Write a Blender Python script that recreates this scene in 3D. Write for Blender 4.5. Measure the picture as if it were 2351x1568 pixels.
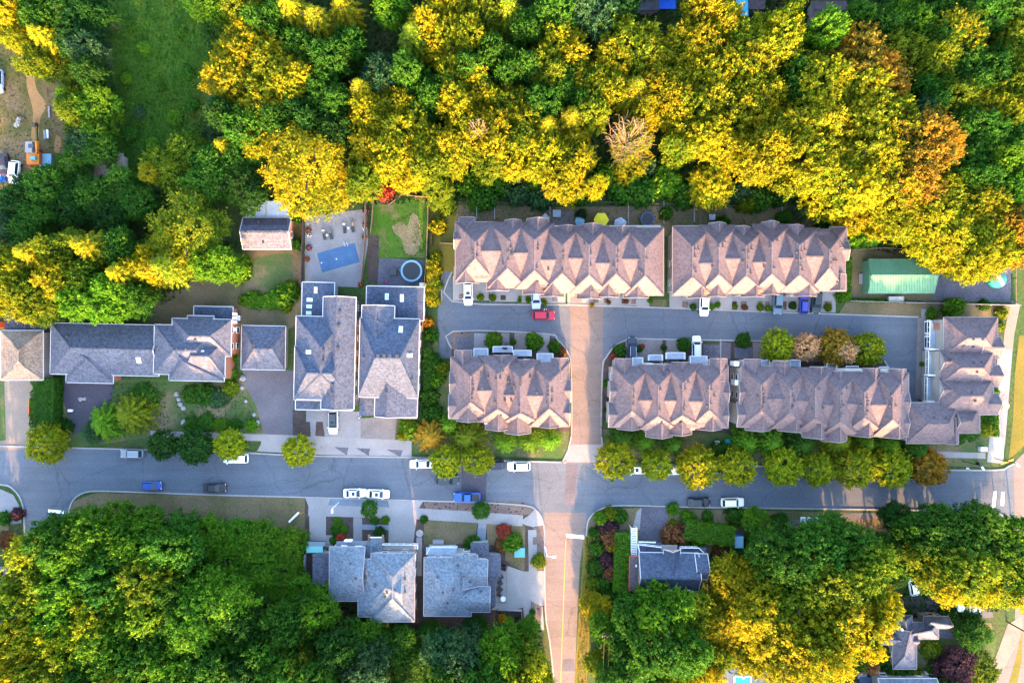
import bpy, bmesh, math, random
import numpy as np
from mathutils import Vector, Matrix, noise as mnoise

random.seed(7); NR = np.random.RandomState(11)
for o in list(bpy.data.objects): bpy.data.objects.remove(o)
S = bpy.context.scene
COL = S.collection
R = math.radians

# ------------------------------------------------------------------ camera
H = 139.0                       # drone height above the ground, metres
PX = 208.5 / 2351.0             # metres per picture unit on the ground
cam = bpy.data.cameras.new('camera'); co = bpy.data.objects.new('camera', cam)
COL.objects.link(co); co.location = (0, 0, H)
cam.lens = 24; cam.sensor_width = 36; cam.sensor_fit = 'HORIZONTAL'
cam.clip_end = 2000; S.camera = co

# ------------------------------------------------------------------ sky, sun
SUN_ELEV = 13.5
SUN_AZ = 174.2                  # compass degrees, 180 = from the bottom of the picture
w = bpy.data.worlds.new('World'); S.world = w; w.use_nodes = True
nt = w.node_tree; nt.nodes.clear()
sky = nt.nodes.new('ShaderNodeTexSky'); sky.sky_type = 'NISHITA'; sky.sun_disc = False
sky.sun_elevation = R(SUN_ELEV); sky.sun_rotation = R(SUN_AZ)
sky.air_density = 1.0; sky.dust_density = 3.2; sky.ozone_density = 1.3
bg = nt.nodes.new('ShaderNodeBackground'); bg.inputs['Strength'].default_value = 0.15
wo = nt.nodes.new('ShaderNodeOutputWorld')
nt.links.new(sky.outputs[0], bg.inputs[0]); nt.links.new(bg.outputs[0], wo.inputs[0])
sl = bpy.data.lights.new('sun', 'SUN'); sl.energy = 3.1; sl.angle = R(0.5)
sl.color = (1.0, 0.49, 0.16)
so = bpy.data.objects.new('sun', sl); COL.objects.link(so)
az, el = R(SUN_AZ), R(SUN_ELEV)
todir = Vector((math.sin(az) * math.cos(el), math.cos(az) * math.cos(el), math.sin(el)))
so.rotation_euler = todir.to_track_quat('Z', 'Y').to_euler(); so.location = (0, -300, 200)
S.view_settings.view_transform = 'Standard'; S.view_settings.look = 'None'
S.view_settings.gamma = 1.0; S.view_settings.exposure = 3.88
S.view_settings.use_curve_mapping = False
S.render.engine = 'CYCLES'
S.cycles.max_bounces = 6; S.cycles.transparent_max_bounces = 6

# ------------------------------------------------------------------ helpers
def W(x, y, z=0.0):
    """picture unit -> point at height z"""
    f = PX * (H - z) / H
    return Vector(((x - 1175.5) * f, (784.0 - y) * f, z))
def tile(ox, oy, s):
    return lambda x, y: ((ox + x / s) / 1.3063, (oy + y / s) / 1.3063)
ident = lambda x, y: (x, y)

def tag(o, label=None, cat=None, group=None, kind=None):
    if label: o['label'] = label
    if cat: o['category'] = cat
    if group: o['group'] = group
    if kind: o['kind'] = kind
    return o
def thing(name, label, cat, loc, group=None, rz=0.0):
    o = bpy.data.objects.new(name, None); COL.objects.link(o)
    o.empty_display_size = 0.3
    o.location = loc; o.rotation_euler = (0, 0, rz)
    return tag(o, label, cat, group)
def link(name, me, parent=None, loc=None, scale=None, rz=0.0):
    o = bpy.data.objects.new(name, me); COL.objects.link(o)
    if parent: o.parent = parent
    if loc is not None: o.location = loc
    if scale is not None: o.scale = scale
    o.rotation_euler = (0, 0, rz)
    return o

class MB:
    """collects polygons and becomes one mesh"""
    def __init__(s): s.v = []; s.f = []; s.m = []
    def poly(s, pts, mi=0):
        b = len(s.v); s.v += [tuple(p) for p in pts]
        s.f.append(tuple(range(b, b + len(pts)))); s.m.append(mi)
    def prism(s, pts, z0, z1, mi=0, top=None):
        n = len(pts); b = len(s.v)
        s.v += [(p[0], p[1], z0) for p in pts] + [(p[0], p[1], z1) for p in pts]
        a = sum(pts[i][0] * pts[(i + 1) % n][1] - pts[(i + 1) % n][0] * pts[i][1] for i in range(n))
        idx = list(range(n)) if a > 0 else list(range(n))[::-1]
        for k in range(n):
            i, j = idx[k], idx[(k + 1) % n]
            s.f.append((b + i, b + j, b + n + j, b + n + i)); s.m.append(mi)
        s.f.append(tuple(b + n + i for i in idx)); s.m.append(mi if top is None else top)
        s.f.append(tuple(b + i for i in idx[::-1])); s.m.append(mi)
    def box(s, cx, cy, z0, z1, lx, ly, rz=0.0, mi=0):
        c, n = math.cos(rz), math.sin(rz)
        P = []
        for dx, dy in ((-1, -1), (1, -1), (1, 1), (-1, 1)):
            x, y = dx * lx / 2, dy * ly / 2
            P.append((cx + x * c - y * n, cy + x * n + y * c))
        s.prism(P, z0, z1, mi)
    def bar(s, p, q, wd, ht, mi=0, n=4):
        p, q = Vector(p), Vector(q); d = q - p
        if d.length < 1e-5: return
        d.normalize(); up = Vector((0, 0, 1)) if abs(d.z) < 0.95 else Vector((1, 0, 0))
        a = d.cross(up).normalized(); u = a.cross(d).normalized()
        b = len(s.v)
        if n == 4: offs = [a * (sx * wd / 2) + u * (sy * ht / 2) for sx, sy in ((-1, -1), (1, -1), (1, 1), (-1, 1))]
        else: offs = [a * (math.cos(6.2832 * k / n) * wd / 2) + u * (math.sin(6.2832 * k / n) * ht / 2) for k in range(n)]
        m = len(offs)
        for e in (p, q): s.v += [tuple(e + o) for o in offs]
        for k in range(m):
            s.f.append((b + k, b + (k + 1) % m, b + m + (k + 1) % m, b + m + k)); s.m.append(mi)
        s.f.append(tuple(b + k for k in range(m))[::-1]); s.m.append(mi)
        s.f.append(tuple(b + m + k for k in range(m))); s.m.append(mi)
    def cyl(s, cx, cy, z0, z1, r0, r1=None, n=12, mi=0):
        r1 = r0 if r1 is None else r1; b = len(s.v)
        for r, z in ((r0, z0), (r1, z1)):
            s.v += [(cx + r * math.cos(6.28318 * k / n), cy + r * math.sin(6.28318 * k / n), z) for k in range(n)]
        for k in range(n):
            s.f.append((b + k, b + (k + 1) % n, b + n + (k + 1) % n, b + n + k)); s.m.append(mi)
        s.f.append(tuple(b + k for k in range(n))[::-1]); s.m.append(mi)
        s.f.append(tuple(b + n + k for k in range(n))); s.m.append(mi)
    def mesh(s, name, mats, smooth=False, recalc=False):
        me = bpy.data.meshes.new(name); me.from_pydata(s.v, [], s.f)
        if not isinstance(mats, (list, tuple)): mats = [mats]
        for m in mats: me.materials.append(m)
        me.polygons.foreach_set('material_index', s.m)
        if smooth: me.polygons.foreach_set('use_smooth', [True] * len(s.f))
        if recalc:
            bm = bmesh.new(); bm.from_mesh(me); bmesh.ops.recalc_face_normals(bm, faces=bm.faces[:])
            bm.to_mesh(me); bm.free()
        me.update(); return me
    def build(s, name, mats, parent=None, smooth=False, recalc=False):
        if parent is not None:
            l = parent.location; s.v = [(v[0] - l.x, v[1] - l.y, v[2] - l.z) for v in s.v]
        return link(name, s.mesh(name, mats, smooth, recalc), parent)

# ------------------------------------------------------------------ materials
def newmat(name):
    m = bpy.data.materials.new(name); m.use_nodes = True
    n = m.node_tree; b = n.nodes['Principled BSDF']; return m, n, b
def plain(name, col, rough=0.6, metal=0.0, spec=0.4):
    m, n, b = newmat(name); b.inputs['Base Color'].default_value = (*col, 1)
    b.inputs['Roughness'].default_value = rough; b.inputs['Metallic'].default_value = metal
    b.inputs['Specular IOR Level'].default_value = spec
    return m
def nd(n, t, **k):
    x = n.nodes.new(t)
    for a, v in k.items(): setattr(x, a, v)
    return x
def ramp(n, stops):
    r = n.nodes.new('ShaderNodeValToRGB'); e = r.color_ramp.elements
    while len(e) < len(stops): e.new(0.5)
    for el_, (p, c) in zip(e, stops): el_.position = p; el_.color = (*c, 1)
    return r
def mixc(n, mode, fac, a=None, b=None):
    x = nd(n, 'ShaderNodeMix', data_type='RGBA', blend_type=mode)
    if isinstance(fac, (int, float)): x.inputs[0].default_value = fac
    else: n.links.new(fac, x.inputs[0])
    for i, v in ((6, a), (7, b)):
        if v is None: continue
        if isinstance(v, tuple): x.inputs[i].default_value = (*v, 1)
        else: n.links.new(v, x.inputs[i])
    return x.outputs[2]
def noise(n, vec, scale, detail=2.0, rough=0.5):
    x = nd(n, 'ShaderNodeTexNoise'); x.inputs['Scale'].default_value = scale
    x.inputs['Detail'].default_value = detail; x.inputs['Roughness'].default_value = rough
    n.links.new(vec, x.inputs['Vector']); return x
def surface(name, stops, big=0.08, fine=3.0, finecol=0.35, rough=0.9, bump=0.0, speck=None, hue=0.0, spec=0.2):
    """patchy ground-like material: colour ramp over a large noise, speckled by a fine one"""
    m, n, b = newmat(name)
    g = nd(n, 'ShaderNodeNewGeometry').outputs['Position']
    a = noise(n, g, big, 5, 0.62)
    r = ramp(n, stops); n.links.new(a.outputs['Fac'], r.inputs[0])
    f = noise(n, g, fine, 3, 0.7)
    v = ramp(n, [(0.25, (1 - finecol,) * 3), (0.75, (1 + finecol,) * 3)]); n.links.new(f.outputs['Fac'], v.inputs[0])
    c = mixc(n, 'MULTIPLY', 1.0, r.outputs[0], v.outputs[0])
    if hue:
        c2 = noise(n, g, fine * 1.3, 1, 0.5)
        c = mixc(n, 'OVERLAY', hue, c, c2.outputs['Color'])
    if speck:
        vo = nd(n, 'ShaderNodeTexVoronoi'); vo.inputs['Scale'].default_value = speck[1]; n.links.new(g, vo.inputs['Vector'])
        rr = ramp(n, [(speck[2], (1, 1, 1)), (speck[2] + 0.06, (0, 0, 0))]); n.links.new(vo.outputs['Distance'], rr.inputs[0])
        c = mixc(n, 'MIX', rr.outputs[0], c, speck[0])
    n.links.new(c, b.inputs['Base Color']); b.inputs['Roughness'].default_value = rough
    b.inputs['Specular IOR Level'].default_value = spec
    if bump:
        bp = nd(n, 'ShaderNodeBump'); bp.inputs['Strength'].default_value = bump; bp.inputs['Distance'].default_value = 0.1
        n.links.new(f.outputs['Fac'], bp.inputs['Height']); n.links.new(bp.outputs[0], b.inputs['Normal'])
    return m
def sc(c, k): return tuple(x * k for x in c)
def shingle(name, col, var=0.30, hue=0.30):
    """asphalt shingles: speckle of single tabs, weather patches, faint courses down the slope"""
    m, n, b = newmat(name)
    g = nd(n, 'ShaderNodeNewGeometry').outputs['Position']
    big = noise(n, g, 0.22, 4, 0.6)
    r = ramp(n, [(0.3, sc(col, 0.90)), (0.7, sc(col, 1.09))]); n.links.new(big.outputs['Fac'], r.inputs[0])
    vo = nd(n, 'ShaderNodeTexVoronoi'); vo.inputs['Scale'].default_value = 3.2; n.links.new(g, vo.inputs['Vector'])
    v = ramp(n, [(0.0, (1 - var,) * 3), (1.0, (1 + var,) * 3)])
    sx = nd(n, 'ShaderNodeSeparateColor'); n.links.new(vo.outputs['Color'], sx.inputs[0]); n.links.new(sx.outputs[0], v.inputs[0])
    c = mixc(n, 'MULTIPLY', 1.0, r.outputs[0], v.outputs[0])
    f = noise(n, g, 6.0, 2, 0.6)
    c = mixc(n, 'OVERLAY', hue, c, f.outputs['Color'])
    wv = nd(n, 'ShaderNodeTexWave', bands_direction='Z'); wv.inputs['Scale'].default_value = 2.4
    wv.inputs['Distortion'].default_value = 0.6; n.links.new(g, wv.inputs['Vector'])
    wr = ramp(n, [(0.0, (0.8, 0.8, 0.8)), (0.25, (1.03, 1.03, 1.03))]); n.links.new(wv.outputs['Fac'], wr.inputs[0])
    c = mixc(n, 'MULTIPLY', 0.8, c, wr.outputs[0])
    n.links.new(c, b.inputs['Base Color']); b.inputs['Roughness'].default_value = 0.9
    b.inputs['Specular IOR Level'].default_value = 0.2
    return m
def leafmat(name, trans=0.45):
    m, n, b = newmat(name)
    oi = nd(n, 'ShaderNodeObjectInfo')
    at = nd(n, 'ShaderNodeAttribute', attribute_name='tint')
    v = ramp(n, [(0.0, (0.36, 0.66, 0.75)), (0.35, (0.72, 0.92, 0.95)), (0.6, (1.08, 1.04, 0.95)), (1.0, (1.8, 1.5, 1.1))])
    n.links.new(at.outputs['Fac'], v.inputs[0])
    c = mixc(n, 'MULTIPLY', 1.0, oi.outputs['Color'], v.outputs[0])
    n.links.new(c, b.inputs['Base Color']); b.inputs['Roughness'].default_value = 0.75
    b.inputs['Specular IOR Level'].default_value = 0.15
    tr = nd(n, 'ShaderNodeBsdfTranslucent'); n.links.new(c, tr.inputs['Color'])
    mx = nd(n, 'ShaderNodeMixShader'); mx.inputs[0].default_value = trans
    out = n.nodes['Material Output']
    n.links.new(b.outputs[0], mx.inputs[1]); n.links.new(tr.outputs[0], mx.inputs[2]); n.links.new(mx.outputs[0], out.inputs[0])
    return m
def objcol(name, rough=0.3, metal=0.0, coat=0.5):
    m, n, b = newmat(name); oi = nd(n, 'ShaderNodeObjectInfo')
    n.links.new(oi.outputs['Color'], b.inputs['Base Color']); b.inputs['Roughness'].default_value = rough
    b.inputs['Metallic'].default_value = metal; b.inputs['Coat Weight'].default_value = coat
    return m

def road_mat(name, col, hue=0.22):
    """worn road surface: speckle, wheel-worn bands, stains, thin sealed cracks"""
    m, n, b = newmat(name); g = nd(n, 'ShaderNodeNewGeometry').outputs['Position']
    a = noise(n, g, 0.11, 6, 0.65); r = ramp(n, [(0.3, sc(col, 0.84)), (0.5, col), (0.7, sc(col, 1.14))]); n.links.new(a.outputs['Fac'], r.inputs[0])
    mp = nd(n, 'ShaderNodeMapping'); mp.inputs['Scale'].default_value = (0.03, 0.75, 1); n.links.new(g, mp.inputs['Vector'])
    st = noise(n, mp.outputs[0], 1.0, 3, 0.6); sr = ramp(n, [(0.35, (0.93,) * 3), (0.65, (1.07,) * 3)]); n.links.new(st.outputs['Fac'], sr.inputs[0])
    c = mixc(n, 'MULTIPLY', 1.0, r.outputs[0], sr.outputs[0])
    f = noise(n, g, 3.8, 3, 0.75); fr = ramp(n, [(0.25, (0.74,) * 3), (0.75, (1.26,) * 3)]); n.links.new(f.outputs['Fac'], fr.inputs[0])
    c = mixc(n, 'MULTIPLY', 1.0, c, fr.outputs[0])
    h = noise(n, g, 4.6, 1, 0.5); c = mixc(n, 'OVERLAY', hue, c, h.outputs['Color'])
    wob = noise(n, g, 0.5, 3, 0.6); wv = nd(n, 'ShaderNodeVectorMath', operation='MULTIPLY_ADD'); wv.inputs[1].default_value = (2.2, 2.2, 0); n.links.new(wob.outputs['Color'], wv.inputs[0]); n.links.new(g, wv.inputs[2])
    vo = nd(n, 'ShaderNodeTexVoronoi', feature='DISTANCE_TO_EDGE'); vo.inputs['Scale'].default_value = 0.10; n.links.new(wv.outputs[0], vo.inputs['Vector'])
    cr = ramp(n, [(0.0, (0.62,) * 3), (0.012, (1, 1, 1))]); n.links.new(vo.outputs['Distance'], cr.inputs[0])
    c = mixc(n, 'MULTIPLY', 0.7, c, cr.outputs[0])
    sp = noise(n, g, 0.35, 4, 0.7); so_ = ramp(n, [(0.66, (1, 1, 1)), (0.78, (0.72, 0.72, 0.74))]); n.links.new(sp.outputs['Fac'], so_.inputs[0])
    c = mixc(n, 'MULTIPLY', 0.8, c, so_.outputs[0])
    n.links.new(c, b.inputs['Base Color']); b.inputs['Roughness'].default_value = 0.9; b.inputs['Specular IOR Level'].default_value = 0.2
    return m
M = {}
M['ground'] = surface('forest_floor', [(0.3, (0.018, 0.035, 0.010)), (0.5, (0.030, 0.058, 0.014)), (0.7, (0.05, 0.05, 0.02))], 0.06, 1.6, 0.5)
M['meadow'] = surface('meadow_turf', [(0.3, (0.010, 0.036, 0.001)), (0.5, (0.018, 0.056, 0.0015)), (0.62, (0.035, 0.060, 0.003)), (0.76, (0.06, 0.05, 0.010))], 0.07, 1.8, 0.6)
M['lawn'] = surface('lawn', [(0.3, (0.026, 0.085, 0.005)), (0.5, (0.045, 0.10, 0.008)), (0.62, (0.12, 0.10, 0.04)), (0.75, (0.05, 0.09, 0.01))], 0.22, 4, 0.35)
M['mixlawn'] = surface('patchy_lawn', [(0.32, (0.028, 0.075, 0.014)), (0.5, (0.055, 0.075, 0.025)), (0.62, (0.13, 0.10, 0.055)), (0.8, (0.16, 0.12, 0.08))], 0.16, 3, 0.4, hue=0.2)
M['drylawn'] = surface('dry_grass', [(0.3, (0.06, 0.065, 0.025)), (0.5, (0.11, 0.085, 0.045)), (0.75, (0.15, 0.11, 0.07))], 0.16, 3.2, 0.4, hue=0.2)
M['goldgrass'] = surface('golden_grass', [(0.3, (0.08, 0.078, 0.012)), (0.7, (0.13, 0.10, 0.018))], 0.2, 3, 0.3)
M['soil'] = surface('garden_soil', [(0.3, (0.035, 0.025, 0.022)), (0.7, (0.07, 0.05, 0.045))], 0.5, 5, 0.5)
M['bark'] = surface('bark_mulch', [(0.3, (0.09, 0.065, 0.055)), (0.7, (0.14, 0.10, 0.085))], 0.4, 4, 0.4, speck=((0.03, 0.02, 0.03), 1.3, 0.22))
M['dirt'] = surface('bare_dirt', [(0.32, (0.045, 0.052, 0.012)), (0.46, (0.085, 0.066, 0.022)), (0.58, (0.13, 0.085, 0.048)), (0.72, (0.06, 0.058, 0.016))], 0.12, 2.4, 0.45)
M['track'] = surface('orange_dirt', [(0.3, (0.20, 0.10, 0.035)), (0.7, (0.26, 0.15, 0.07))], 0.3, 3, 0.25)
M['sand'] = surface('sandy_bare_patch', [(0.3, (0.13, 0.10, 0.045)), (0.7, (0.22, 0.165, 0.10))], 0.4, 3, 0.25)
M['asphalt'] = road_mat('asphalt', (0.078, 0.092, 0.116))
M['asphalt_dark'] = surface('dark_asphalt', [(0.3, (0.040, 0.038, 0.052)), (0.7, (0.062, 0.058, 0.075))], 0.12, 3.2, 0.3, hue=0.25)
M['asphalt_old'] = surface('worn_asphalt_drive', [(0.3, (0.065, 0.06, 0.075)), (0.7, (0.105, 0.098, 0.11))], 0.16, 3.2, 0.25, hue=0.22)
M['street'] = road_mat('worn_sun_tinted_street', (0.128, 0.104, 0.098), 0.12)  # worn asphalt with warm sunlight mixed into its colour, for the sunlit roads
M['concrete'] = surface('concrete', [(0.3, (0.175, 0.165, 0.168)), (0.7, (0.235, 0.222, 0.222))], 0.2, 3, 0.12, hue=0.1)
M['concrete_b'] = surface('exposed_concrete', [(0.3, (0.15, 0.145, 0.155)), (0.7, (0.21, 0.20, 0.21))], 0.25, 3.4, 0.2, hue=0.15)
M['kerb'] = surface('kerb_concrete', [(0.3, (0.20, 0.19, 0.195)), (0.7, (0.27, 0.255, 0.25))], 0.3, 3, 0.15)
M['bluepave'] = surface('bluish_exposed_aggregate', [(0.3, (0.10, 0.125, 0.16)), (0.7, (0.14, 0.165, 0.20))], 0.3, 4, 0.25, hue=0.2)
M['paver'] = surface('paver', [(0.3, (0.12, 0.105, 0.105)), (0.7, (0.17, 0.15, 0.15))], 0.4, 4, 0.3)
M['gravel'] = surface('gravel', [(0.3, (0.06, 0.058, 0.075)), (0.7, (0.10, 0.095, 0.115))], 0.3, 3, 0.5, hue=0.3)
M['palegravel'] = surface('pale_gravel', [(0.3, (0.13, 0.105, 0.09)), (0.5, (0.17, 0.14, 0.12)), (0.75, (0.10, 0.095, 0.10))], 0.16, 3, 0.2)
M['white'] = surface('road_paint', [(0.3, (0.72, 0.72, 0.72)), (0.7, (0.82, 0.82, 0.82))], 1, 4, 0.08, rough=0.7)
M['yellow'] = surface('yellow_paint', [(0.3, (0.34, 0.20, 0.03)), (0.7, (0.44, 0.27, 0.04))], 1, 4, 0.15, rough=0.7)
M['roof_t'] = shingle('shingles_mauve_brown', (0.088, 0.068, 0.077), 0.22, 0.16)
M['roof_n'] = shingle('shingles_slate_blue', (0.042, 0.054, 0.086), hue=0.3)
M['roof_g'] = shingle('shingles_grey', (0.064, 0.070, 0.098), hue=0.25)
M['roof_lb'] = shingle('shingles_pale_grey_blue', (0.095, 0.118, 0.152), hue=0.2)
M['roof_tan'] = shingle('shingles_tan', (0.17, 0.125, 0.10))
M['roof_dark'] = shingle('shingles_dark', (0.045, 0.042, 0.058))
M['metalgreen'] = surface('green_painted_sheet_metal', [(0.3, (0.058, 0.15, 0.095)), (0.7, (0.078, 0.19, 0.12))], 0.4, 3, 0.15, rough=0.5)
M['tarpwhite'] = surface('grey_corrugated_sheet', [(0.3, (0.20, 0.24, 0.30)), (0.7, (0.32, 0.36, 0.42))], 0.3, 4, 0.3)
M['trim'] = plain('white_trim', (0.72, 0.72, 0.74), 0.5)
M['gutter_w'] = plain('white_gutter', (0.38, 0.38, 0.40), 0.5)
M['trim_t'] = plain('cream_gutter', (0.17, 0.145, 0.145), 0.5)
M['trim_grey'] = plain('grey_trim', (0.22, 0.21, 0.23), 0.5)
M['siding'] = surface('pale_siding', [(0.3, (0.25, 0.225, 0.21)), (0.7, (0.30, 0.275, 0.25))], 0.5, 3, 0.06)
M['siding_b'] = surface('grey_siding', [(0.3, (0.18, 0.19, 0.21)), (0.7, (0.22, 0.23, 0.25))], 0.5, 3, 0.06)
M['brick'] = surface('red_brick_wall', [(0.3, (0.26, 0.10, 0.06)), (0.7, (0.33, 0.14, 0.09))], 0.6, 4, 0.2)
M['glass'] = plain('window_glass', (0.03, 0.045, 0.06), 0.08, 0.0, 0.7)
M['skylight'] = plain('skylight_glass', (0.42, 0.52, 0.55), 0.15, 0.0, 0.6)
M['deck'] = surface('pale_deck_membrane', [(0.3, (0.22, 0.27, 0.35)), (0.7, (0.32, 0.36, 0.43))], 0.5, 2, 0.15)
M['ventdark'] = plain('dark_vent', (0.03, 0.03, 0.035), 0.5)
M['wood'] = surface('weathered_wood', [(0.3, (0.13, 0.085, 0.06)), (0.7, (0.20, 0.14, 0.10))], 0.6, 5, 0.25)
M['wooddark'] = surface('dark_wood', [(0.3, (0.05, 0.035, 0.03)), (0.7, (0.09, 0.06, 0.05))], 0.6, 5, 0.25)
M['trunk'] = surface('tree_bark', [(0.3, (0.030, 0.024, 0.018)), (0.7, (0.055, 0.045, 0.035))], 1.2, 8, 0.3)
M['barewood'] = plain('pale_bare_branches', (0.14, 0.098, 0.05), 0.8)
M['leaf'] = leafmat('leaves'); M['needle'] = leafmat('needles', 0.35)
M['paint'] = objcol('car_paint', 0.42, 0.0, 0.12); M['tint'] = objcol('tinted_surface', 0.6, 0.0, 0.0)
M['carglass'] = plain('car_glass', (0.015, 0.03, 0.04), 0.12, 0.0, 0.35)
M['tyre'] = plain('tyre_rubber', (0.015, 0.015, 0.016), 0.8); M['chrome'] = plain('bright_metal', (0.6, 0.6, 0.62), 0.3, 0.8)
M['lamp'] = plain('lamp_lens', (0.75, 0.78, 0.8), 0.15); M['redlens'] = plain('red_lens', (0.4, 0.02, 0.02), 0.2)
M['black'] = plain('black_plastic', (0.015, 0.016, 0.02), 0.5)
M['poolcover'] = surface('blue_pool_cover', [(0.3, (0.040, 0.088, 0.175)), (0.7, (0.055, 0.115, 0.215))], 0.5, 5, 0.25, rough=0.5)
M['water'] = plain('pool_water', (0.02, 0.30, 0.62), 0.05, 0.0, 0.6)
M['tarpblue'] = surface('blue_tarp', [(0.3, (0.01, 0.07, 0.45)), (0.7, (0.02, 0.11, 0.55))], 0.6, 2, 0.15, rough=0.5)
M['tarpcyan'] = surface('cyan_tarp', [(0.3, (0.04, 0.38, 0.62)), (0.7, (0.06, 0.45, 0.70))], 0.6, 2, 0.1, rough=0.5)
M['teal'] = surface('teal_canvas', [(0.3, (0.012, 0.14, 0.15)), (0.7, (0.018, 0.18, 0.19))], 0.6, 2, 0.15, rough=0.6)
M['tealglass'] = plain('teal_glass', (0.06, 0.25, 0.24), 0.2, 0.0, 0.6)
M['umbrella'] = plain('yellow_umbrella_cloth', (0.55, 0.47, 0.015), 0.7)
M['stone'] = surface('pale_stone', [(0.3, (0.17, 0.165, 0.17)), (0.7, (0.27, 0.26, 0.26))], 1.5, 5, 0.2)
M['orange'] = surface('orange_machine_paint', [(0.3, (0.45, 0.12, 0.015)), (0.7, (0.55, 0.18, 0.02))], 1.0, 4, 0.2, rough=0.5)
M['skin'] = plain('skin', (0.45, 0.26, 0.18), 0.6); M['cloth_w'] = plain('white_shirt', (0.75, 0.75, 0.75), 0.8)
M['cloth_d'] = plain('dark_trousers', (0.03, 0.035, 0.05), 0.8); M['hair'] = plain('dark_hair', (0.02, 0.014, 0.01), 0.7)
M['pinkfl'] = plain('pink_petals', (0.55, 0.06, 0.22), 0.7); M['whitefl'] = plain('white_petals', (0.8, 0.75, 0.78), 0.7); M['redfl'] = plain('red_petals', (0.5, 0.05, 0.04), 0.7)
M['hedgecore'] = plain('hedge_inside', (0.016, 0.05, 0.008), 0.9)
M['rust'] = plain('rust_red', (0.30, 0.05, 0.03), 0.6)

# ------------------------------------------------------------------ ground sheets
def sheet(name, pts, z, mat, kind='structure', T=ident):
    P = [W(*T(*p), 0) for p in pts]
    mb = MB(); mb.poly([(p.x, p.y, z) for p in P])
    me = mb.mesh(name, M[mat], recalc=False)
    if me.polygons and me.polygons[0].normal.z < 0: me.flip_normals()
    return tag(link(name, me), kind=kind)
def arc(pts, n=6):
    """Catmull-Rom through the points"""
    out = []; L = len(pts)
    for i in range(L - 1):
        p0, p1, p2, p3 = pts[max(i - 1, 0)], pts[i], pts[i + 1], pts[min(i + 2, L - 1)]
        for k in range(n):
            t = k / n
            out.append(tuple(0.5 * (2 * b + (c - a) * t + (2 * a - 5 * b + 4 * c - d) * t * t + (3 * b - a - 3 * c + d) * t ** 3)
                             for a, b, c, d in zip(p0, p1, p2, p3)))
    out.append(pts[-1]); return out
def strip(name, pts, wd, z0, z1, mat, kind='structure', T=ident, parent=None):
    """raised strip (kerb, wall) along a polyline"""
    P = [W(*T(*p), 0).to_2d() for p in pts]; n = len(P); A = []; B = []
    for i in range(n):
        d = (P[min(i + 1, n - 1)] - P[max(i - 1, 0)]).normalized(); q = Vector((-d.y, d.x)) * wd / 2
        A.append(P[i] + q); B.append(P[i] - q)
    mb = MB()
    v = [(*p, z0) for p in A] + [(*p, z0) for p in B] + [(*p, z1) for p in A] + [(*p, z1) for p in B]
    mb.v = v
    for i in range(n - 1):
        a0, a1, b0, b1 = i, i + 1, n + i, n + i + 1
        for f in ((2 * n + a0, 2 * n + b0, 2 * n + b1, 2 * n + a1), (a0, 2 * n + a0, 2 * n + a1, a1), (b0, b1, 2 * n + b1, 2 * n + b0)):
            mb.f.append(f); mb.m.append(0)
    mb.f.append((0, n, 3 * n, 2 * n)); mb.m.append(0); mb.f.append((n - 1, 3 * n - 1, 4 * n - 1, 2 * n - 1)); mb.m.append(0)
    o = mb.build(name, M[mat], parent)
    return tag(o, kind=kind) if kind else o
def slabs(name, pts, wd, seg, mat='concrete', z=0.05):
    """footpath: a base strip with separate concrete slabs laid along it"""
    base = strip(name, pts, wd + 0.05, -0.05, z - 0.012, 'kerb')
    P = [W(*p).to_2d() for p in pts]; acc = []
    for i in range(len(P) - 1):
        d = P[i + 1] - P[i]; k = max(1, round(d.length / seg)); ang = math.atan2(d.y, d.x)
        for j in range(k):
            c = P[i] + d * ((j + 0.5) / k); acc.append((c, d.length / k, ang))
    cache = {}
    for c, ln, ang in acc:
        key = round(ln, 2)
        if key not in cache:
            mb = MB(); mb.box(0, 0, -0.05, 0.0, ln - 0.035, wd); cache[key] = mb.mesh('paving_slab', M[mat])
        link('paving_slab', cache[key], base, (c.x, c.y, z + random.uniform(-0.006, 0.006)), None, ang)
    return base
# ------------------------------------------------------------------ the ground
mb = MB(); mb.poly([(-700, -700, 0), (700, -700, 0), (700, 700, 0), (-700, 700, 0)])
tag(mb.build('ground', M['ground']), kind='structure')
sheet('meadow', [(240, -30), (470, -40), (530, 40), (480, 150), (470, 290), (440, 330), (340, 390), (280, 420), (250, 330), (265, 200)], 0.008, 'meadow')
sheet('clearing', arc([(-80, 95), (40, 110), (110, 170), (150, 215), (170, 300), (180, 390), (110, 400), (60, 430), (-80, 440)], 4), 0.008, 'dirt')
sheet('dirt_track', arc([(60, 150), (76, 155), (84, 205), (106, 240), (92, 275), (88, 330), (82, 385), (66, 385), (70, 320), (76, 260), (62, 200), (60, 150)], 4), 0.014, 'track')
sheet('dirt_patch', arc([(128, 310), (140, 320), (136, 350), (124, 345), (128, 310)], 4), 0.016, 'track')
sheet('back_yard', arc([(330, 745), (380, 670), (470, 610), (570, 575), (695, 570), (700, 640), (680, 745), (540, 775), (330, 745)], 5), 0.008, 'drylawn')
sheet('back_lawn', arc([(590, 590), (672, 585), (672, 640), (640, 680), (590, 660), (560, 620), (590, 590)], 5), 0.014, 'mixlawn')
sheet('side_path', [(672, 500), (694, 500), (694, 690), (676, 700), (672, 600)], 0.018, 'dirt')
sheet('pool_patio', [(701, 498), (842, 480), (845, 560), (828, 660), (700, 655)], 0.02, 'concrete_b')
sheet('green_lawn', [(852, 455), (905, 455), (930, 445), (985, 450), (980, 592), (872, 592), (852, 540)], 0.014, 'lawn')
sheet('bare_patch', arc([(900, 520), (920, 508), (935, 520), (945, 490), (962, 505), (966, 560), (950, 585), (930, 580), (922, 550), (905, 535), (900, 520)], 5), 0.02, 'sand')
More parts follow.
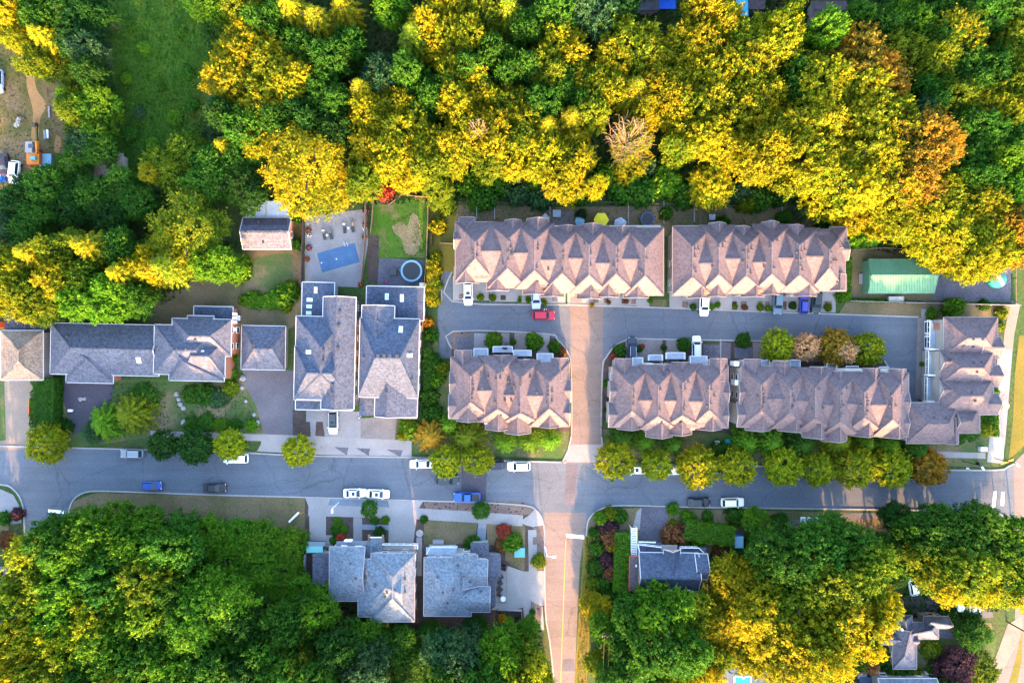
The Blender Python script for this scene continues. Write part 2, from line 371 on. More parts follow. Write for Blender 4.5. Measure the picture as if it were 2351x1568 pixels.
sheet('planting_bed', [(846, 540), (871, 540), (867, 649), (844, 647)], 0.02, 'soil')
sheet('trampoline_patio', [(871, 593), (975, 597), (970, 665), (866, 655)], 0.024, 'gravel')
sheet('side_strip', [(985, 440), (1048, 440), (1046, 625), (985, 625)], 0.01, 'goldgrass')
sheet('side_bed', [(985, 625), (1012, 625), (1008, 700), (1000, 760), (1012, 830), (1036, 830), (1034, 990), (975, 990)], 0.01, 'mixlawn')
sheet('rear_yards', [(1045, 470), (1250, 476), (1500, 474), (1640, 478), (1800, 470), (1900, 480), (1930, 520), (1930, 560), (1045, 520)], 0.012, 'drylawn')
sheet('rear_patio', [(1265, 484), (1318, 486), (1318, 520), (1265, 520)], 0.02, 'paver')
sheet('hut_lot', arc([(1945, 575), (2000, 568), (2070, 572), (2130, 590), (2160, 620)], 4) + [(2150, 690), (1945, 690)], 0.01, 'drylawn')
sheet('hut_yard', [(2140, 600), (2235, 615), (2322, 590), (2320, 694), (2140, 690)], 0.016, 'gravel')
sheet('verge_lawn', [(1945, 690), (2118, 693), (2112, 728), (1925, 722)], 0.014, 'drylawn')
sheet('corner_lawn', [(2118, 690), (2335, 700), (2320, 730), (2300, 735), (2100, 735)], 0.012, 'drylawn')
sheet('front_lawn', [(140, 870), (605, 872), (612, 1000), (350, 1003), (160, 1030), (80, 1030), (80, 870)], 0.010, 'mixlawn')
sheet('verge', [(150, 1180), (170, 1150), (220, 1131), (705, 1143), (708, 1240), (350, 1250), (150, 1230)], 0.010, 'drylawn')
sheet('corner_verge', [(1336, 1230), (1352, 1190), (1385, 1168), (1460, 1166), (1900, 1176), (2290, 1180), (2260, 1260), (1340, 1300)], 0.010, 'drylawn')
sheet('roadside_strip', [(1342, 1230), (1368, 1230), (1345, 1600), (1316, 1600)], 0.012, 'goldgrass')
sheet('terrace_yard', [(1036, 770), (1300, 770), (1312, 1000), (1306, 1040), (1036, 1030)], 0.008, 'soil')
sheet('terrace_yard', [(1384, 800), (1700, 785), (2110, 800), (2300, 700), (2290, 1050), (1384, 1045)], 0.008, 'soil')
sheet('front_strip', [(950, 985), (1306, 990), (1304, 1052), (950, 1042)], 0.012, 'mixlawn')
sheet('front_strip', [(1384, 985), (2160, 1010), (2292, 1010), (2292, 1072), (1384, 1058)], 0.012, 'mixlawn')
# roads
main = [(-120, 1022), (0, 1024), (250, 1030), (500, 1036), (700, 1046), (950, 1050), (1180, 1058), (1300, 1061), (1385, 1063), (1700, 1069), (2130, 1078), (2285, 1079), (2312, 1072), (2330, 1062)]
low = [(2326, 1215), (2306, 1188), (2270, 1175), (2100, 1171), (1900, 1168), (1600, 1164), (1450, 1160), (1400, 1162), (1368, 1174), (1350, 1196), (1346, 1230)]
low2 = [(1250, 1225), (1246, 1195), (1232, 1172), (1205, 1160), (1100, 1153), (1000, 1150), (700, 1141), (500, 1136), (300, 1129), (220, 1127), (190, 1132), (170, 1146), (160, 1168), (158, 1200)]
low3 = [(57, 1240), (56, 1190), (50, 1150), (30, 1122), (0, 1112), (-120, 1110)]
sheet('road', main + [(2420, 1062), (2420, 1215)] + low + low2 + low3, 0.022, 'asphalt')
sheet('left_lane', [(57, 1200), (158, 1190), (150, 1640), (50, 1640)], 0.026, 'asphalt')
sheet('south_street', [(1250, 1176), (1250, 1225), (1252, 1400), (1262, 1470), (1280, 1700), (1312, 1700), (1322, 1500), (1326, 1400), (1331, 1300), (1345, 1195), (1345, 1176)], 0.027, 'street')
sheet('right_road', [(2326, 1064), (2360, 1030), (2420, 960), (2700, 960), (2700, 1750), (2190, 1750), (2330, 1480), (2330, 1195)], 0.027, 'street')
sheet('lane', [(1038, 692), (1300, 700), (1530, 707), (1760, 716), (2110, 728), (2108, 925), (2085, 925), (2085, 850), (2045, 852), (2030, 828), (1960, 785), (1740, 783), (1530, 779), (1450, 779), (1415, 792), (1392, 820), (1383, 850), (1381, 1005), (1392, 1064), (1290, 1062), (1311, 1005), (1311, 850), (1304, 810), (1280, 780), (1250, 766), (1040, 761), (1036, 822), (1008, 822), (1008, 760), (1004, 745), (1006, 700), (1014, 690), (1014, 624), (1037, 624)], 0.024, 'asphalt')
sheet('north_street', [(1309, 702), (1385, 705), (1381, 1005), (1392, 1064), (1290, 1062), (1311, 1005), (1311, 850)], 0.030, 'street')  # sun-tinted sheet over the asphalt, shaped like the lit strip across the lane
sheet('crossing_apron', [(1312, 1020), (1382, 1020), (1392, 1062), (1290, 1060)], 0.038, 'concrete_b')
# asphalt repair patches and tar seams
for q in ([(1060, 1058), (1118, 1061), (1116, 1150), (1058, 1148)], [(1300, 1066), (1325, 1066), (1318, 1158), (1296, 1156)]):
    sheet('asphalt_patch', [(x, y) for x, y in q], 0.030, 'asphalt_dark' if q[0][0] < 1200 else 'asphalt_old')
sheet('asphalt_patch', [(1292, 1512), (1318, 1512), (1320, 1540), (1290, 1540)], 0.034, 'asphalt_old')
# kerbs
for k in (main[:8], main[8:], [(1290, 1062), (1311, 1005), (1311, 850), (1304, 810), (1280, 780), (1250, 766), (1040, 761), (1037, 800)],
          [(1392, 1064), (1381, 1005), (1383, 850), (1392, 820), (1415, 792), (1450, 779), (1530, 779), (1740, 783), (1770, 784)],
          [(1038, 624), (1038, 692), (1300, 700), (1530, 707), (1760, 716), (2108, 728)], low, low2, low3,
          [(1250, 1225), (1252, 1400), (1262, 1470), (1272, 1560)], [(2030, 828), (2045, 852)], [(1014, 624), (1014, 690), (1006, 700)]):
    strip('kerb', arc(k, 3) if len(k) > 3 else k, 0.28, 0.0, 0.14, 'kerb')
# painted markings
def mark(name, pts, mat='white', z=0.036): sheet(name, pts, z, mat)
mark('stop_line', [(111, 1169), (147, 1172), (146, 1179), (111, 1176)])
mark('stop_line', [(1300, 1225), (1341, 1229), (1341, 1237), (1300, 1233)])
mark('stop_line', [(2281, 1128), (2288, 1128), (2284, 1168), (2277, 1167)]); mark('stop_line', [(2299, 1129), (2306, 1129), (2304, 1161), (2297, 1160)])
mark('centre_line', [(1298.2, 1238), (1299.6, 1238), (1285.4, 1640), (1283.9, 1640)], 'yellow')
mark('tactile_strip', [(2297, 1062), (2312, 1058), (2313, 1062), (2297, 1067)], 'yellow', 0.09); mark('tactile_strip', [(2314, 1057), (2326, 1052), (2327, 1057), (2314, 1062)], 'yellow', 0.09)
# footpaths of separate slabs
slabs('footpath', [(345, 996), (610, 1005)], 1.35, 1.5)
slabs('footpath', [(600, 1008), (735, 1013), (945, 1023)], 2.0, 1.6)
slabs('footpath', [(2148, 1043), (2262, 1046)], 1.15, 1.5)
slabs('footpath', [(708, 1171), (960, 1179), (1090, 1187), (1200, 1195)], 2.2, 1.6)
slabs('footpath', [(1222, 1216), (1224, 1300), (1222, 1390)], 1.7, 1.5)
slabs('footpath', [(2308, 800), (2300, 900), (2292, 1000)], 2.9, 2.2, 'concrete_b')
slabs('footpath', [(2290, 1000), (2284, 1062)], 3.2, 2.6, 'concrete')
sheet('walk', [(2322, 690), (2342, 700), (2328, 770), (2322, 830), (2300, 830), (2306, 760)], 0.04, 'palegravel')
sheet('grass_strip', [(2340, 770), (2330, 860), (2326, 960), (2316, 1055), (2345, 1030), (2420, 940), (2420, 770)], 0.016, 'goldgrass')
sheet('grass_strip', [(2347, 1440), (2335, 1500), (2295, 1640), (2320, 1640), (2345, 1520)], 0.034, 'goldgrass')
# driveways and pads
sheet('driveway', [(-60, 872), (76, 872), (84, 940), (76, 1030), (-60, 1035)], 0.03, 'palegravel')
sheet('driveway', [(146, 868), (262, 872), (262, 900), (240, 945), (195, 985), (168, 1000), (158, 960), (146, 920)], 0.016, 'asphalt_dark')
sheet('driveway', [(556, 845), (676, 850), (672, 1000), (607, 1000), (588, 930), (562, 885)], 0.018, 'asphalt_old')
sheet('driveway', [(600, 1018), (650, 1010), (735, 1014), (740, 1044), (590, 1036)], 0.036, 'concrete')
sheet('driveway', [(703, 942), (830, 945), (828, 1010), (728, 1006), (703, 1000)], 0.032, 'concrete_b')
sheet('driveway', [(828, 960), (912, 955), (906, 1014), (828, 1010)], 0.036, 'paver')
sheet('driveway', [(740, 1018), (945, 1028), (945, 1048), (735, 1044)], 0.038, 'concrete')
for a, b_ in ((765, 800), (815, 850), (885, 925)):
    sheet('paver_wedge', [(a, 1024 + (a - 765) * .05), (b_, 1027 + (a - 765) * .05), ((a + b_) / 2 + 14, 1045 + (a - 765) * .03)], 0.042, 'gravel')
sheet('garden_bed', [(672, 942), (700, 940), (701, 1000), (672, 998)], 0.022, 'soil')
sheet('garden_bed', [(680, 968), (712, 968), (714, 1002), (676, 1000)], 0.045, 'soil')
sheet('garden_bed', [(726, 968), (741, 968), (746, 1002), (724, 1000)], 0.045, 'soil')
sheet('garden_bed', [(912, 960), (950, 962), (948, 1012), (906, 1008)], 0.028, 'mixlawn')
# upper terrace driveways
UP = tile(1340, 630, 5.058)
def upad(x0, x1, y0=1000, y1=1375, mat='concrete', sl=0.032, nm='driveway', x2=None, x3=None):
    k = (x0 - 100) * sl
    sheet(nm, [(x0, y0 + k), (x1, y0 + k), (x3 or x1, y1 + k), (x2 or x0, y1 + k)], 0.034 if nm == 'driveway' else 0.05, mat, T=UP)
for a in ((90, 640), (650, 1080), (1080, 1310), (1310, 1800), (1830, 2240), (2240, 2470), (2470, 2880), (2880, 3070)):
    upad(*a)
for a in ((185, 255, 'bark'), (660, 740, 'soil'), (815, 895, 'soil'), (1085, 1135, 'lawn'), (1195, 1270, 'lawn'), (1595, 1680, 'paver'), (1870, 2055, 'paver'), (2225, 2300, 'bark'), (2385, 2450, 'bark'), (2650, 2700, 'soil'), (2800, 2870, 'bark')):
    upad(a[0], a[1], 1270, 1345, a[2], 0.03, 'garden_bed')
upad(3070, 3330, 1270, 1370, 'drylawn', 0.03, 'garden_bed')
U2 = tile(1980, 630, 5.058)
for a in ((140, 330), (330, 600), (600, 750), (750, 900), (900, 1100), (1100, 1310), (1310, 1480), (1480, 1720), (1720, 1860), (1860, 2100), (2100, 2300), (2300, 2460), (2460, 2660)):
    sheet('driveway', [(a[0], 1200), (a[1], 1200), (a[1], 1478 + a[1] * .03), (a[0], 1478 + a[0] * .03)], 0.034 + (a[0] % 7) * .0015, 'concrete' if a[0] in (140, 900, 1720, 600) else 'concrete_b', T=U2)
for a in ((335, 425, 'bark'), (1090, 1160, 'soil'), (1220, 1310, 'bark'), (1480, 1550, 'lawn'), (1590, 1660, 'bark'), (1860, 1915, 'soil'), (2005, 2060, 'soil'), (2490, 2600, 'mixlawn')):
    sheet('garden_bed', [(a[0], 1385), (a[1], 1385), (a[1], 1515), (a[0], 1510)], 0.058, a[2], T=U2)
# lower terraces: rear parking bays
L1 = tile(1320, 980, 4.355); L2 = tile(1790, 990, 4.355); L3 = tile(2170, 990, 4.355)
for a, m_ in (((440, 620), 'concrete_b'), ((620, 800), 'soil'), ((800, 905), 'paver'), ((905, 970), 'soil'), ((970, 1130), 'paver'), ((1130, 1270), 'soil'), ((1270, 1430), 'concrete_b')):
    sheet('parking_bay', [(a[0], 80), (a[1], 85), (a[1], 420), (a[0], 420)], 0.034, m_, T=L1)
sheet('entry_pad', [(205, 130), (445, 140), (440, 330), (205, 320)], 0.06, 'gravel', T=L1)
sheet('garden_bed', [(150, 75), (435, 80), (435, 140), (205, 135), (205, 300), (150, 290)], 0.04, 'bark', T=L1)
sheet('garden_bed', arc([(1440, 160), (1560, 230), (1660, 330), (1690, 390)], 4) + [(1430, 380)], 0.04, 'soil', T=L1)
sheet('garden_bed', arc([(375, 150), (270, 200), (180, 290), (110, 380), (90, 520)], 4) + [(90, 900), (190, 900), (190, 360), (370, 350)], 0.04, 'soil', T=L2)
for a, m_ in (((375, 540), 'concrete_b'), ((540, 690), 'paver'), ((690, 855), 'paver'), ((855, 905), 'soil'), ((905, 1070), 'paver'), ((1070, 1250), 'soil'), ((1250, 1370), 'concrete_b')):
    sheet('parking_bay', [(a[0], 110), (a[1], 112), (a[1], 420), (a[0], 420)], 0.034, m_, T=L2)
sheet('entry_pad', [(1390, 190), (1600, 195), (1600, 370), (1390, 360)], 0.045, 'gravel', T=L2)
sheet('walk', [(1605, 110), (1630, 110), (1625, 400), (1605, 400)], 0.05, 'concrete_b', T=L2)
sheet('entry_pad', [(1635, 160), (1750, 165), (1745, 380), (1635, 370)], 0.045, 'asphalt_old', T=L2)
sheet('entry_pad', [(140, 225), (375, 230), (375, 380), (140, 370)], 0.045, 'gravel', T=L3)
sheet('parking_bay', [(380, 160), (480, 165), (1000, 300), (1500, 300), (1520, 420), (380, 400)], 0.034, 'paver', T=L3)
# right terrace forecourt
RT = tile(2680, 900, 3.409)
sheet('forecourt', [(285, 90), (345, 90), (330, 1030), (222, 1000), (245, 190), (285, 180)], 0.04, 'paver', T=RT)
sheet('walk', [(282, 90), (350, 95), (345, 180), (282, 180)], 0.05, 'concrete_b', T=RT)
sheet('garden_bed', [(660, 1160), (1100, 1160), (1060, 1480), (420, 1530), (420, 1450), (660, 1450)], 0.016, 'mixlawn', T=RT)
# bottom houses
B7 = tile(900, 1470, 3.826); B8 = tile(1230, 1470, 3.823)
sheet('house_lot', [(700, 1140), (1250, 1160), (1250, 1440), (940, 1440), (700, 1340)], 0.014, 'soil')
sheet('driveway', [(55, 75), (360, 80), (310, 210), (105, 205)], 0.03, 'concrete', T=B7)
sheet('driveway', [(105, 205), (300, 210), (300, 580), (110, 580)], 0.032, 'concrete', T=B7)
sheet('walk', [(300, 510), (375, 515), (375, 650), (290, 650)], 0.034, 'concrete_b', T=B7)
sheet('paved_panel', [(360, 90), (990, 105), (1030, 235), (315, 210)], 0.036, 'bluepave', T=B7)
sheet('driveway', [(995, 100), (1420, 115), (1340, 240), (1035, 235)], 0.04, 'concrete', T=B7)
sheet('driveway', [(1015, 320), (1335, 330), (1300, 600), (1015, 600)], 0.038, 'concrete', T=B7)
sheet('walk', [(612, 310), (712, 315), (712, 580), (612, 580)], 0.034, 'concrete_b', T=B7)
sheet('walk', [(712, 390), (1015, 395), (1015, 455), (712, 450)], 0.034, 'bluepave', T=B7)
sheet('garden_bed', [(298, 305), (612, 312), (608, 580), (380, 578), (378, 515), (296, 512)], 0.04, 'soil', T=B7)
sheet('garden_bed', [(712, 322), (1012, 326), (1012, 388), (712, 385)], 0.04, 'soil', T=B7)
sheet('garden_bed', [(712, 455), (1010, 460), (1010, 600), (712, 520)], 0.04, 'soil', T=B7)
sheet('walk', [(1335, 540), (1400, 540), (1395, 980), (1335, 980)], 0.034, 'concrete_b', T=B7)
sheet('garden_bed', [(162, 130), (1235, 128), (1340, 145), (1420, 215), (1370, 280), (160, 248)], 0.03, 'bark', T=B8)
sheet('lawn', [(160, 340), (775, 352), (740, 610), (160, 620)], 0.03, 'drylawn', T=B8)
sheet('lawn', [(880, 360), (1250, 362), (1310, 400), (1320, 450), (1310, 930), (1090, 800), (1095, 640), (880, 620)], 0.03, 'drylawn', T=B8)
sheet('garden_bed', [(1412, 425), (1530, 405), (1535, 910), (1395, 930)], 0.045, 'bark', T=B8)
sheet('garden_bed', [(1385, 1265), (1510, 1330), (1500, 1510), (1395, 1510), (1378, 1440)], 0.045, 'bark', T=B8)
sheet('walk', [(780, 345), (880, 350), (860, 600), (770, 600)], 0.05, 'concrete_b', T=B8)
mb = MB()
for k in range(9):
    a, b_ = W(*B8(772, 450 + k * 17)), W(*B8(866, 452 + k * 17)); mb.bar((a.x, a.y, 0.06 + k * .03), (b_.x, b_.y, 0.06 + k * .03), 0.5, 0.16)
tag(mb.build('entry_steps', M['bluepave']), kind='structure')
sheet('driveway', [(985, 900), (1100, 860), (1310, 930), (1545, 920), (1530, 1320), (1300, 1340), (1180, 1370), (925, 1370), (975, 1330)], 0.036, 'concrete', T=B8)
sheet('walk', [(1295, 1330), (1520, 1330), (1535, 1600), (1420, 1600), (1310, 1520)], 0.04, 'concrete', T=B8)
sheet('corner_pad', [(1370, 280), (1430, 215), (1510, 300), (1530, 400), (1410, 420), (1330, 400), (1250, 362)], 0.04, 'concrete', T=B8)
# lower right house
B9 = tile(1740, 1480, 2.24)
sheet('driveway', [(412, 92), (600, 95), (560, 250), (540, 330), (395, 330)], 0.03, 'gravel', T=B9)
sheet('walk', [(380, 120), (412, 92), (400, 240), (350, 240)], 0.032, 'concrete', T=B9)
sheet('walk', arc([(1790, 1192), (1840, 1193), (1900, 1186), (1960, 1176)], 4) + [(2300, 1184), (2298, 1202), (1960, 1190), (1900, 1200), (1840, 1206), (1790, 1206)], 0.03, 'gravel')
# bottom right
BR = tile(2560, 1700, 2.575)
sheet('driveway', [(330, 230), (725, 240), (725, 430), (460, 435), (300, 530), (160, 500)], 0.02, 'asphalt_dark', T=BR)
sheet('driveway', [(715, 260), (1060, 300), (1080, 390), (720, 400)], 0.026, 'asphalt_old', T=BR)
sheet('lawn', [(480, 440), (1060, 430), (1100, 560), (1060, 900), (480, 790)], 0.016, 'mixlawn', T=BR)
sheet('walk', [(655, 470), (770, 480), (770, 560), (655, 545)], 0.024, 'gravel', T=BR)
sheet('walk', [(1190, 440), (1300, 380), (1310, 500), (1160, 780), (1060, 800)], 0.03, 'palegravel', T=BR)
# pool terrace at the bottom edge
sheet('pool_terrace', [(1655, 1535), (1800, 1533), (1805, 1640), (1640, 1640)], 0.02, 'concrete')
sheet('terrace_gravel', [(1795, 1540), (1865, 1542), (1865, 1640), (1795, 1640)], 0.024, 'gravel')
sheet('path', [(1895, 1545), (1930, 1545), (1970, 1640), (1895, 1640)], 0.02, 'palegravel')
# left edge
sheet('corner_plaza', [(-80, 1118), (0, 1122), (30, 1135), (44, 1160), (50, 1200), (-80, 1215)], 0.03, 'concrete_b')
sheet('garden_bed', [(-80, 1180), (20, 1178), (22, 1240), (-80, 1250)], 0.04, 'mixlawn')
sheet('driveway', [(-60, 1300), (40, 1300), (30, 1440), (-60, 1440)], 0.03, 'concrete_b')
sheet('left_yard', [(-60, 880), (10, 872), (14, 1010), (-60, 1020)], 0.036, 'mixlawn')
# ------------------------------------------------------------------ buildings
def _window_meshes():
    fr = MB(); wd, ht, t = 1.2, 1.3, 0.09
    for x, z, lx, lz in ((-wd / 2, 0, t, ht), (wd / 2, 0, t, ht), (0, -ht / 2, wd + t, t), (0, ht / 2, wd + t, t)):
        fr.v += [(x + sx * lx / 2, sy * .05, z + sz * lz / 2) for sx, sy, sz in ((-1, -1, -1), (1, -1, -1), (1, 1, -1), (-1, 1, -1), (-1, -1, 1), (1, -1, 1), (1, 1, 1), (-1, 1, 1))]
        b = len(fr.v) - 8
        for f in ((0, 1, 5, 4), (1, 2, 6, 5), (2, 3, 7, 6), (3, 0, 4, 7), (4, 5, 6, 7), (3, 2, 1, 0)):
            fr.f.append(tuple(b + i for i in f)); fr.m.append(0)
    pn = MB(); pn.poly([(-wd / 2, -.02, -ht / 2), (wd / 2, -.02, -ht / 2), (wd / 2, -.02, ht / 2), (-wd / 2, -.02, ht / 2)])
    return fr.mesh('window', M['trim']), pn.mesh('pane', M['glass'])
WIN, PANE = _window_meshes()
_vm = MB(); _vm.cyl(0, 0, -0.1, 0.28, 0.17, 0.17, 8); _vm.cyl(0, 0, 0.28, 0.36, 0.26, 0.2, 8); VENT = _vm.mesh('roof_vent', M['ventdark'])
_vm = MB(); _vm.box(0, 0, -0.1, 0.22, 0.5, 0.5); _vm.box(0, 0, 0.22, 0.27, 0.6, 0.6); VENTBOX = _vm.mesh('roof_vent', M['ventdark'])
_sk = MB(); _sk.box(0, 0, -0.15, 0.12, 1, 1); SKF = _sk.mesh('skylight', M['trim'])
_sk = MB(); _sk.box(0, 0, 0.12, 0.16, .86, .86); SKG = _sk.mesh('pane', M['skylight'])
JIT = random.Random(3)

class Building:
    def __init__(s, name, label, T, centre, roof, wall='siding', rot=0.0, cat='building', trim='gutter_w', group=None):
        s.T = T; s.roof = roof; s.wall = wall; s.trim = trim; s.faces = []
        s.c = T(*centre); p = W(*s.c); s.e = thing(name, label, cat, (p.x, p.y, 0), group)
        s.rot = R(rot)
    def P(s, x, y, z):
        X, Y = s.T(x, y)
        if s.rot:
            dx, dy = X - s.c[0], Y - s.c[1]; c, n = math.cos(s.rot), math.sin(s.rot)
            X, Y = s.c[0] + dx * c - dy * n, s.c[1] + dx * n + dy * c
        return W(X, Y, z)
    def block(s, x0, y0, x1, y1, axis, rp, r0, r1, zr, ze, roof=None, fascia=True, wall=True, name='roof', inset=0.35, z0=0.0, win='', caps=True):
        ze += JIT.uniform(-0.012, 0.012); zr += JIT.uniform(-0.012, 0.012)
        c = [s.P(x0, y0, ze), s.P(x1, y0, ze), s.P(x1, y1, ze), s.P(x0, y1, ze)]
        if axis == 'x':
            ka, kb = ((0, 3), (rp - y0) / (y1 - y0)), ((1, 2), (rp - y0) / (y1 - y0)); ga, gb = r0 <= x0 + .5, r1 >= x1 - .5
            A, Bp = s.P(r0, rp, zr), s.P(r1, rp, zr)
        else:
            ka, kb = ((0, 1), (rp - x0) / (x1 - x0)), ((3, 2), (rp - x0) / (x1 - x0)); ga, gb = r0 <= y0 + .5, r1 >= y1 - .5
            A, Bp = s.P(rp, r0, zr), s.P(rp, r1, zr)
        if ga: A = c[ka[0][0]].lerp(c[ka[0][1]], ka[1]); A.z = zr
        if gb: Bp = c[kb[0][0]].lerp(c[kb[0][1]], kb[1]); Bp.z = zr
        mb = MB(); th = 0.22
        lo = [Vector((p.x, p.y, p.z - th)) for p in c]
        if axis == 'x': F = [([c[0], c[1], Bp, A], 0), ([c[1], c[2], Bp], 2 if gb else 0), ([c[2], c[3], A, Bp], 0), ([c[3], c[0], A], 2 if ga else 0)]
        else: F = [([c[0], c[1], A], 2 if ga else 0), ([c[1], c[2], Bp, A], 0), ([c[2], c[3], Bp], 2 if gb else 0), ([c[3], c[0], A, Bp], 0)]
        for pts, mi in F:
            mb.poly(pts[::-1], mi)
            if mi == 0: s.faces.append(pts)
        for i in range(4): j = (i + 1) % 4; mb.poly([c[i], c[j], lo[j], lo[i]], 1)
        mb.poly(lo, 1)
        o = mb.build(name, [M[roof or s.roof], M[s.trim], M[s.wall]], s.e, recalc=True)
        if caps:
            cp = MB()
            segs = [(A, Bp)]
            if not ga: segs += [(c[ka[0][0]], A), (c[ka[0][1]], A)]
            if not gb: segs += [(c[kb[0][0]], Bp), (c[kb[0][1]], Bp)]
            for a, b in segs: cp.bar(a + Vector((0, 0, .02)), b + Vector((0, 0, .02)), 0.24, 0.09)
            k = cp.build('ridge_cap', M[roof or s.roof], s.e)
        if fascia:
            fm = MB()
            for i in range(4):
                j = (i + 1) % 4; d = (c[j] - c[i]).normalized(); out = Vector((d.y, -d.x, 0))
                cen = sum((p for p in c), Vector()) / 4
                if (c[i] - cen).dot(out) < 0: out = -out
                isg = (axis == 'x' and ((i == 1 and gb) or (i == 3 and ga))) or (axis == 'y' and ((i == 0 and ga) or (i == 2 and gb)))
                o1 = out * 0.075
                if isg:
                    pk = Bp if ((axis == 'x' and i == 1) or (axis == 'y' and i == 2)) else A
                    fm.bar(c[i] + o1 - Vector((0, 0, .06)), pk + o1 - Vector((0, 0, .04)), 0.13, 0.2); fm.bar(pk + o1 - Vector((0, 0, .04)), c[j] + o1 - Vector((0, 0, .06)), 0.13, 0.2)
                else:
                    fm.bar(c[i] + o1 - d * .07 - Vector((0, 0, .08)), c[j] + o1 + d * .07 - Vector((0, 0, .08)), 0.11, 0.17)
            fm.build('gutter', M[s.trim], s.e)
        if wall: s.walls(c, ze, inset + JIT.uniform(0, .03), z0, win)
        return o
    def walls(s, c, ze, inset, z0=0.0, win=''):
        cen = sum((p for p in c), Vector()) / 4
        q = []
        for i in range(4):
            a = (c[i - 1] - c[i]).normalized(); b = (c[(i + 1) % 4] - c[i]).normalized(); v = c[i] + (a + b) * inset; q.append(v)
        mb = MB(); mb.prism(q, z0, ze - 0.2)
        mb.build('wall', M[s.wall], s.e)
        for ch in win:
            i = 'NESW'.index(ch); a, b = q[i], q[(i + 1) % 4]
            s.windows(a, b, ze, z0)
    def windows(s, a, b, ze, z0=0.0):
        d = Vector((b.x - a.x, b.y - a.y, 0)); L = d.length; d.normalize(); n = max(1, int(L // 2.9)); ang = math.atan2(-d.y, -d.x)
        out = Vector((-d.y, d.x, 0))
        for k in range(n):
            p = Vector((a.x, a.y, 0)) + d * (L * (k + .5) / n)
            for z in ([1.5] if ze - z0 < 4.4 else [1.5, 4.3]):
                q = p + out * 0.03; l = s.e.location
                f = link('window', WIN, s.e, (q.x - l.x, q.y - l.y, z0 + z), None, ang)
                link('pane', PANE, f)
    def flat(s, x0, y0, x1, y1, z, roof='roof_n', th=0.25, name='flat_roof', wall=True, fascia=True, trim=None, z0=0.0, win='', tilt=0):
        c = [s.P(x0, y0, z), s.P(x1, y0, z), s.P(x1, y1, z), s.P(x0, y1, z)]
        mb = MB(); mb.prism(c, z - th, z, 0); o = mb.build(name, M[roof], s.e)
        s.faces.append(c)
        if fascia:
            fm = MB()
            for i in range(4):
                j = (i + 1) % 4; fm.bar(c[i] - Vector((0, 0, .06)), c[j] - Vector((0, 0, .06)), 0.16, 0.2)
            fm.build('gutter', M[trim or s.trim], s.e)
        if wall: s.walls(c, z - th + .2, 0.3, z0, win)
        return o
    def top(s, x, y, guess=7.0):
        """height of the roof seen at this picture point"""
        z = guess
        for _ in range(4):
            p = s.P(x, y, z); best = None
            for f in s.faces:
                n = len(f); inside = True; sg = 0
                for i in range(n):
                    a, b = f[i], f[(i + 1) % n]; cr = (b.x - a.x) * (p.y - a.y) - (b.y - a.y) * (p.x - a.x)
                    if abs(cr) < 1e-6: continue
                    if sg == 0: sg = 1 if cr > 0 else -1
                    elif (cr > 0) != (sg > 0): inside = False; break
                if not inside: continue
                nn = (f[1] - f[0]).cross(f[2] - f[0])
                if abs(nn.z) < 1e-6: continue
                zz = f[0].z - (nn.x * (p.x - f[0].x) + nn.y * (p.y - f[0].y)) / nn.z
                nv = nn.normalized(); nv = -nv if nv.z < 0 else nv
                if best is None or zz > best[0]: best = (zz, nv)
            if best is None: return z, Vector((0, 0, 1))
            z = best[0]
        return best
    def vent(s, x, y, box=False):
        z, n = s.top(x, y); p = s.P(x, y, z) - s.e.location
        link('roof_vent', VENTBOX if box else VENT, s.e, p)
    def skylight(s, x, y, wt, ht, z=None):
        zz, n = s.top(x, y); p = s.P(x, y, zz) - s.e.location
        a, b = s.P(x - wt / 2, y, zz), s.P(x + wt / 2, y, zz); c, d = s.P(x, y - ht / 2, zz), s.P(x, y + ht / 2, zz)
        o = link('skylight', SKF, s.e, p, ((b - a).length, (d - c).length, 1)); g = link('pane', SKG, o)
        q = n.to_track_quat('Z', 'Y'); 
        yaw = math.atan2((b - a).y, (b - a).x)
        up = n; xax = Vector((math.cos(yaw), math.sin(yaw), 0)); xax = (xax - up * xax.dot(up)).normalized(); yax = up.cross(xax)
        o.rotation_euler = Matrix((xax, yax, up)).transposed().to_euler()
    def slab(s, name, x0, y0, x1, y1, z0, z1, mat):
        mb = MB(); c = [s.P(x0, y0, z1), s.P(x1, y0, z1), s.P(x1, y1, z1), s.P(x0, y1, z1)]
        mb.prism(c, z0, z1); return mb.build(name, M[mat], s.e)
    def railing(s, pts, z, ht=1.0, mat='trim', name='railing', posts=1.2):
        mb = MB(); P = [s.P(x, y, z + ht) for x, y in pts]
        for a, b in zip(P, P[1:]):
            mb.bar(a, b, 0.1, 0.08); mb.bar(a - Vector((0, 0, ht - .1)), b - Vector((0, 0, ht - .1)), 0.06, 0.06)
            n = max(1, int((b - a).length / posts))
            for k in range(n + 1):
                q = a.lerp(b, k / n); mb.bar(q - Vector((0, 0, ht)), q, 0.08, 0.08)
        return mb.build(name, M[mat], s.e)

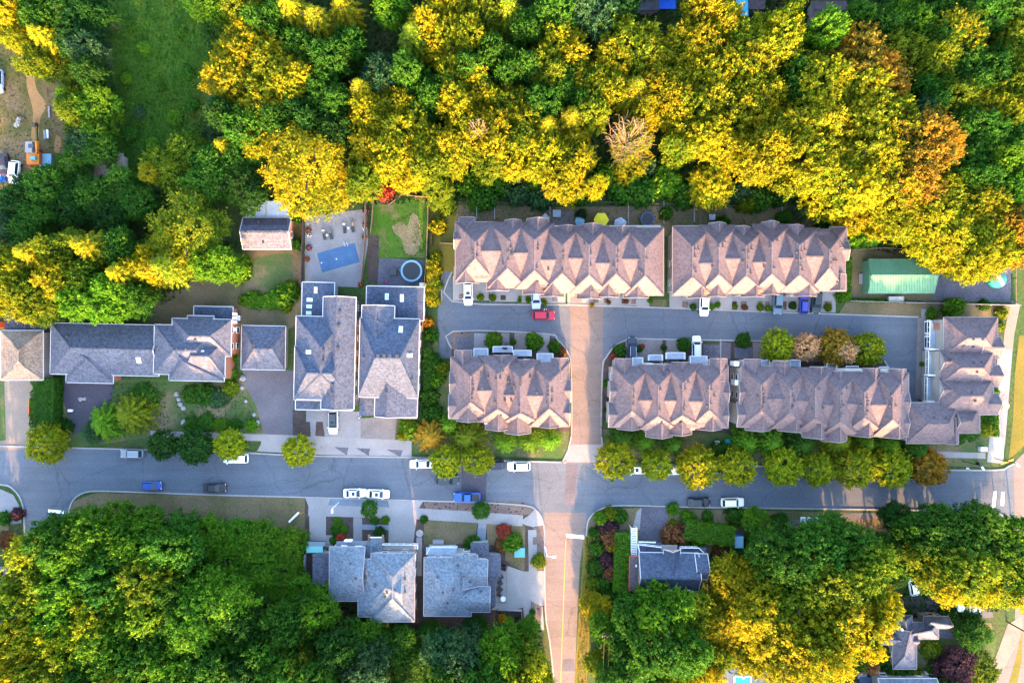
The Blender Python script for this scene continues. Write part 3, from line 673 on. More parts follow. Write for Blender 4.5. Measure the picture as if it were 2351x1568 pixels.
# ---- terraces: rows of narrow houses with steep gables
def terrace(name, label, T, sc_, units, saddles, xr, yr, zr=9.9, ze=6.75, vents=(), sway=0.0, lower=False):
    """units: (ridge x, north apex y, south apex y, north eave y, south eave y, (ngx, ngy, nghw, ngapex), (fgx, fgy, fghw, fgstart))"""
    c = ((xr[0] + xr[1]) / 2, (yr[0] + yr[1]) / 2)
    b = Building(name, label, T, c, 'roof_t', 'siding', cat='terrace', trim='trim_t')
    k = sc_ / 5.058; Wd = 298 * k
    for u in units:
        rx, na, sa, ne, se, ng, fg = u
        b.block(max(rx - Wd, xr[0]), ne, min(rx + Wd, xr[1]), se, 'y', rx, na, sa, zr, ze, name='roof', fascia=rx in (units[0][0], units[-1][0]), wall=False)
        if ng:
            gx, gy, gw, ga = ng; gw *= .78; slope = (zr - ze) / 4.0
            h = gw / sc_ / 1.3063 * PX * 1.3063 * 1.02 * slope * 1.3063 / 1.3063
            hw = gw / sc_ * PX / 1.3063; h = hw * slope * 1.05
            if lower: b.block(gx - gw, gy, gx + gw, gy + 300 * k, 'y', gx, gy, gy + 300 * k, ze - 0.15 + h + .25, ze - .15, name='gable_roof', win='N')
            elif ga: b.block(gx - gw, gy, gx + gw, gy + 320 * k, 'y', gx, ga, gy + 320 * k, ze - 0.1 + h, ze - .1, name='gable_roof')
            else: b.block(gx - gw, gy, gx + gw, gy + 330 * k, 'y', gx, gy, gy + 330 * k, ze + h, ze - .05, name='gable_roof', win='N')
        gx, gy, gw = fg[:3]; hw = gw / sc_ * PX / 1.3063
        fz = 8.75 if T in (L1, L2, L3) else 8.3
        b.block(gx - gw, gy - 240 * k, gx + gw, gy, 'y', gx, gy - 240 * k, gy, fz, 6.15, name='porch_roof', win='S')
    for (u, v), sy in zip(zip(units, units[1:]), saddles):
        b.block(u[0], sy - 400 * k, v[0], sy + 400 * k, 'x', sy, u[0], v[0], zr - 0.95, 7.4, name='saddle_roof', fascia=False, wall=False)
    # body of the row
    y0 = min(u[3] for u in units) + 30 * k; y1 = max(u[4] for u in units) - 40 * k
    return b

UW = terrace('terraced_houses', 'long upper row of seven gabled townhouses, behind the red car', UP, 5.058, [
    (430, 480, 740, 185, 1085, (305, 112, 152, 255), (300, 1108, 185)),
    (920, 440, 890, 180, 1185, (1005, 160, 155, None), (772, 1222, 165)),
    (1330, 450, 920, 200, 1200, (1378, 140, 210, None), (1345, 1278, 190)),
    (1749, 530, 960, 255, 1262, (1830, 248, 165, None), (1600, 1312, 175)),
    (2159, 530, 990, 240, 1265, (2200, 224, 190, None), (2165, 1345, 190)),
    (2569, 540, 970, 255, 1262, (2645, 262, 180, None), (2430, 1318, 180)),
    (3009, 570, 1000, 270, 1292, (3092, 268, 190, 470), (2870, 1330, 185))],
    [640, 670, 775, 750, 825, 760], (128, 3285), (180, 1280))
b = UW
for cx0, cy0, cx1, cy1, zz in ((150, 215, 3265, 700, 6.7), (150, 600, 660, 1060, 6.7), (640, 600, 1290, 1160, 6.72), (1270, 600, 3250, 1235, 6.74)):
    c = [b.P(cx0, cy0, zz), b.P(cx1, cy0, zz), b.P(cx1, cy1, zz), b.P(cx0, cy1, zz)]
    b.walls(c, zz, 0.2, 0, 'NS' if cy0 == 215 else 'SEW')
b.block(115, 330, 420, 590, 'x', 455, 115, 420, 7.65, 6.85, name='gable_roof')
for x, y in ((470, 548), (537, 618), (385, 620), (385, 668), (465, 700), (948, 475), (975, 570), (938, 630), (935, 755), (850, 825), (1420, 240), (1388, 540), (1385, 600), (1370, 880), (1540, 905), (1378, 1090), (1768, 645), (1768, 705), (1768, 745), (1758, 922), (1350, 190)): b.vent(x, y)
for x, y in ((248, 310), (620, 330), (1072, 365), (565, 645), (565, 672), (978, 632), (967, 718), (972, 795), (967, 930), (908, 858), (565, 842), (585, 1225), (1408, 738), (1300, 920), (1340, 950), (140, 930), (470, 530)): b.vent(x + 1619, y)
b.slab('chimney', 960, 655, 1010, 690, 7, 9.6, 'ventdark')
UE = terrace('terraced_houses', 'upper row of six gabled townhouses beside the green metal shed', U2, 5.058, [
    (490, 550, 1020, 250, 1292, (410, 245, 205, 460), (585, 1335, 170)),
    (895, 510, 980, 225, 1262, (868, 205, 160, None), (828, 1312, 175)),
    (1308, 540, 1000, 275, 1270, (1230, 262, 175, None), (1398, 1315, 175)),
    (1697, 490, 975, 210, 1250, (1672, 190, 165, None), (1640, 1282, 170)),
    (2117, 530, 985, 270, 1255, (2035, 243, 175, None), (2197, 1308, 175)),
    (2571, 600, 880, 300, 1225, (2700, 262, 160, 410), (2655, 1222, 165))],
    [825, 755, 810, 745, 720], (150, 2805), (230, 1270))
b = UE
for cx0, cy0, cx1, cy1, zz in ((215, 310, 2780, 800, 6.7), (215, 600, 2310, 1235, 6.72), (2250, 600, 2780, 1190, 6.74)):
    c = [b.P(cx0, cy0, zz), b.P(cx1, cy0, zz), b.P(cx1, cy1, zz), b.P(cx0, cy1, zz)]
    b.walls(c, zz, 0.2, 0, 'NS' if cy0 == 310 else 'SEW')
b.block(2650, 470, 2850, 760, 'x', 608, 2650, 2850, 7.5, 6.8, name='gable_roof')
for x, y in ((530, 600), (578, 600), (527, 708), (512, 895), (540, 948), (825, 400), (972, 485), (875, 560), (948, 560), (783, 862), (1192, 322), (1250, 635), (1338, 645), (1386, 600), (1330, 740), (1248, 785), (1325, 885), (1372, 958), (1570, 862), (1720, 880), (1660, 570), (1775, 470), (2068, 640), (2138, 630), (2188, 605), (2065, 750), (2132, 748), (2128, 850), (2155, 915), (2590, 645), (2628, 770), (2662, 768), (2588, 810), (2680, 1100)): b.vent(x, y)
for x, y in ((690, 1245), (1035, 1110), (1495, 1240), (2290, 1050)): b.slab('chimney', x - 25, y - 40, x + 25, y + 35, 6, 7.9, 'brick')

def lower_extra(b, walls, sgables, decks, T):
    for cx0, cy0, cx1, cy1, zz, wn in walls:
        c = [b.P(cx0, cy0, zz), b.P(cx1, cy0, zz), b.P(cx1, cy1, zz), b.P(cx0, cy1, zz)]
        b.walls(c, zz, 0.2, 0, wn)
    for g in sgables: b.block(*g, name='gable_roof')
    for x0, y0, x1, y1 in decks:
        b.slab('balcony', x0, y0, x1, y1, 2.75, 3.0, 'deck')
        b.railing([(x0, y1), (x0, y0), (x1, y0), (x1, y1)], 3.0, 0.95)
        b.slab('garage_door', x0 + 12, y1 - 20, x1 - 12, y1 - 14, 0.05, 2.3, 'trim')
LW = terrace('terraced_houses', 'lower row of four townhouses left of the sunlit street', L1, 4.355, [
    (400, 640, 990, 400, 1190, (303, 312, 140, None), (378, 1225, 165)),
    (752, 610, 1078, 372, 1250, (808, 375, 145, None), (765, 1335, 170)),
    (1052, 660, 1130, 432, 1260, (1090, 432, 142, None), (1012, 1385, 170)),
    (1428, 715, 1070, 465, 1300, (1560, 412, 142, None), (1425, 1300, 170))],
    [830, 885, 895], (140, 1695), (380, 1250), lower=False)
lower_extra(LW, [(170, 460, 1670, 1180, 6.7, 'EW'), (560, 420, 1260, 1290, 6.72, 'NS')],
    [(130, 590, 420, 860, 'x', 740, 130, 420, 7.6, 6.85), (1400, 690, 1702, 985, 'x', 835, 1400, 1702, 7.6, 6.85), (118, 880, 400, 1198, 'x', 1030, 118, 400, 7.7, 6.7), (1420, 970, 1688, 1290, 'x', 1120, 1420, 1688, 7.7, 6.7)],
    [(440, 285, 625, 385), (690, 258, 945, 335), (958, 308, 1190, 385), (1265, 350, 1475, 455)], L1)
for x, y in ((428, 715), (424, 765), (438, 828), (418, 885), (418, 945), (627, 662), (727, 685), (790, 672), (545, 795), (888, 712), (1050, 718), (1050, 765), (1178, 660), (1265, 860), (1402, 795), (1402, 850), (1405, 905), (1466, 848), (1462, 975), (1390, 1000), (850, 965), (932, 965), (715, 985), (795, 1155), (820, 580), (1030, 1035), (318, 420)): LW.vent(x, y)
LW.slab('chimney', 950, 765, 975, 820, 8, 9.3, 'ventdark')
for x, y in ((600, 1115), (1245, 1165)): LW.slab('chimney', x - 22, y - 40, x + 22, y + 35, 6, 7.9, 'brick')
LM = terrace('terraced_houses', 'lower row of four townhouses right of the sunlit street', L2, 4.355, [
    (460, 720, 1060, 470, 1262, (348, 375, 142, None), (425, 1285, 165)),
    (802, 720, 1130, 455, 1300, (850, 452, 135, None), (812, 1390, 170)),
    (1122, 690, 1115, 430, 1270, (1095, 422, 145, None), (1072, 1355, 165)),
    (1470, 720, 1045, 462, 1275, (1588, 376, 140, None), (1465, 1290, 165))],
    [910, 912, 925], (165, 1712), (380, 1270))
lower_extra(LM, [(205, 480, 1680, 1240, 6.7, 'EW'), (600, 430, 1300, 1320, 6.72, 'NS')],
    [(172, 660, 480, 930, 'x', 800, 172, 480, 7.6, 6.85), (1440, 680, 1718, 950, 'x', 815, 1440, 1718, 7.6, 6.85), (155, 945, 450, 1265, 'x', 1100, 155, 450, 7.7, 6.7), (1460, 950, 1700, 1275, 'x', 1110, 1460, 1700, 7.7, 6.7)],
    [(470, 360, 602, 465), (680, 325, 860, 398), (910, 295, 1152, 378), (1220, 340, 1440, 450)], L2)
for x, y in ((482, 790), (478, 880), (474, 970), (875, 570), (830, 775), (1095, 768), (1155, 768), (1195, 680), (1448, 775), (1440, 808), (1498, 775), (1535, 862), (1490, 960), (1432, 985), (1145, 985), (1137, 1040), (820, 1040), (848, 1215), (1090, 1215)): LM.vent(x, y)
LM.slab('roof_hatch', 815, 1065, 865, 1105, 8, 8.95, 'ventdark')
LR = terrace('terraced_houses', 'lower row of six townhouses behind the four autumn trees', L3, 4.355, [
    (490, 720, 1050, 470, 1260, (378, 382, 140, None), (450, 1300, 165)),
    (870, 755, 1080, 490, 1290, (760, 402, 140, None), (880, 1308, 170)),
    (1200, 745, 1150, 485, 1330, (1232, 482, 135, None), (1200, 1395, 170)),
    (1527, 800, 1200, 540, 1370, (1478, 538, 132, None), (1442, 1440, 165)),
    (1842, 810, 1140, 552, 1340, (1935, 502, 140, None), (1815, 1372, 165)),
    (2212, 830, 1170, 560, 1385, (2275, 512, 140, None), (2195, 1390, 165))],
    [890, 918, 970, 960, 968], (172, 2415), (400, 1300))
lower_extra(LR, [(215, 490, 2370, 1230, 6.7, 'EW'), (800, 520, 2300, 1320, 6.72, 'NS')],
    [(205, 670, 500, 960, 'x', 808, 205, 500, 7.6, 6.85), (2180, 790, 2412, 1080, 'x', 935, 2180, 2412, 7.6, 6.85), (175, 945, 470, 1262, 'x', 1100, 175, 470, 7.7, 6.7), (2200, 1060, 2395, 1388, 'x', 1210, 2200, 2395, 7.7, 6.7)],
    [(488, 395, 602, 468), (870, 390, 1000, 480), (1350, 440, 1480, 540), (1600, 470, 1760, 560), (2035, 480, 2150, 570)], L3)
for x, y in ((515, 790), (530, 830), (528, 890), (528, 945), (505, 1010), (440, 865), (892, 770), (908, 858), (922, 912), (905, 985), (885, 1020), (1255, 655), (1248, 765), (1155, 1030), (1225, 1235), (1297, 1020)): LR.vent(x, y)
for x, y in ((607, 755), (538, 830), (540, 930), (522, 1005), (558, 980), (535, 1085), (518, 1130), (865, 885), (878, 920), (875, 975), (792, 975), (872, 1055), (855, 1105), (1240, 990), (1190, 845), (1165, 985)): LR.vent(x + 1002, y)
for bx in ((140, 410, 205, 470), (150, 655, 200, 720)): LR.slab('window', *bx, 2.6, 5.2, 'trim')

# ---- right terrace
RB = Building('terraced_houses', 'right-hand terrace of hipped roofs facing the lane end, by the footpath', RT, (700, 750), 'roof_t', cat='terrace', trim='trim_t')
zr_, ze_ = 8.9, 6.5
RB.block(515, 178, 1062, 560, 'x', 392, 760, 935, zr_, ze_)
RB.block(478, 505, 1035, 860, 'x', 695, 690, 915, zr_, ze_)
RB.block(470, 795, 1020, 1165, 'x', 985, 690, 905, zr_, ze_)
for yy, xe in ((485, 1088), (772, 1078), (1060, 1062)): RB.block(880, yy - 105, xe, yy + 110, 'x', yy, 880, xe, 7.6, 6.35, name='gable_roof')
for yy, xw in ((632, 474), (917, 466)): RB.block(xw, yy - 118, 700, yy + 105, 'x', yy, xw, 700, 7.9, 6.4, name='gable_roof', wall=False)
RB.block(135, 1050, 662, 1462, 'x', 1268, 350, 560, zr_, ze_)
RB.block(625, 1095, 880, 1358, 'x', 1235, 625, 800, 8.2, 6.3)
RB.block(540, 1200, 662, 1465, 'y', 600, 1200, 1465, 7.6, 6.5, name='gable_roof', wall=False)
for x, y in ((810, 405), (905, 405), (712, 475), (810, 482), (848, 738), (830, 1032), (820, 635), (905, 630), (800, 940), (540, 1200), (415, 1195), (590, 620)): RB.vent(x, y)
c = [RB.P(405, 215, 2.9), RB.P(640, 215, 2.9), RB.P(600, 1035, 2.9), RB.P(385, 1035, 2.9)]
RB.walls(c, 2.9, 0.1)
RB.slab('balcony', 375, 235, 520, 495, 2.9, 3.08, 'deck'); RB.slab('balcony', 362, 525, 465, 760, 2.9, 3.08, 'deck'); RB.slab('balcony', 345, 790, 460, 1035, 2.9, 3.08, 'deck')
for y0, y1, x in ((205, 500, 372), (520, 765, 358), (790, 1035, 344)):
    RB.railing([(x, y0), (x - 4, y1)], 3.08, 0.95); 
    RB.slab('party_screen', x, y1 - 4, x + 105, y1 + 10, 2.9, 4.4, 'trim')
for y0, y1, x in ((210, 345, 320), (365, 500, 315), (530, 660, 310), (805, 935, 300)):
    p, q_ = RB.P(405, y0, 2.9), RB.P(405 - (y1 - 215) * .024, y1, 2.9); p.x += .02 - (y0 - 215) * .0002; q_.x = p.x; xx = p.x
    mb = MB(); mb.prism([(xx - .06, p.y), (xx + .05, p.y), (xx + .05, q_.y), (xx - .06, q_.y)], .05, 2.5); fr = mb.build('garage_door', M['trim'], RB.e)
    pn = MB(); pn.prism([(xx - .10, p.y - .3), (xx - .05, p.y - .3), (xx - .05, q_.y + .3), (xx - .10, q_.y + .3)], .25, 2.2); o = pn.build('pane', M['glass']); o.parent = fr; o.matrix_parent_inverse = Matrix.Translation(-RB.e.location)
RB.slab('stair_hut', 455, 240, 520, 300, 3.1, 4.6, 'brick')

# ---- left side
TL = tile(0, 880, 3.267)
b = Building('garage', 'tan hip-roofed garage at the left edge, beside the bungalow', TL, (215, 610), 'roof_tan', cat='garage')
b.block(8, 365, 420, 848, 'y', 185, 545, 690, 6.2, 3.6, win='S')
b.block(128, 500, 240, 725, 'y', 180, 560, 665, 6.7, 5.6, name='roof_cap', fascia=False, wall=False)
b.flat(45, 180, 452, 358, 3.0, 'roof_dark', fascia=False)
b.vent(255, 320)
b = Building('trellis', 'narrow brown lattice trellis between the tan garage and the bungalow', TL, (450, 620), 'roof_tan', cat='trellis')
for k in range(7):
    y = 455 + k * 60; b.slab('lattice_slat', 425, y, 445, y + 16, 1.6, 1.75, 'wooddark')
b.slab('rail', 414, 400, 424, 815, 0, 1.8, 'trim'); b.slab('walkway', 447, 300, 478, 810, 0.0, 0.12, 'concrete')
T5 = tile(430, 880, 3.267)
b = Building('bungalow', 'long slate-grey bungalow with hipped roof and taller right-hand wing', TL, (1150, 560), 'roof_g', 'brick', rot=1.2, cat='house')
dx = 430 * 3.267
b.block(497, 305, 1560, 800, 'x', 545, 690, 1560, 6.3, 3.7, win='NSW')
b.block(655, 600, 1112, 880, 'y', 850, 600, 650, 5.7, 3.6, win='S')
b.skylight(1362, 650, 42, 62)
for x, y in ((745, 520), (1037, 532), (1292, 545), (662, 432)): b.vent(x, y)
def q(x0, y0, x1, y1): return x0 + dx, y0, x1 + dx, y1
b.block(*q(105, 300, 700, 780), 'x', 545, 300 + dx, 505 + dx, 8.3, 5.6, roof='roof_g', win='W')
b.block(*q(278, 235, 856, 592), 'x', 405, 450 + dx, 640 + dx, 8.4, 5.62, win='E')
b.block(*q(258, 560, 795, 838), 'y', 385 + dx, 560, 660, 7.9, 5.58, win='S')
b.block(*q(380, 430, 800, 800), 'x', 600, 470 + dx, 640 + dx, 8.3, 5.6)
b.block(*q(425, 205, 680, 400), 'y', 532 + dx, 340, 400, 7.3, 5.55, name='gable_roof')
b.flat(*q(485, 108, 870, 260), 3.2, 'roof_n', win='N')
for x, y in ((330, 525), (420, 530), (510, 440), (640, 400)): b.vent(x + dx, y)
b.skylight(580 + dx, 548, 30, 18)
for k in range(3): b.slab('window', *q(866, 165 + k * 40, 886, 192 + k * 40), 2.5, 3.9, 'trim')
b.slab('window', *q(862, 310, 878, 345), 2.5, 3.9, 'trim')
b = Building('garage', 'square grey hip-roofed garage above the wide asphalt drive', T5, (1175, 535), 'roof_g', cat='garage', rot=1.0)
b.block(962, 320, 1388, 745, 'x', 543, 1090, 1260, 5.2, 3.0, win='NS')
for x, y in ((1090, 508), (1228, 510)): b.vent(x, y)
T4 = tile(860, 820, 3.135)
b = Building('house', 'two-storey slate-roofed house below the covered pool, white car in front', T4, (350, 700), 'roof_n', 'siding_b', cat='house', rot=1.2)
b.flat(132, 85, 438, 420, 4.0, 'roof_n', win='NW')
for x, y, wt, ht in ((262, 160, 30, 58), (207, 252, 54, 34), (204, 314, 50, 34), (201, 376, 48, 34)): b.skylight(x, y, wt, ht)
b.block(85, 408, 560, 1192, 'y', 325, 690, 950, 8.8, 6.1, win='WS')
b.block(335, 222, 640, 1270, 'y', 485, 222, 1270, 8.2, 6.12, win='NES')
b.block(78, 690, 600, 1185, 'x', 942, 200, 420, 8.75, 6.15, name='cross_roof')
b.flat(92, 1185, 632, 1285, 3.3, 'roof_n', win='S')
b.skylight(207, 742, 56, 36)
for x, y in ((490, 365), (486, 492), (484, 705), (345, 730), (342, 835), (438, 1050), (434, 1130)): b.vent(x, y, True)
b = Building('house', 'slate-roofed house with row of ridge vents, below the round trampoline', T4, (970, 740), 'roof_n', 'siding_b', cat='house', rot=1.2)
b.flat(737, 122, 1282, 440, 4.2, 'roof_n', win='NE')
for x, y, wt, ht in ((930, 220, 34, 60), (1072, 230, 34, 70)): b.skylight(x, y, wt, ht)
b.block(685, 425, 1240, 1165, 'x', 797, 835, 1060, 9.4, 6.2, roof='roof_n', win='WES')
b.block(700, 308, 1004, 800, 'y', 850, 308, 800, 7.9, 6.15, win='N')
b.block(840, 900, 1235, 1345, 'y', 965, 900, 1345, 7.4, 5.6, win='S')
b.flat(694, 1160, 842, 1340, 4.6, 'roof_n', fascia=False); b.flat(1100, 1170, 1238, 1365, 4.4, 'roof_t', fascia=False, win='S')
b.skylight(1155, 766, 60, 36); b.skylight(1068, 525, 38, 62)
for x in (860, 918, 973, 1040): b.vent(x, 775, True)
for x, y in ((850, 450), (848, 560), (945, 1122), (1185, 990), (725, 795)): b.vent(x, y)
T6 = tile(700, 560, 2.8)
b = Building('outbuilding', 'gabled outbuilding with dark and grey roof slopes beside the big gold tree', T6, (280, 400), 'roof_dark', 'brick', cat='outbuilding')
b.block(82, 262, 482, 524, 'x', 388, 82, 482, 4.6, 3.0, win='SE', roof='roof_g')
b.vent(213, 295); b.vent(400, 370); b.vent(108, 384); b.vent(254, 472)
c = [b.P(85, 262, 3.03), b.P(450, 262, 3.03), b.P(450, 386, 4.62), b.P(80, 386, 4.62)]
mb = MB(); mb.poly([v + Vector((0, 0, .03)) for v in c][::-1]); mb.poly([v + Vector((0, 0, .0)) for v in c]); mb.build('north_slope', M['roof_dark'], b.e)  # darker layer over the north slope only
b = Building('carport', 'corrugated pale lean-to carport behind the gabled outbuilding', T6, (280, 195), 'tarpwhite', cat='carport')
b.flat(105, 122, 462, 268, 2.7, 'tarpwhite', 0.08, 'corrugated_sheet', wall=False, fascia=False)
for x in (105, 270, 460): b.slab('beam', x, 118, x + 8, 270, 2.6, 2.85, 'trim_grey')
for x, y in ((108, 125), (455, 125), (108, 262), (455, 262)): b.slab('post', x, y, x + 8, y + 6, 0, 2.6, 'wood')
# ---- bottom houses
b = Building('house', 'pale grey-blue house with sunlit right roof slope, left of the corner house', B7, (700, 1050), 'roof_lb', 'siding_b', cat='house', rot=0.3, trim='trim_grey')
b.block(337, 652, 742, 1268, 'x', 960, 600, 742, 8.0, 5.6, win='NWS')
b.block(815, 722, 1312, 1503, 'y', 1062, 990, 1245, 8.75, 5.9, win='NES')
b.block(668, 797, 1180, 1448, 'x', 1122, 985, 1180, 8.70, 5.92, win='NS')
b.flat(142, 728, 345, 1100, 3.0, 'roof_g', fascia=False, win='W')
b.flat(758, 590, 945, 800, 3.6, 'roof_lb', fascia=False)
b.slab('balcony', 940, 625, 1345, 672, 3.0, 3.2, 'concrete'); b.railing([(1345, 672), (1345, 622), (940, 622)], 3.2, 0.95)
b.slab('garage_door', 960, 690, 1280, 698, 0.1, 2.4, 'trim')
b.slab('pergola_beam', 775, 510, 800, 588, 2.8, 3.0, 'wood'); b.slab('pergola_beam', 935, 510, 960, 590, 2.8, 3.0, 'wood'); b.slab('pergola_beam', 800, 535, 935, 545, 2.8, 3.0, 'trim')
b.slab('porch_roof', 415, 590, 745, 648, 4.2, 4.5, 'bluepave')
for x, y, w_ in ((500, 585, 90), (465, 645, 70), (625, 650, 80)): b.slab('window', x, y - 6, x + w_, y + 6, 3.8, 5.0, 'trim')
for x, y in ((578, 838), (745, 998), (865, 1070), (865, 1095), (1205, 1015), (1205, 1160), (1000, 1170), (975, 1215), (640, 1008)): b.vent(x, y)
cn = Building('canopy', 'teal glass canopy beside the pale grey-blue house', B7, (170, 670), 'tealglass', cat='canopy')
cn.flat(70, 640, 262, 715, 2.6, 'tealglass', 0.06, 'glass_panel', wall=False, fascia=False); cn.flat(80, 590, 290, 638, 2.62, 'bluepave', 0.08, 'panel', wall=False, fascia=False)
for x, y in ((75, 650), (255, 650), (75, 710), (255, 710)): cn.slab('post', x, y, x + 7, y + 7, 0, 2.55, 'trim_grey')
b = Building('house', 'blue-grey corner house with lower porch roofs, beside the sunlit south street', B8, (530, 1080), 'roof_lb', 'siding_b', cat='house', rot=0.4, trim='trim_grey')
b.roof = 'roof_g'
b.block(160, 775, 700, 1440, 'x', 1125, 400, 440, 9.0, 5.9, roof='roof_lb', win='NWS')
b.block(485, 742, 770, 1100, 'y', 620, 850, 1100, 7.6, 5.95, roof='roof_lb', win='N')
b.block(420, 795, 886, 1090, 'x', 940, 420, 886, 7.5, 5.9, roof='roof_lb', win='NE')
b.block(330, 1105, 916, 1390, 'x', 1245, 430, 916, 7.9, 5.93, roof='roof_lb', win='ES')
b.flat(690, 602, 902, 780, 3.4, 'roof_g', fascia=False); b.flat(884, 745, 1040, 990, 3.2, 'roof_g', fascia=False, win='E'); b.flat(905, 985, 980, 1330, 3.1, 'roof_g', fascia=False, win='E')
b.flat(180, 655, 530, 745, 3.0, 'roof_n', fascia=False)
b.slab('balcony', 180, 655, 530, 740, 3.0, 3.08, 'deck'); b.railing([(185, 740), (225, 655), (535, 655)], 3.08, 0.95)
b.slab('step', 600, 680, 690, 740, 0.0, 0.5, 'bluepave'); b.slab('planter', 255, 575, 380, 620, 0, 0.6, 'trim_grey')
for x, y in ((545, 855), (312, 993), (616, 985), (378, 1170), (498, 1140), (812, 1148), (640, 1225), (805, 1290), (430, 1290), (690, 1045)): b.vent(x, y)
b = Building('house', 'dark slate house with white balcony rails, right of the sunlit street corner', B9, (590, 530), 'roof_dark', 'brick', cat='house', rot=0.8)
b.block(395, 398, 792, 652, 'x', 545, 395, 792, 6.9, 4.6, roof='roof_n', win='ES')
b.block(770, 402, 852, 570, 'x', 500, 770, 852, 6.5, 4.65, roof='roof_n', win='E')
b.block(560, 378, 670, 560, 'y', 610, 378, 560, 6.4, 4.7, roof='roof_n', name='gable_roof', win='N')
b.flat(330, 425, 400, 655, 4.2, 'roof_t', trim='rust')
b.slab('balcony', 390, 330, 545, 400, 2.9, 3.05, 'roof_n'); b.slab('balcony', 672, 358, 845, 408, 2.9, 3.05, 'roof_n'); b.slab('landing', 540, 345, 650, 380, 2.9, 3.1, 'concrete')
b.railing([(398, 400), (388, 345), (542, 362)], 3.05, 1.0); b.railing([(675, 405), (672, 362), (795, 362), (845, 408)], 3.05, 1.0); b.railing([(392, 328), (505, 330)], 3.05, 0.6)
b.skylight(376, 487, 10, 16)
pg = Building('pergola', 'white slatted pergola beside the dark slate house and clipped hedge', B9, (362, 328), 'trim', cat='pergola')
for k in range(17):
    y = 232 + k * 11.4; pg.slab('slat', 340, y, 384, y + 6, 2.5, 2.62, 'trim')
for x in (342, 378): pg.slab('rail', x, 228, x + 5, 426, 2.38, 2.5, 'trim')
for x, y in ((341, 232), (379, 232), (341, 418), (379, 418)): pg.slab('post', x, y, x + 5, y + 5, 0, 2.38, 'trim')
b = Building('bungalow', 'grey cross-shaped bungalow in the bottom right corner by the dark drive', BR, (430, 570), 'roof_g', 'siding_b', cat='house', trim='trim_t')
b.block(305, 470, 485, 785, 'y', 395, 470, 690, 5.4, 3.4, win='WES')
b.block(140, 522, 480, 598, 'x', 560, 200, 480, 4.6, 3.45, win='S')
b.block(335, 375, 450, 560, 'y', 400, 420, 560, 4.9, 3.42, win='NW')
b.block(400, 430, 655, 555, 'x', 492, 400, 600, 5.2, 3.4, win='NS')
b.block(545, 382, 728, 472, 'x', 430, 600, 728, 5.0, 3.45, win='NE')
b.skylight(373, 482, 14, 18); b.skylight(400, 590, 16, 14)
b.slab('side_shed', 270, 640, 288, 672, 0, 1.4, 'trim')
# ---- metal shed
TS = tile(2560, 700, 2.63)
b = Building('metal_shed', 'green ribbed metal shed with a pitched roof, partly sunlit', TS, (380, 340), 'metalgreen', 'metalgreen', cat='shed', trim='metalgreen')
b.block(120, 208, 634, 470, 'x', 335, 120, 634, 4.2, 2.9, inset=0.1, win='')
nr = 25
rb = {}
for k in range(nr):
    x = 128 + k * (500 / (nr - 1)); l = b.e.location
    for ya, yb in ((212, 333), (338, 467)):
        za, zb = (2.92, 4.2) if ya == 212 else (4.2, 2.92)
        mb = MB(); p, q_ = b.P(x, ya, za), b.P(x, yb, zb); mb.bar(p + Vector((0, 0, .03)), q_ + Vector((0, 0, .03)), 0.09, 0.1)
        mb.build('roof_rib', M['metalgreen'], b.e)
o = thing('pallet_stack', 'weathered wooden pallets left of the green metal shed', 'pallets', W(*TS(85, 330)))
for (x0, y0, x1, y1, z) in ((90, 232, 122, 330, 0.5), (38, 320, 98, 402, 0.35)):
    for k in range(5):
        mb = MB(); xa = x0 + (x1 - x0) * k / 5; xb = x0 + (x1 - x0) * (k + .8) / 5
        P = [W(*TS(*p)) for p in ((xa, y0), (xb, y0), (xb, y1), (xa, y1))]; mb.prism(P, z - 0.05, z); mb.build('plank', M['trim_grey'], o)
    for yy in (y0 + 6, (y0 + y1) / 2, y1 - 8):
        mb = MB(); P = [W(*TS(*p)) for p in ((x0, yy), (x1, yy), (x1, yy + 5), (x0, yy + 5))]; mb.prism(P, 0.0, z - 0.055); mb.build('bearer', M['wood'], o)
o = thing('pipe', 'pale pipe lying across the top corner of the green metal shed roof', 'pipe', W(*TS(590, 235)))
mb = MB(); mb.bar(W(*TS(540, 245), 3.6), W(*TS(630, 233), 3.6), 0.16, 0.16, n=8); mb.build('tube', M['trim'], o)
# ---- far things at the frame's top and other small roofs
b = Building('lean_to', 'grey-roofed hut with blue tarpaulin at the top edge of the woods', ident, (1500, 10), 'roof_g', cat='hut')
b.flat(1466, -30, 1515, 24, 3.0, 'roof_g', wall=True, fascia=False); b.flat(1513, -30, 1552, 21, 3.05, 'tarpblue', 0.06, 'tarpaulin', wall=False, fascia=False)
b = Building('lean_to', 'cyan tarpaulin shelter beside a purple-grey roof at the top edge', ident, (1720, 10), 'roof_n', cat='hut')
b.flat(1690, -30, 1718, 38, 2.8, 'tarpcyan', 0.06, 'tarpaulin', wall=True, fascia=False); b.flat(1720, -30, 1757, 22, 3.0, 'roof_t', fascia=False)
b = Building('broken_shed', 'mossy broken shed roof among trees at the top right', ident, (1900, 35), 'roof_t', cat='shed')
b.block(1862, 2, 1942, 78, 'x', 30, 1862, 1942, 4.0, 2.6, fascia=False)
b = Building('old_shed', 'leaf-littered old shed roof in the dark trees at left', ident, (250, 385), 'roof_tan', cat='shed')
b.block(215, 352, 282, 415, 'y', 250, 352, 415, 3.4, 2.6, fascia=False)
b = Building('house', 'brown-roofed house corner at the left edge below the road', ident, (5, 1400), 'roof_t', cat='house')
b.block(-60, 1440, 18, 1500, 'x', 1470, -60, 18, 5, 3.5)
b = Building('house', 'pale blue roof edge at the bottom of the frame, right of the pool', BR, (400, 900), 'roof_lb', cat='house')
b.block(190, 862, 640, 1000, 'x', 930, 190, 640, 5.5, 4.0, win='N')
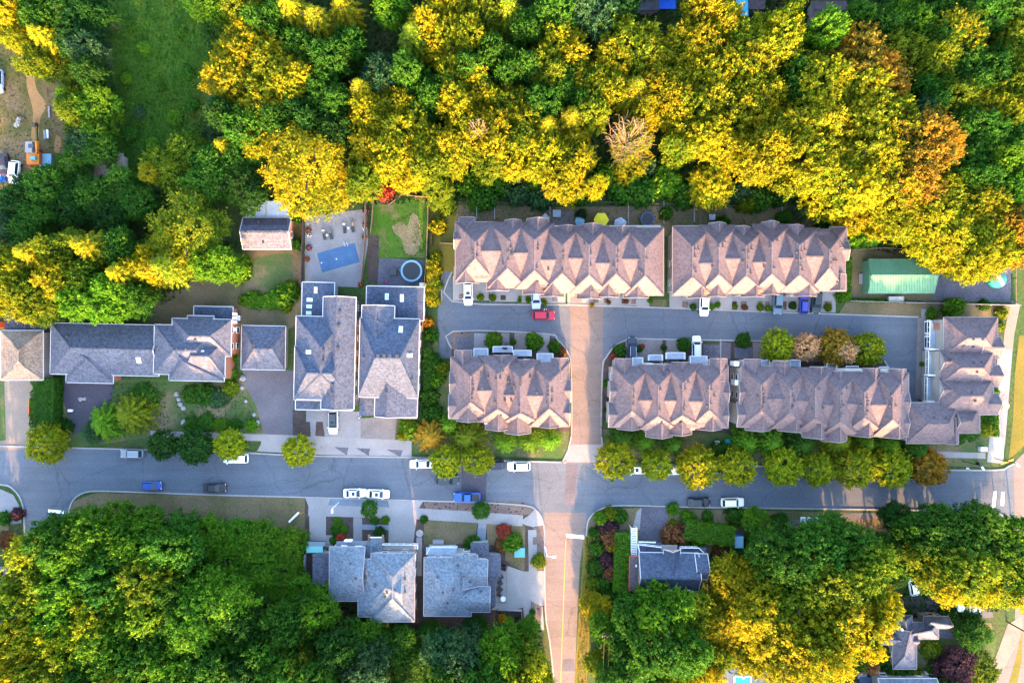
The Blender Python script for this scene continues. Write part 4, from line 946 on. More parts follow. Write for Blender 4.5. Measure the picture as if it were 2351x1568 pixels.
# ------------------------------------------------------------------ vehicles
def loft(stations, half, mats=0):
    """stations: list of (x, [(y, z), ...]) half sections mirrored about y = 0"""
    mb = MB(); n = None
    for x, sec in stations:
        ring = [(x, -y, z) for y, z in sec] + [(x, y, z) for y, z in reversed(sec)]
        n = len(ring); mb.v += ring
    for i in range(len(stations) - 1):
        for k in range(n):
            a, b = i * n + k, i * n + (k + 1) % n
            mb.f.append((a, b, b + n, a + n)); mb.m.append(0)
    mb.f.append(tuple(range(n))); mb.m.append(0); e = (len(stations) - 1) * n
    mb.f.append(tuple(range(e + n - 1, e - 1, -1))); mb.m.append(0)
    return mb
def make_car(kind):
    L, Wd, Hh, belt, hood, c0, r0, r1, c1 = {
        'sedan': (4.65, 1.82, 1.45, 0.95, 0.92, 1.05, 0.35, -1.05, -1.75),
        'suv': (4.65, 1.90, 1.72, 1.08, 1.05, 1.10, 0.45, -1.75, -2.15),
        'hatch': (4.05, 1.75, 1.50, 0.98, 0.95, 0.95, 0.35, -1.45, -1.90),
        'van': (5.1, 1.98, 1.90, 1.10, 1.05, 1.65, 0.95, -2.25, -2.45),
        'pickup': (5.5, 1.98, 1.82, 1.08, 1.08, 1.05, 0.45, -0.75, -1.05)}[kind]
    h = L / 2; w2 = Wd / 2; P = {}
    def sec(wf, zt, zb=0.28): return [(w2 * wf * .55, zb), (w2 * wf * .97, zb + .12), (w2 * wf, .62), (w2 * wf * .96, zt - .10), (w2 * wf * .82, zt)]
    st = [(-h, sec(.80, belt - .12, .4)), (-h + .12, sec(.92, belt - .02)), (-h + .5, sec(1, belt)), (-.2, sec(1, belt)), (c0, sec(1, belt - .01)), (c0 + .25, sec(.99, hood)), (h - .45, sec(.95, hood - .07)), (h - .14, sec(.86, hood - .18)), (h, sec(.66, hood - .34, .4))]
    mb = loft(st, w2); P['body'] = mb.mesh('body', M['paint'], smooth=False, recalc=True)
    cw, rw = w2 * .86, w2 * .68
    base = [(c0, cw * .92), (c1, cw * .92)]; top = [(r0, rw), (r1, rw)]
    V = [(c0, -cw, belt - .03), (c0, cw, belt - .03), (c1, cw, belt - .03), (c1, -cw, belt - .03), (r0, -rw, Hh), (r0, rw, Hh), (r1, rw, Hh), (r1, -rw, Hh)]
    mb = MB(); mb.v = V; mb.f = [(0, 1, 5, 4), (1, 2, 6, 5), (2, 3, 7, 6), (3, 0, 4, 7), (4, 5, 6, 7), (3, 2, 1, 0)]; mb.m = [0] * 6
    P['cabin'] = mb.mesh('cabin', M['paint'], recalc=True)
    def pane(name, a, b, c, d, ins=.1):
        q = [Vector(V[i]) for i in (a, b, c, d)]; cc = sum(q, Vector()) / 4
        nn = (q[1] - q[0]).cross(q[2] - q[0]).normalized()
        if nn.dot(cc - Vector((0, 0, .9))) < 0: nn = -nn
        e = [p.lerp(cc, ins) + nn * .012 for p in q]; m2 = MB(); m2.poly(e); m2.poly([p - nn * .03 for p in e][::-1]); return m2.mesh(name, M['carglass'])
    P['windshield'] = pane('windshield', 0, 1, 5, 4); P['rear_window'] = pane('rear_window', 2, 3, 7, 6)
    P['side_window'] = pane('side_window', 1, 2, 6, 5, .14); P['side_window_b'] = pane('side_window', 3, 0, 4, 7, .14)
    mb = MB(); mb.poly([(r0 - .25, -rw * .6, Hh + .012), (r0 - .25, rw * .6, Hh + .012), (r0 - .85, rw * .6, Hh + .012), (r0 - .85, -rw * .6, Hh + .012)]); P['sunroof'] = mb.mesh('sunroof', M['carglass'])
    if P['sunroof'].polygons[0].normal.z < 0: P['sunroof'].flip_normals()
    mb = MB(); 
    for y in (-1, 1): mb.bar((r0 - .1, y * rw * .9, Hh + .06), (r1 + .1, y * rw * .9, Hh + .06), .05, .05)
    P['roof_rails'] = mb.mesh('roof_rails', M['chrome'])
    mb = MB(); b0 = 0
    wm = MB(); n = 14
    for s_ in (-.11, .11): wm.v += [(.33 * math.cos(6.2832 * k / n), s_, .33 * math.sin(6.2832 * k / n)) for k in range(n)]
    for k in range(n): wm.f.append((k, (k + 1) % n, n + (k + 1) % n, n + k)); wm.m.append(0)
    wm.f += [tuple(range(n))[::-1], tuple(range(n, 2 * n))]; wm.m += [0, 0]
    P['wheel'] = wm.mesh('wheel', M['tyre'], recalc=True)
    mb = MB(); mb.box(0, 0, -.07, .07, .12, .34); P['headlight'] = mb.mesh('headlight', M['lamp'])
    mb = MB(); mb.box(0, 0, -.09, .09, .08, .28); P['taillight'] = mb.mesh('taillight', M['redlens'])
    mb = MB(); mb.box(0, 0, -.07, .07, .14, .22); P['mirror'] = mb.mesh('mirror', M['paint'])
    if kind == 'pickup':
        mb = MB(); mb.poly([(-.98, -w2 * .72, belt + .006), (-.98, w2 * .72, belt + .006), (-h + .2, w2 * .72, belt + .006), (-h + .2, -w2 * .72, belt + .006)]); P['bed_liner'] = mb.mesh('bed_liner', M['black'])
        if P['bed_liner'].polygons[0].normal.z < 0: P['bed_liner'].flip_normals()
    P['dim'] = (h, w2, belt, hood, c0); return P
CARS = {k: make_car(k) for k in ('sedan', 'suv', 'hatch', 'van', 'pickup')}
def car(x, y, head, kind, col, label, cat='car', group='vehicles parked along the streets and drives', sun=False, rails=False, roofcol=None, z=0.03):
    P = CARS[kind]; h, w2, belt, hood, c0 = P['dim']
    p = W(x, y, 0.8); t = thing({'suv': 'parked_suv', 'van': 'parked_van', 'pickup': 'pickup_truck'}.get(kind, 'parked_car'), label, cat, (p.x, p.y, z), group, R(head))
    def add(n, loc=(0, 0, 0), c=None, nm=None):
        o = link(nm or n, P[n], t, loc); o.color = (*(c or col), 1); return o
    add('body'); add('cabin', c=roofcol); add('windshield'); add('rear_window'); add('side_window'); add('side_window_b', nm='side_window')
    if sun: add('sunroof')
    if rails: add('roof_rails')
    if 'bed_liner' in P: add('bed_liner')
    for sx in (h - .85, -h + .85):
        for sy in (-1, 1): add('wheel', (sx, sy * (w2 - .11), .33))
    for sy in (-1, 1):
        add('headlight', (h - .17, sy * w2 * .66, hood - .26)); add('taillight', (-h + .03, sy * w2 * .62, belt - .25)); add('mirror', (c0 - .1, sy * (w2 + .06), belt + .06))
    return t
WH = (.8, .8, .8); SLV = (.16, .18, .215); BK = (.007, .008, .010); DB = (.005, .010, .028); BL = (.004, .065, .36)
NS_, SS_ = 'cars parked along the kerb', 'cars parked along the kerb'; DR = 'cars standing in the terrace driveways'
car(303, 1041, 180, 'suv', SLV, 'silver-grey estate car parked by the kerb, leftmost on the street', group=NS_, rails=True)
car(541, 1052, 180, 'van', WH, 'white van half hidden under a round yellow street tree', 'van', NS_)
car(967, 1065, 181, 'sedan', WH, 'white car at the kerb left of two round street trees', group=NS_)
car(1132, 1068, 181, 'suv', DB, 'dark blue car by the kerb, right of a round street tree', group=NS_)
car(1191, 1070, 181, 'suv', WH, 'white car at the kerb nearest the crossing, left of it', group=NS_, rails=True)
car(1459, 1078, 181, 'sedan', WH, 'white car with dark roof window, between first and second trees right of the crossing', group=NS_, sun=True)
car(1543, 1080, 181, 'hatch', WH, 'white car tucked between second and third trees right of the crossing', group=NS_)
car(1662, 1083, 181, 'sedan', SLV, 'grey car nearly covered by the third and fourth street trees', group=NS_)
car(2089, 1090, 181, 'sedan', DB, 'dark car between the last two street trees on the right', group=NS_)
car(348, 1115, 2, 'hatch', (.006, .05, .24), 'bright blue car by the grass verge on the left', group=SS_)
car(493, 1120, 2, 'sedan', BK, 'black car by the grass verge, right of the bright blue car', group=SS_)
car(815, 1132, 1, 'sedan', WH, 'white car with dark sunroof, left of a touching pair', group=SS_, sun=True)
car(868, 1134, -2, 'sedan', WH, 'white car with dark sunroof, right of a touching pair', group=SS_, sun=True)
car(1072, 1141, 180, 'pickup', BL, 'vivid blue pickup by the bark strip before the corner', 'pickup', SS_)
car(1027, 1101, 0, 'suv', (.012, .022, .03), 'dark teal car driving along the street near two round trees', group=SS_)
car(1605, 1153, 1, 'sedan', (.012, .014, .018), 'dark grey car at the kerb, left of the cream estate car', group=SS_)
car(1682, 1153, 1, 'suv', (.72, .66, .55), 'cream estate car with roof bars, right of the dark grey car', group=SS_, rails=True)
car(1248, 724, 0, 'suv', (.30, .004, .030), 'crimson car stopped in the upper lane beside the sunlit street', group='cars in the lane')
car(1075, 675, -90, 'suv', WH, 'white car with black roof panel in the westmost terrace drive', group=DR, sun=True, roofcol=(.62, .66, .75))
car(1231, 684, -90, 'suv', (.28, .36, .48), 'pale blue car nosing out above the crimson car', group=DR)
car(1617, 700, -92, 'suv', WH, 'white car in the drive of the upper right terrace', group=DR)
car(1786, 696, -93, 'suv', (.07, .12, .17), 'steel blue car, leftmost of three near the green shed side', group=DR)
car(1846, 698, 88, 'hatch', (.015, .025, .26), 'royal blue car between steel blue and dark teal cars', group=DR)
car(1875, 694, -95, 'suv', (.006, .014, .02), 'dark teal car at the right end of the upper terrace', group=DR)
car(1452, 800, 90, 'suv', (.006, .014, .04), 'dark blue car nosing out by the curved kerb', group=DR, rails=True)
car(1599, 797, 90, 'suv', (.55, .56, .60), 'silver-white car beside a clipped square hedge behind the lower terrace', group=DR, rails=True)
car(765, 970, -90, 'suv', WH, 'white car with black glass roof in front of the slate house', group=DR, sun=True, roofcol=(.025, .03, .035))
car(33, 396, -96, 'suv', WH, 'white car on the dirt clearing at far left', group='cars in the clearing', z=.01)
car(8, 378, -88, 'sedan', (.02, .007, .018), 'dark maroon car at the left frame edge by a blue tarpaulin', group='cars in the clearing', z=.01)
car(-4, 187, -90, 'suv', (.25, .35, .60), 'pale blue car cut by the left frame edge in the clearing', group='cars in the clearing', z=.01)
car(2226, 1396, 178, 'sedan', WH, 'white car under the big golden tree by the dark drive', group='cars by the bungalow')
car(2097, 1344, 100, 'hatch', (.55, .68, .70), 'pale car mostly hidden in the gap between two big golden trees', group='cars by the bungalow')
t = thing('tarpaulin', 'blue tarpaulin heap at the left frame edge below the white car', 'tarpaulin', W(6, 408))
mb = MB(); P = [W(*p) for p in ((-8, 402), (16, 403), (17, 420), (-8, 421))]; mb.prism(P, 0, .5); P2 = [p * .5 + (P[0] + P[2]) / 2 * .5 for p in P]; mb.prism(P2, .5, .8); mb.build('sheet', M['tarpblue'], t)

# ------------------------------------------------------------------ small built things
def post_lamp(base, head, hgt, label, arm=True, name='street_lamp', col='trim', headmat='lamp'):
    b = W(*base); t = thing(name, label, 'lamp' if name == 'street_lamp' else 'pole', b); tp = W(*head, hgt)
    mb = MB(); mb.bar((b.x, b.y, 0), (b.x, b.y, hgt - .2), .16, .16, n=8); mb.build('pole', M[col], t)
    mb = MB(); mb.bar((b.x, b.y, hgt - .2), tp, .10, .10, n=6); mb.build('arm', M[col], t)
    mb = MB(); mb.box(tp.x, tp.y, hgt - .12, hgt + .08, .75, .34, math.atan2(tp.y - b.y, tp.x - b.x + 1e-6)); mb.build('lamp_head', M[headmat], t)
def at_h(x, y, z):            # picture place of a point right above ground place (x, y)
    f = H / (H - z); return (1175.5 + (x - 1175.5) * f, 784 + (y - 784) * f)
def lamp(px, py, hgt, dx, dy, label, **k):
    hx, hy = at_h(px, py, hgt); post_lamp((px, py), (hx + dx, hy + dy), hgt, label, **k)
lamp(778, 1153, 5.2, 0, 6, 'slim lamp post with white head by the two white cars')
lamp(1252, 1254, 6.5, 16, 1, 'street lamp reaching over the sunlit south street')
lamp(2283, 1052, 6.0, 4, 4, 'thin dark lamp post beside the right-hand footpath', col='black')
lamp(2210, 1058, 5.5, 4, 6, 'thin dark post on the grass strip near the right corner', col='black')
def utility(px, py, hgt, label, dx=0, dy=0):
    b = W(px, py); t = thing('utility_pole', label, 'utility pole', b)
    mb = MB(); mb.cyl(b.x, b.y, 0, hgt, .17, .12, 8); mb.build('pole', M['wooddark'], t)
    mb = MB(); mb.bar((b.x - 1.1, b.y, hgt - .6), (b.x + 1.1, b.y, hgt - .6), .12, .14); mb.build('crossarm', M['wooddark'], t)
    for s_ in (-1, 0, 1):
        mb = MB(); mb.cyl(b.x + s_ * .9, b.y, hgt - .52, hgt - .3, .06, .04, 6); mb.build('insulator', M['trim'], t)
utility(2311, 1426, 10.0, 'tall wooden utility pole with a long shadow at the bottom right road')
utility(2322, 1202, 9.0, 'wooden utility pole at the right street corner by the trees')
utility(1382, 1424, 8.0, 'wooden utility pole in the trees right of the south street')
t = thing('power_line', 'pair of thin wires running down from the pole right of the street', 'wires', W(1382, 1500))
for k in (-.25, .25):
    mb = MB(); a = W(1382, 1424); z0 = 7.4
    pr = None
    for i in range(9):
        f = i / 8; p = Vector((a.x + k * 2 - f * .6, a.y - f * 22, z0 - math.sin(f * 3.14) * .6))
        if pr: mb.bar(pr, p, .05, .05)
        pr = p
    mb.build('wire', M['goldgrass'], t)
t = thing('power_line', 'dark wires along the road at the bottom right corner', 'wires', W(2330, 1500))
for k in (0, 1.2):
    mb = MB(); a = W(2350, 1180); b2 = W(2322, 1620); mb.bar((a.x + k, a.y, 8.2), (b2.x + k, b2.y, 8.2), .06, .06); mb.build('wire', M['black'], t)

def fence(label, pts, ht=1.7, mat='wood', step=2.2, name='fence', panel=True, T=ident, wd=.06):
    P = [W(*T(*p)) for p in pts]; t = thing(name, label, 'fence', P[0])
    for a, b in zip(P, P[1:]):
        d = b - a; n = max(1, round(d.length / step)); ang = math.atan2(d.y, d.x)
        for k in range(n + 1):
            q = a + d * (k / n); mb = MB(); mb.box(q.x, q.y, 0, ht + .08, .12, .12, ang); mb.build('post', M[mat], t)
            if k < n:
                c = a + d * ((k + .5) / n); ln = d.length / n - .14
                if panel: mb = MB(); mb.box(c.x, c.y, .08, ht, ln, wd, ang); mb.build('panel', M[mat], t)
                mb = MB(); mb.box(c.x, c.y, ht, ht + .06, ln, .11, ang); mb.build('rail', M[mat], t)
    return t
fence('dark wooden fence along the left side of the pool patio', [(701, 498), (698, 580), (696, 660)], mat='wooddark')
fence('brown wooden fence along the right side of the pool patio', [(842, 470), (840, 560), (832, 650)], mat='wood')
fence('long pale garden wall below the green metal shed', [(1945, 692), (2130, 697), (2332, 702)], 1.5, 'concrete_b', 2.6, 'garden_wall')
fence('fence on the left edge of the sunlit lawn with bare patches', [(860, 455), (853, 538)], 1.2, 'wood')
fence('low zigzag wooden edging at the top of the lawn', [(893, 472), (926, 447), (950, 452), (985, 454)], .7, 'wood')
fence('tall hedge-side fence right of the sunlit lawn', [(986, 445), (981, 592), (976, 660), (972, 760)], 1.6, 'wood')
fence('dark screen fence near the top left of the upper terrace', [(992, 540), (992, 565)], 1.6, 'wooddark')
fence('thin fence left of the first upper townhouse garden', [(1012, 560), (1045, 561)], 1.2, 'wood')
fence('long thin fence behind the upper terrace gardens', [(1050, 468), (1200, 470), (1340, 466), (1540, 472), (1640, 478), (1760, 470)], 1.2, 'wooddark', 2.6, panel=False)
for k, (x, y0, y1) in enumerate(((1095, 470, 506), (1136, 470, 506), (1262, 478, 512), (1440, 468, 520), (1521, 466, 516), (1590, 478, 512), (1790, 474, 512))):
    fence(f'short garden divider fence behind the upper terrace, {["leftmost", "second from left", "third from left", "fourth from left", "beside the gap between terraces", "second from right", "rightmost"][k]}', [(x, y0), (x, y1)], 1.3, 'trim_grey', 1.8, panel=False)
fence('curved wire fence around the metal shed lot', [(1950, 577), (2020, 571), (2078, 574), (2120, 590), (2150, 606), (2180, 622)], 1.2, 'wood', 2.4, panel=False)
fence('post and rail fence along the right side of the gravel yard', [(2322, 588), (2322, 640), (2322, 696)], 1.3, 'wood', 2.0, panel=False)
fence('pale fence across the top of the pool terrace', [(1690, 1522), (1760, 1520), (1850, 1514)], 1.5, 'trim', 1.2, panel=False)
fence('white fence below the bottom right bungalow', [(1985, 1536), (2110, 1540), (2230, 1542)], 1.3, 'trim', 2.4)
fence('fence along the side of the small path at the bottom', [(1868, 1522), (1870, 1600)], 1.2, 'trim', 1.6)
fence('thin glass side fence of the pale grey-blue house', [(703, 1270), (702, 1340)], 1.4, 'deck', 2.0)
fence('diagonal low fence behind the pale grey-blue house', [(704, 1340), (770, 1385), (830, 1420), (880, 1432)], 1.3, 'wooddark', 2.4)
fence('low wall behind the corner house patio', [(1145, 1396), (1198, 1398), (1198, 1440)], 1.0, 'concrete_b', 2.2, 'garden_wall')
fence('roadside strip fence left of the lower middle terrace', [(1382, 905), (1380, 1000)], 1.0, 'black', 1.8, panel=False)
fence('thin fence along the right side of the lower left terrace', [(1309, 830), (1311, 900), (1310, 1000)], 1.0, 'goldgrass', 2.2, panel=False)
fence('orange stacked timber fence left of the clipped tall hedge', [(76, 915), (76, 950), (80, 965)], 1.2, 'orange', 1.4)

# pool under its cover
PT = tile(860, 560, 4.702)
t = thing('swimming_pool', 'rectangular swimming pool under a blue cover, tilted in its patio', 'pool', W(*PT(730, 1000)))
def quad(pts, T): return [W(*T(*p)) for p in pts]
cov = quad([(428, 942), (958, 795), (1030, 1065), (502, 1210)], PT); cop = quad([(385, 925), (975, 752), (1075, 1088), (472, 1258)], PT)
mb = MB(); mb.prism(cov, .02, .10); mb.build('cover', M['poolcover'], t)
for i in range(4):
    j = (i + 1) % 4
    n = 14 if i % 2 == 0 else 8
    for k in range(n):
        f0, f1 = k / n + .004, (k + 1) / n - .004
        mb = MB(); mb.prism([cop[i].lerp(cop[j], f0), cop[i].lerp(cop[j], f1), cov[i].lerp(cov[j], f1), cov[i].lerp(cov[j], f0)], .0, .055); mb.build('coping_stone', M['concrete'], t)
mb = MB()
for x in (828, 870):
    a, b2 = W(*PT(x - 12, 790)), W(*PT(x + 4, 845)); mb.bar((a.x, a.y, .06), (a.x, a.y, .85), .07, .07); mb.bar((a.x, a.y, .85), (b2.x, b2.y, .75), .07, .07); mb.bar((b2.x, b2.y, .75), (b2.x, b2.y, .12), .07, .07)
mb.build('ladder', M['chrome'], t)
for x, y in ((492, 1075), (702, 1022)):
    c = W(*PT(x, y)); mb = MB(); mb.cyl(c.x, c.y, .10, .2, .16, .1, 8); mb.build('float', M['trim'], t)
def lounger(x, y, ang, label, pillow):
    p = W(*PT(x, y)); t = thing('sun_lounger', label, 'sun lounger', p, 'loungers on the pool patio', R(ang))
    def part(n, m_, f): mb = MB(); f(mb); return link(n, mb.mesh(n, M[m_]), t)
    part('seat', 'ventdark', lambda m_: m_.box(0, -.35, .3, .38, .62, 1.3))
    def bk(m_): m_.poly([(-.31, .3, .38), (.31, .3, .38), (.31, .95, .75), (-.31, .95, .75)]); m_.poly([(-.31, .95, .7), (.31, .95, .7), (.31, .3, .33), (-.31, .3, .33)])
    part('backrest', 'ventdark', bk)
    for sx in (-.27, .27):
        for sy in (-.9, .3): part('leg', 'trim_grey', lambda m_: m_.box(sx, sy, 0, .3, .05, .05))
    if pillow: part('pillow', 'trim', lambda m_: m_.box(0, .82, .72, .82, .5, .26))
lounger(535, 685, 8, 'dark pool lounger with white pillow, leftmost of four', True); lounger(628, 680, 10, 'dark pool lounger, second from the left of four', False)
lounger(822, 595, 4, 'dark pool lounger with white pillow, third from the left', True); lounger(935, 580, 8, 'dark pool lounger nearest the right fence, without pillow', False)
for x, y, m_, l in ((575, 690, 'glass', 'small glass table between the left pair of loungers'), (875, 590, 'glass', 'small glass table between the right pair of loungers')):
    p = W(*PT(x, y)); t = thing('side_table', l, 'table', p); mb = MB(); mb.cyl(0, 0, .42, .46, .26, .26, 12); link('tabletop', mb.mesh('tabletop', M['skylight']), t); mb = MB(); mb.cyl(0, 0, 0, .42, .05, .05, 6); link('leg', mb.mesh('leg', M['trim_grey']), t)
# trampolines
def trampoline(x, y, r, label, padmat, T=ident):
    p = W(*T(x, y), 1.0); t = thing('trampoline', label, 'trampoline', (p.x, p.y, 0)); n = 28
    mb = MB(); mb.poly([(r * .82 * math.cos(6.2832 * k / n), r * .82 * math.sin(6.2832 * k / n), .9) for k in range(n)]); link('mat', mb.mesh('mat', M['black']), t)
    pm = MB()
    for k in range(n):
        a, b2 = 6.2832 * k / n, 6.2832 * (k + 1) / n
        q = [(rr * math.cos(g), rr * math.sin(g)) for rr, g in ((r * .82, a), (r * .82, b2), (r, b2), (r, a))]; pm.prism(q, .88, .96)
    link('safety_pad', pm.mesh('safety_pad', M[padmat]), t)
    for k in range(6):
        a = 6.2832 * k / 6; mb = MB(); mb.bar((r * math.cos(a), r * math.sin(a), 0), (r * math.cos(a), r * math.sin(a), 2.6), .06, .06); link('leg', mb.mesh('leg', M['trim_grey']), t)
M['pad'] = plain('pale_blue_pad', (.13, .26, .36), .6); M['padd'] = plain('navy_pad', (.03, .06, .13), .6)
trampoline(1758, 1188, 2.45 * .9, 'round trampoline with pale blue edge on the gravel patio', 'pad', PT)
trampoline(1487, 503, 1.45, 'small dark round trampoline behind the upper left terrace', 'padd')
# umbrella and garden shades
def parasol(x, y, r, label, mat, n=6, z=2.5, cat='parasol', rise=.5, rot=0.0):
    p = W(x, y, z); t = thing('parasol', label, cat, (p.x, p.y, 0)); mb = MB()
    V = [(r * math.cos(rot + 6.2832 * k / n), r * math.sin(rot + 6.2832 * k / n), z) for k in range(n)]
    for k in range(n): mb.poly([V[k], V[(k + 1) % n], (0, 0, z + rise)]); mb.poly([V[(k + 1) % n], V[k], (0, 0, z + rise - .05)])
    link('canopy', mb.mesh('canopy', M[mat]), t); mb = MB(); mb.cyl(0, 0, 0, z + rise, .04, .04, 8); link('pole', mb.mesh('pole', M['trim']), t); mb = MB(); mb.cyl(0, 0, 0, .12, .35, .3, 10); link('base', mb.mesh('base', M['trim_grey']), t)
parasol(1380.5, 505, 1.55, 'bright yellow hexagonal parasol behind the upper terrace', 'umbrella', rise=.35)
parasol(1252, 500, .95, 'pale peaked canopy behind the second upper townhouse', 'deck', 4, 2.6, rise=.8)
parasol(1331, 508, 1.0, 'small blue-grey canopy left of the yellow parasol', 'pad', 8, 2.2)
parasol(1424, 514, 1.35, 'pale canopy right of the yellow parasol', 'deck', 6, 2.4, rise=.7, rot=.4)
for x, y, s_, l, m_ in ((1633, 500, 7, 'pale square table on a terrace patio behind the upper right row', 'deck'), (1770, 513, 8, 'blue-grey table by the upper right terrace', 'pad'), (1278, 492, 9, 'pale patio table behind the third upper townhouse', 'deck')):
    p = W(x, y); t = thing('patio_table', l, 'table', p); hs = s_ * PX; mb = MB(); mb.box(0, 0, .7, .76, hs * 2, hs * 1.8); link('tabletop', mb.mesh('tabletop', M[m_]), t)
    for sx in (-1, 1):
        for sy in (-1, 1): mb = MB(); mb.box(sx * hs * .85, sy * hs * .75, 0, .7, .06, .06); link('leg', mb.mesh('leg', M['trim_grey']), t)
def boxthing(name, x, y, lx, ly, z1, mat, label, cat, rz=0.0, lid=None, z0=0.0, T=ident):
    p = W(*T(x, y)); t = thing(name, label, cat, (p.x, p.y, 0), None, R(rz))
    mb = MB(); mb.prism([(-lx / 2, -ly / 2), (lx / 2, -ly / 2), (lx / 2, ly / 2), (-lx / 2, ly / 2)], z0, z1 - .08); link('body', mb.mesh('body', M[mat]), t)
    mb = MB(); mb.box(0, 0, z1 - .08, z1, lx * 1.06, ly * 1.06); link('lid', mb.mesh('lid', M[lid or mat]), t); return t
boxthing('utility_cabinet', 1193, 1265, 2.0, 1.8, 1.0, 'teal', 'teal utility box on the corner house lawn', 'utility box', lid='tealglass')
boxthing('utility_cabinet', 1668, 1013, 1.1, 1.1, .9, 'teal', 'small teal utility box in shrubs between lower terraces', 'utility box')
boxthing('utility_cabinet', 1644, 1016, .9, 1.0, .9, 'stone', 'small pale box beside the small teal utility box', 'utility box')
boxthing('utility_cabinet', 2252, 1030, 1.3, .8, 1.0, 'trim', 'white cabinet by the footpath at the right corner', 'cabinet')
boxthing('mailbox_unit', 2050, 687, 2.9, .9, 1.3, 'stone', 'pale cluster mailbox at the end of a short path by the lane', 'mailbox')
boxthing('barbecue', 905, 642 - 17, 1.2, 1.3, 1.1, 'ventdark', 'dark barbecue on the trampoline patio', 'barbecue')
boxthing('hvac_unit', 972, 655, 1.3, .8, .9, 'trim', 'pale air conditioner by the trampoline patio', 'air conditioner')
boxthing('hvac_unit', 549, 731, 1.0, 1.0, .9, 'trim_grey', 'grey air conditioner beside the slate bungalow', 'air conditioner', lid='trim')
t = boxthing('storage_bench', 1863, 1193, 4.6, 1.1, .7, 'trim', 'long white three-lidded box on the verge right of the dark slate house', 'storage box', -2)
for k in (-1, 0, 1): mb = MB(); mb.box(k * 1.5, 0, .7, .76, 1.35, .9); link('panel', mb.mesh('panel', M['deck']), t)
boxthing('garden_shed', 1690, 1238, 1.6, 2.2, 1.9, 'tarpblue', 'small blue-topped box shed behind the clipped round hedge', 'shed', lid='pad')
def bin_(x, y, col, label, T=ident):
    p = W(*T(x, y)); t = thing('wheelie_bin', label, 'bin', p); mb = MB(); mb.prism([(-.26, -.3), (.26, -.3), (.26, .3), (-.26, .3)], .05, .95); link('body', mb.mesh('body', M[col]), t)
    mb = MB(); mb.box(0, 0, .95, 1.02, .58, .66); link('lid', mb.mesh('lid', M[col]), t); mb = MB(); mb.bar((-.3, -.3, .08), (.3, -.3, .08), .16, .16, n=8); link('wheels', mb.mesh('wheels', M['black']), t)
bin_(2244, 1065 - 1, 'black', 'black bin standing on the kerb at the right corner')
t = thing('traffic_cone', 'small white cone on the kerb at the right corner', 'cone', W(2221, 1076)); mb = MB(); mb.box(0, 0, .02, .06, .5, .5); link('base', mb.mesh('base', M['trim']), t); mb = MB(); mb.cyl(0, 0, .06, .8, .2, .04, 10); link('cone', mb.mesh('cone', M['trim']), t)
# porch furniture behind lower terraces
for k, (x, y, lb) in enumerate(((830, 250, 'dark tilted sun shade panel behind the lower left terrace'),)):
    t = thing('shade_panel', lb, 'shade', W(*L1(860, 250))); mb = MB(); P = [W(*L1(*p), 3.9) for p in ((845, 195), (905, 215), (865, 305), (805, 290))]; mb.prism(P, 3.82, 3.9); mb.build('cloth', M['black'], t)
    mb = MB(); c = sum(P, Vector()) / 4; mb.bar((c.x, c.y, 3.0), (c.x, c.y, 3.82), .06, .06); mb.build('pole', M['trim_grey'], t)
# patio set of the corner house
for x, y, l, m_, r in ((1045, 985, 'dark round patio chair nearest the top beside the corner house', 'black', .45), (1035, 1055, 'square dark patio chair beside the corner house', 'black', .5), (1030, 1130, 'large dark patio chair in the middle beside the corner house', 'black', .55), (1020, 1190, 'dark patio chair at the bottom beside the corner house', 'black', .4)):
    p = W(*B8(x, y)); t = thing('patio_chair', l, 'chair', p, 'dark patio chairs beside the corner house', random.uniform(0, 1)); mb = MB(); mb.box(0, 0, .38, .48, r * 1.8, r * 1.8); link('seat', mb.mesh('seat', M[m_]), t)
    mb = MB(); mb.box(0, r * .85, .48, .9, r * 1.8, .12); link('backrest', mb.mesh('backrest', M[m_]), t)
    for sx in (-1, 1):
        for sy in (-1, 1): mb = MB(); mb.box(sx * r * .8, sy * r * .8, 0, .38, .07, .07); link('leg', mb.mesh('leg', M[m_]), t)
for x, y, r, l in ((1068, 1230, .55, 'white round patio table beside the corner house'), (1375, 0, 0, '')):
    if r: p = W(*B8(x, y)); t = thing('patio_table', l, 'table', p); mb = MB(); mb.cyl(0, 0, .68, .73, r, r, 16); link('tabletop', mb.mesh('tabletop', M['trim']), t); mb = MB(); mb.cyl(0, 0, 0, .68, .06, .06, 6); link('leg', mb.mesh('leg', M['trim']), t)
t = thing('patio_screen', 'thin dark frame around the corner house patio chairs', 'frame', W(*B8(1070, 1060)))
PP = [W(*B8(*p)) for p in ((1040, 860), (1110, 862), (1098, 1270), (980, 1265))]
for a, b2 in zip(PP, PP[1:]):
    mb = MB(); mb.bar(a + Vector((0, 0, .9)), b2 + Vector((0, 0, .9)), .06, .06); mb.build('rail', M['ventdark'], t)
for a in PP: mb = MB(); mb.bar(a, a + Vector((0, 0, .9)), .06, .06); mb.build('post', M['ventdark'], t)
p = W(*B7(1372, 492)); t = thing('round_cover', 'round pale well cover in the narrow bed between the bottom houses', 'cover', p); mb = MB(); mb.cyl(0, 0, .03, .25, .75, .72, 18); link('lid', mb.mesh('lid', M['stone']), t)
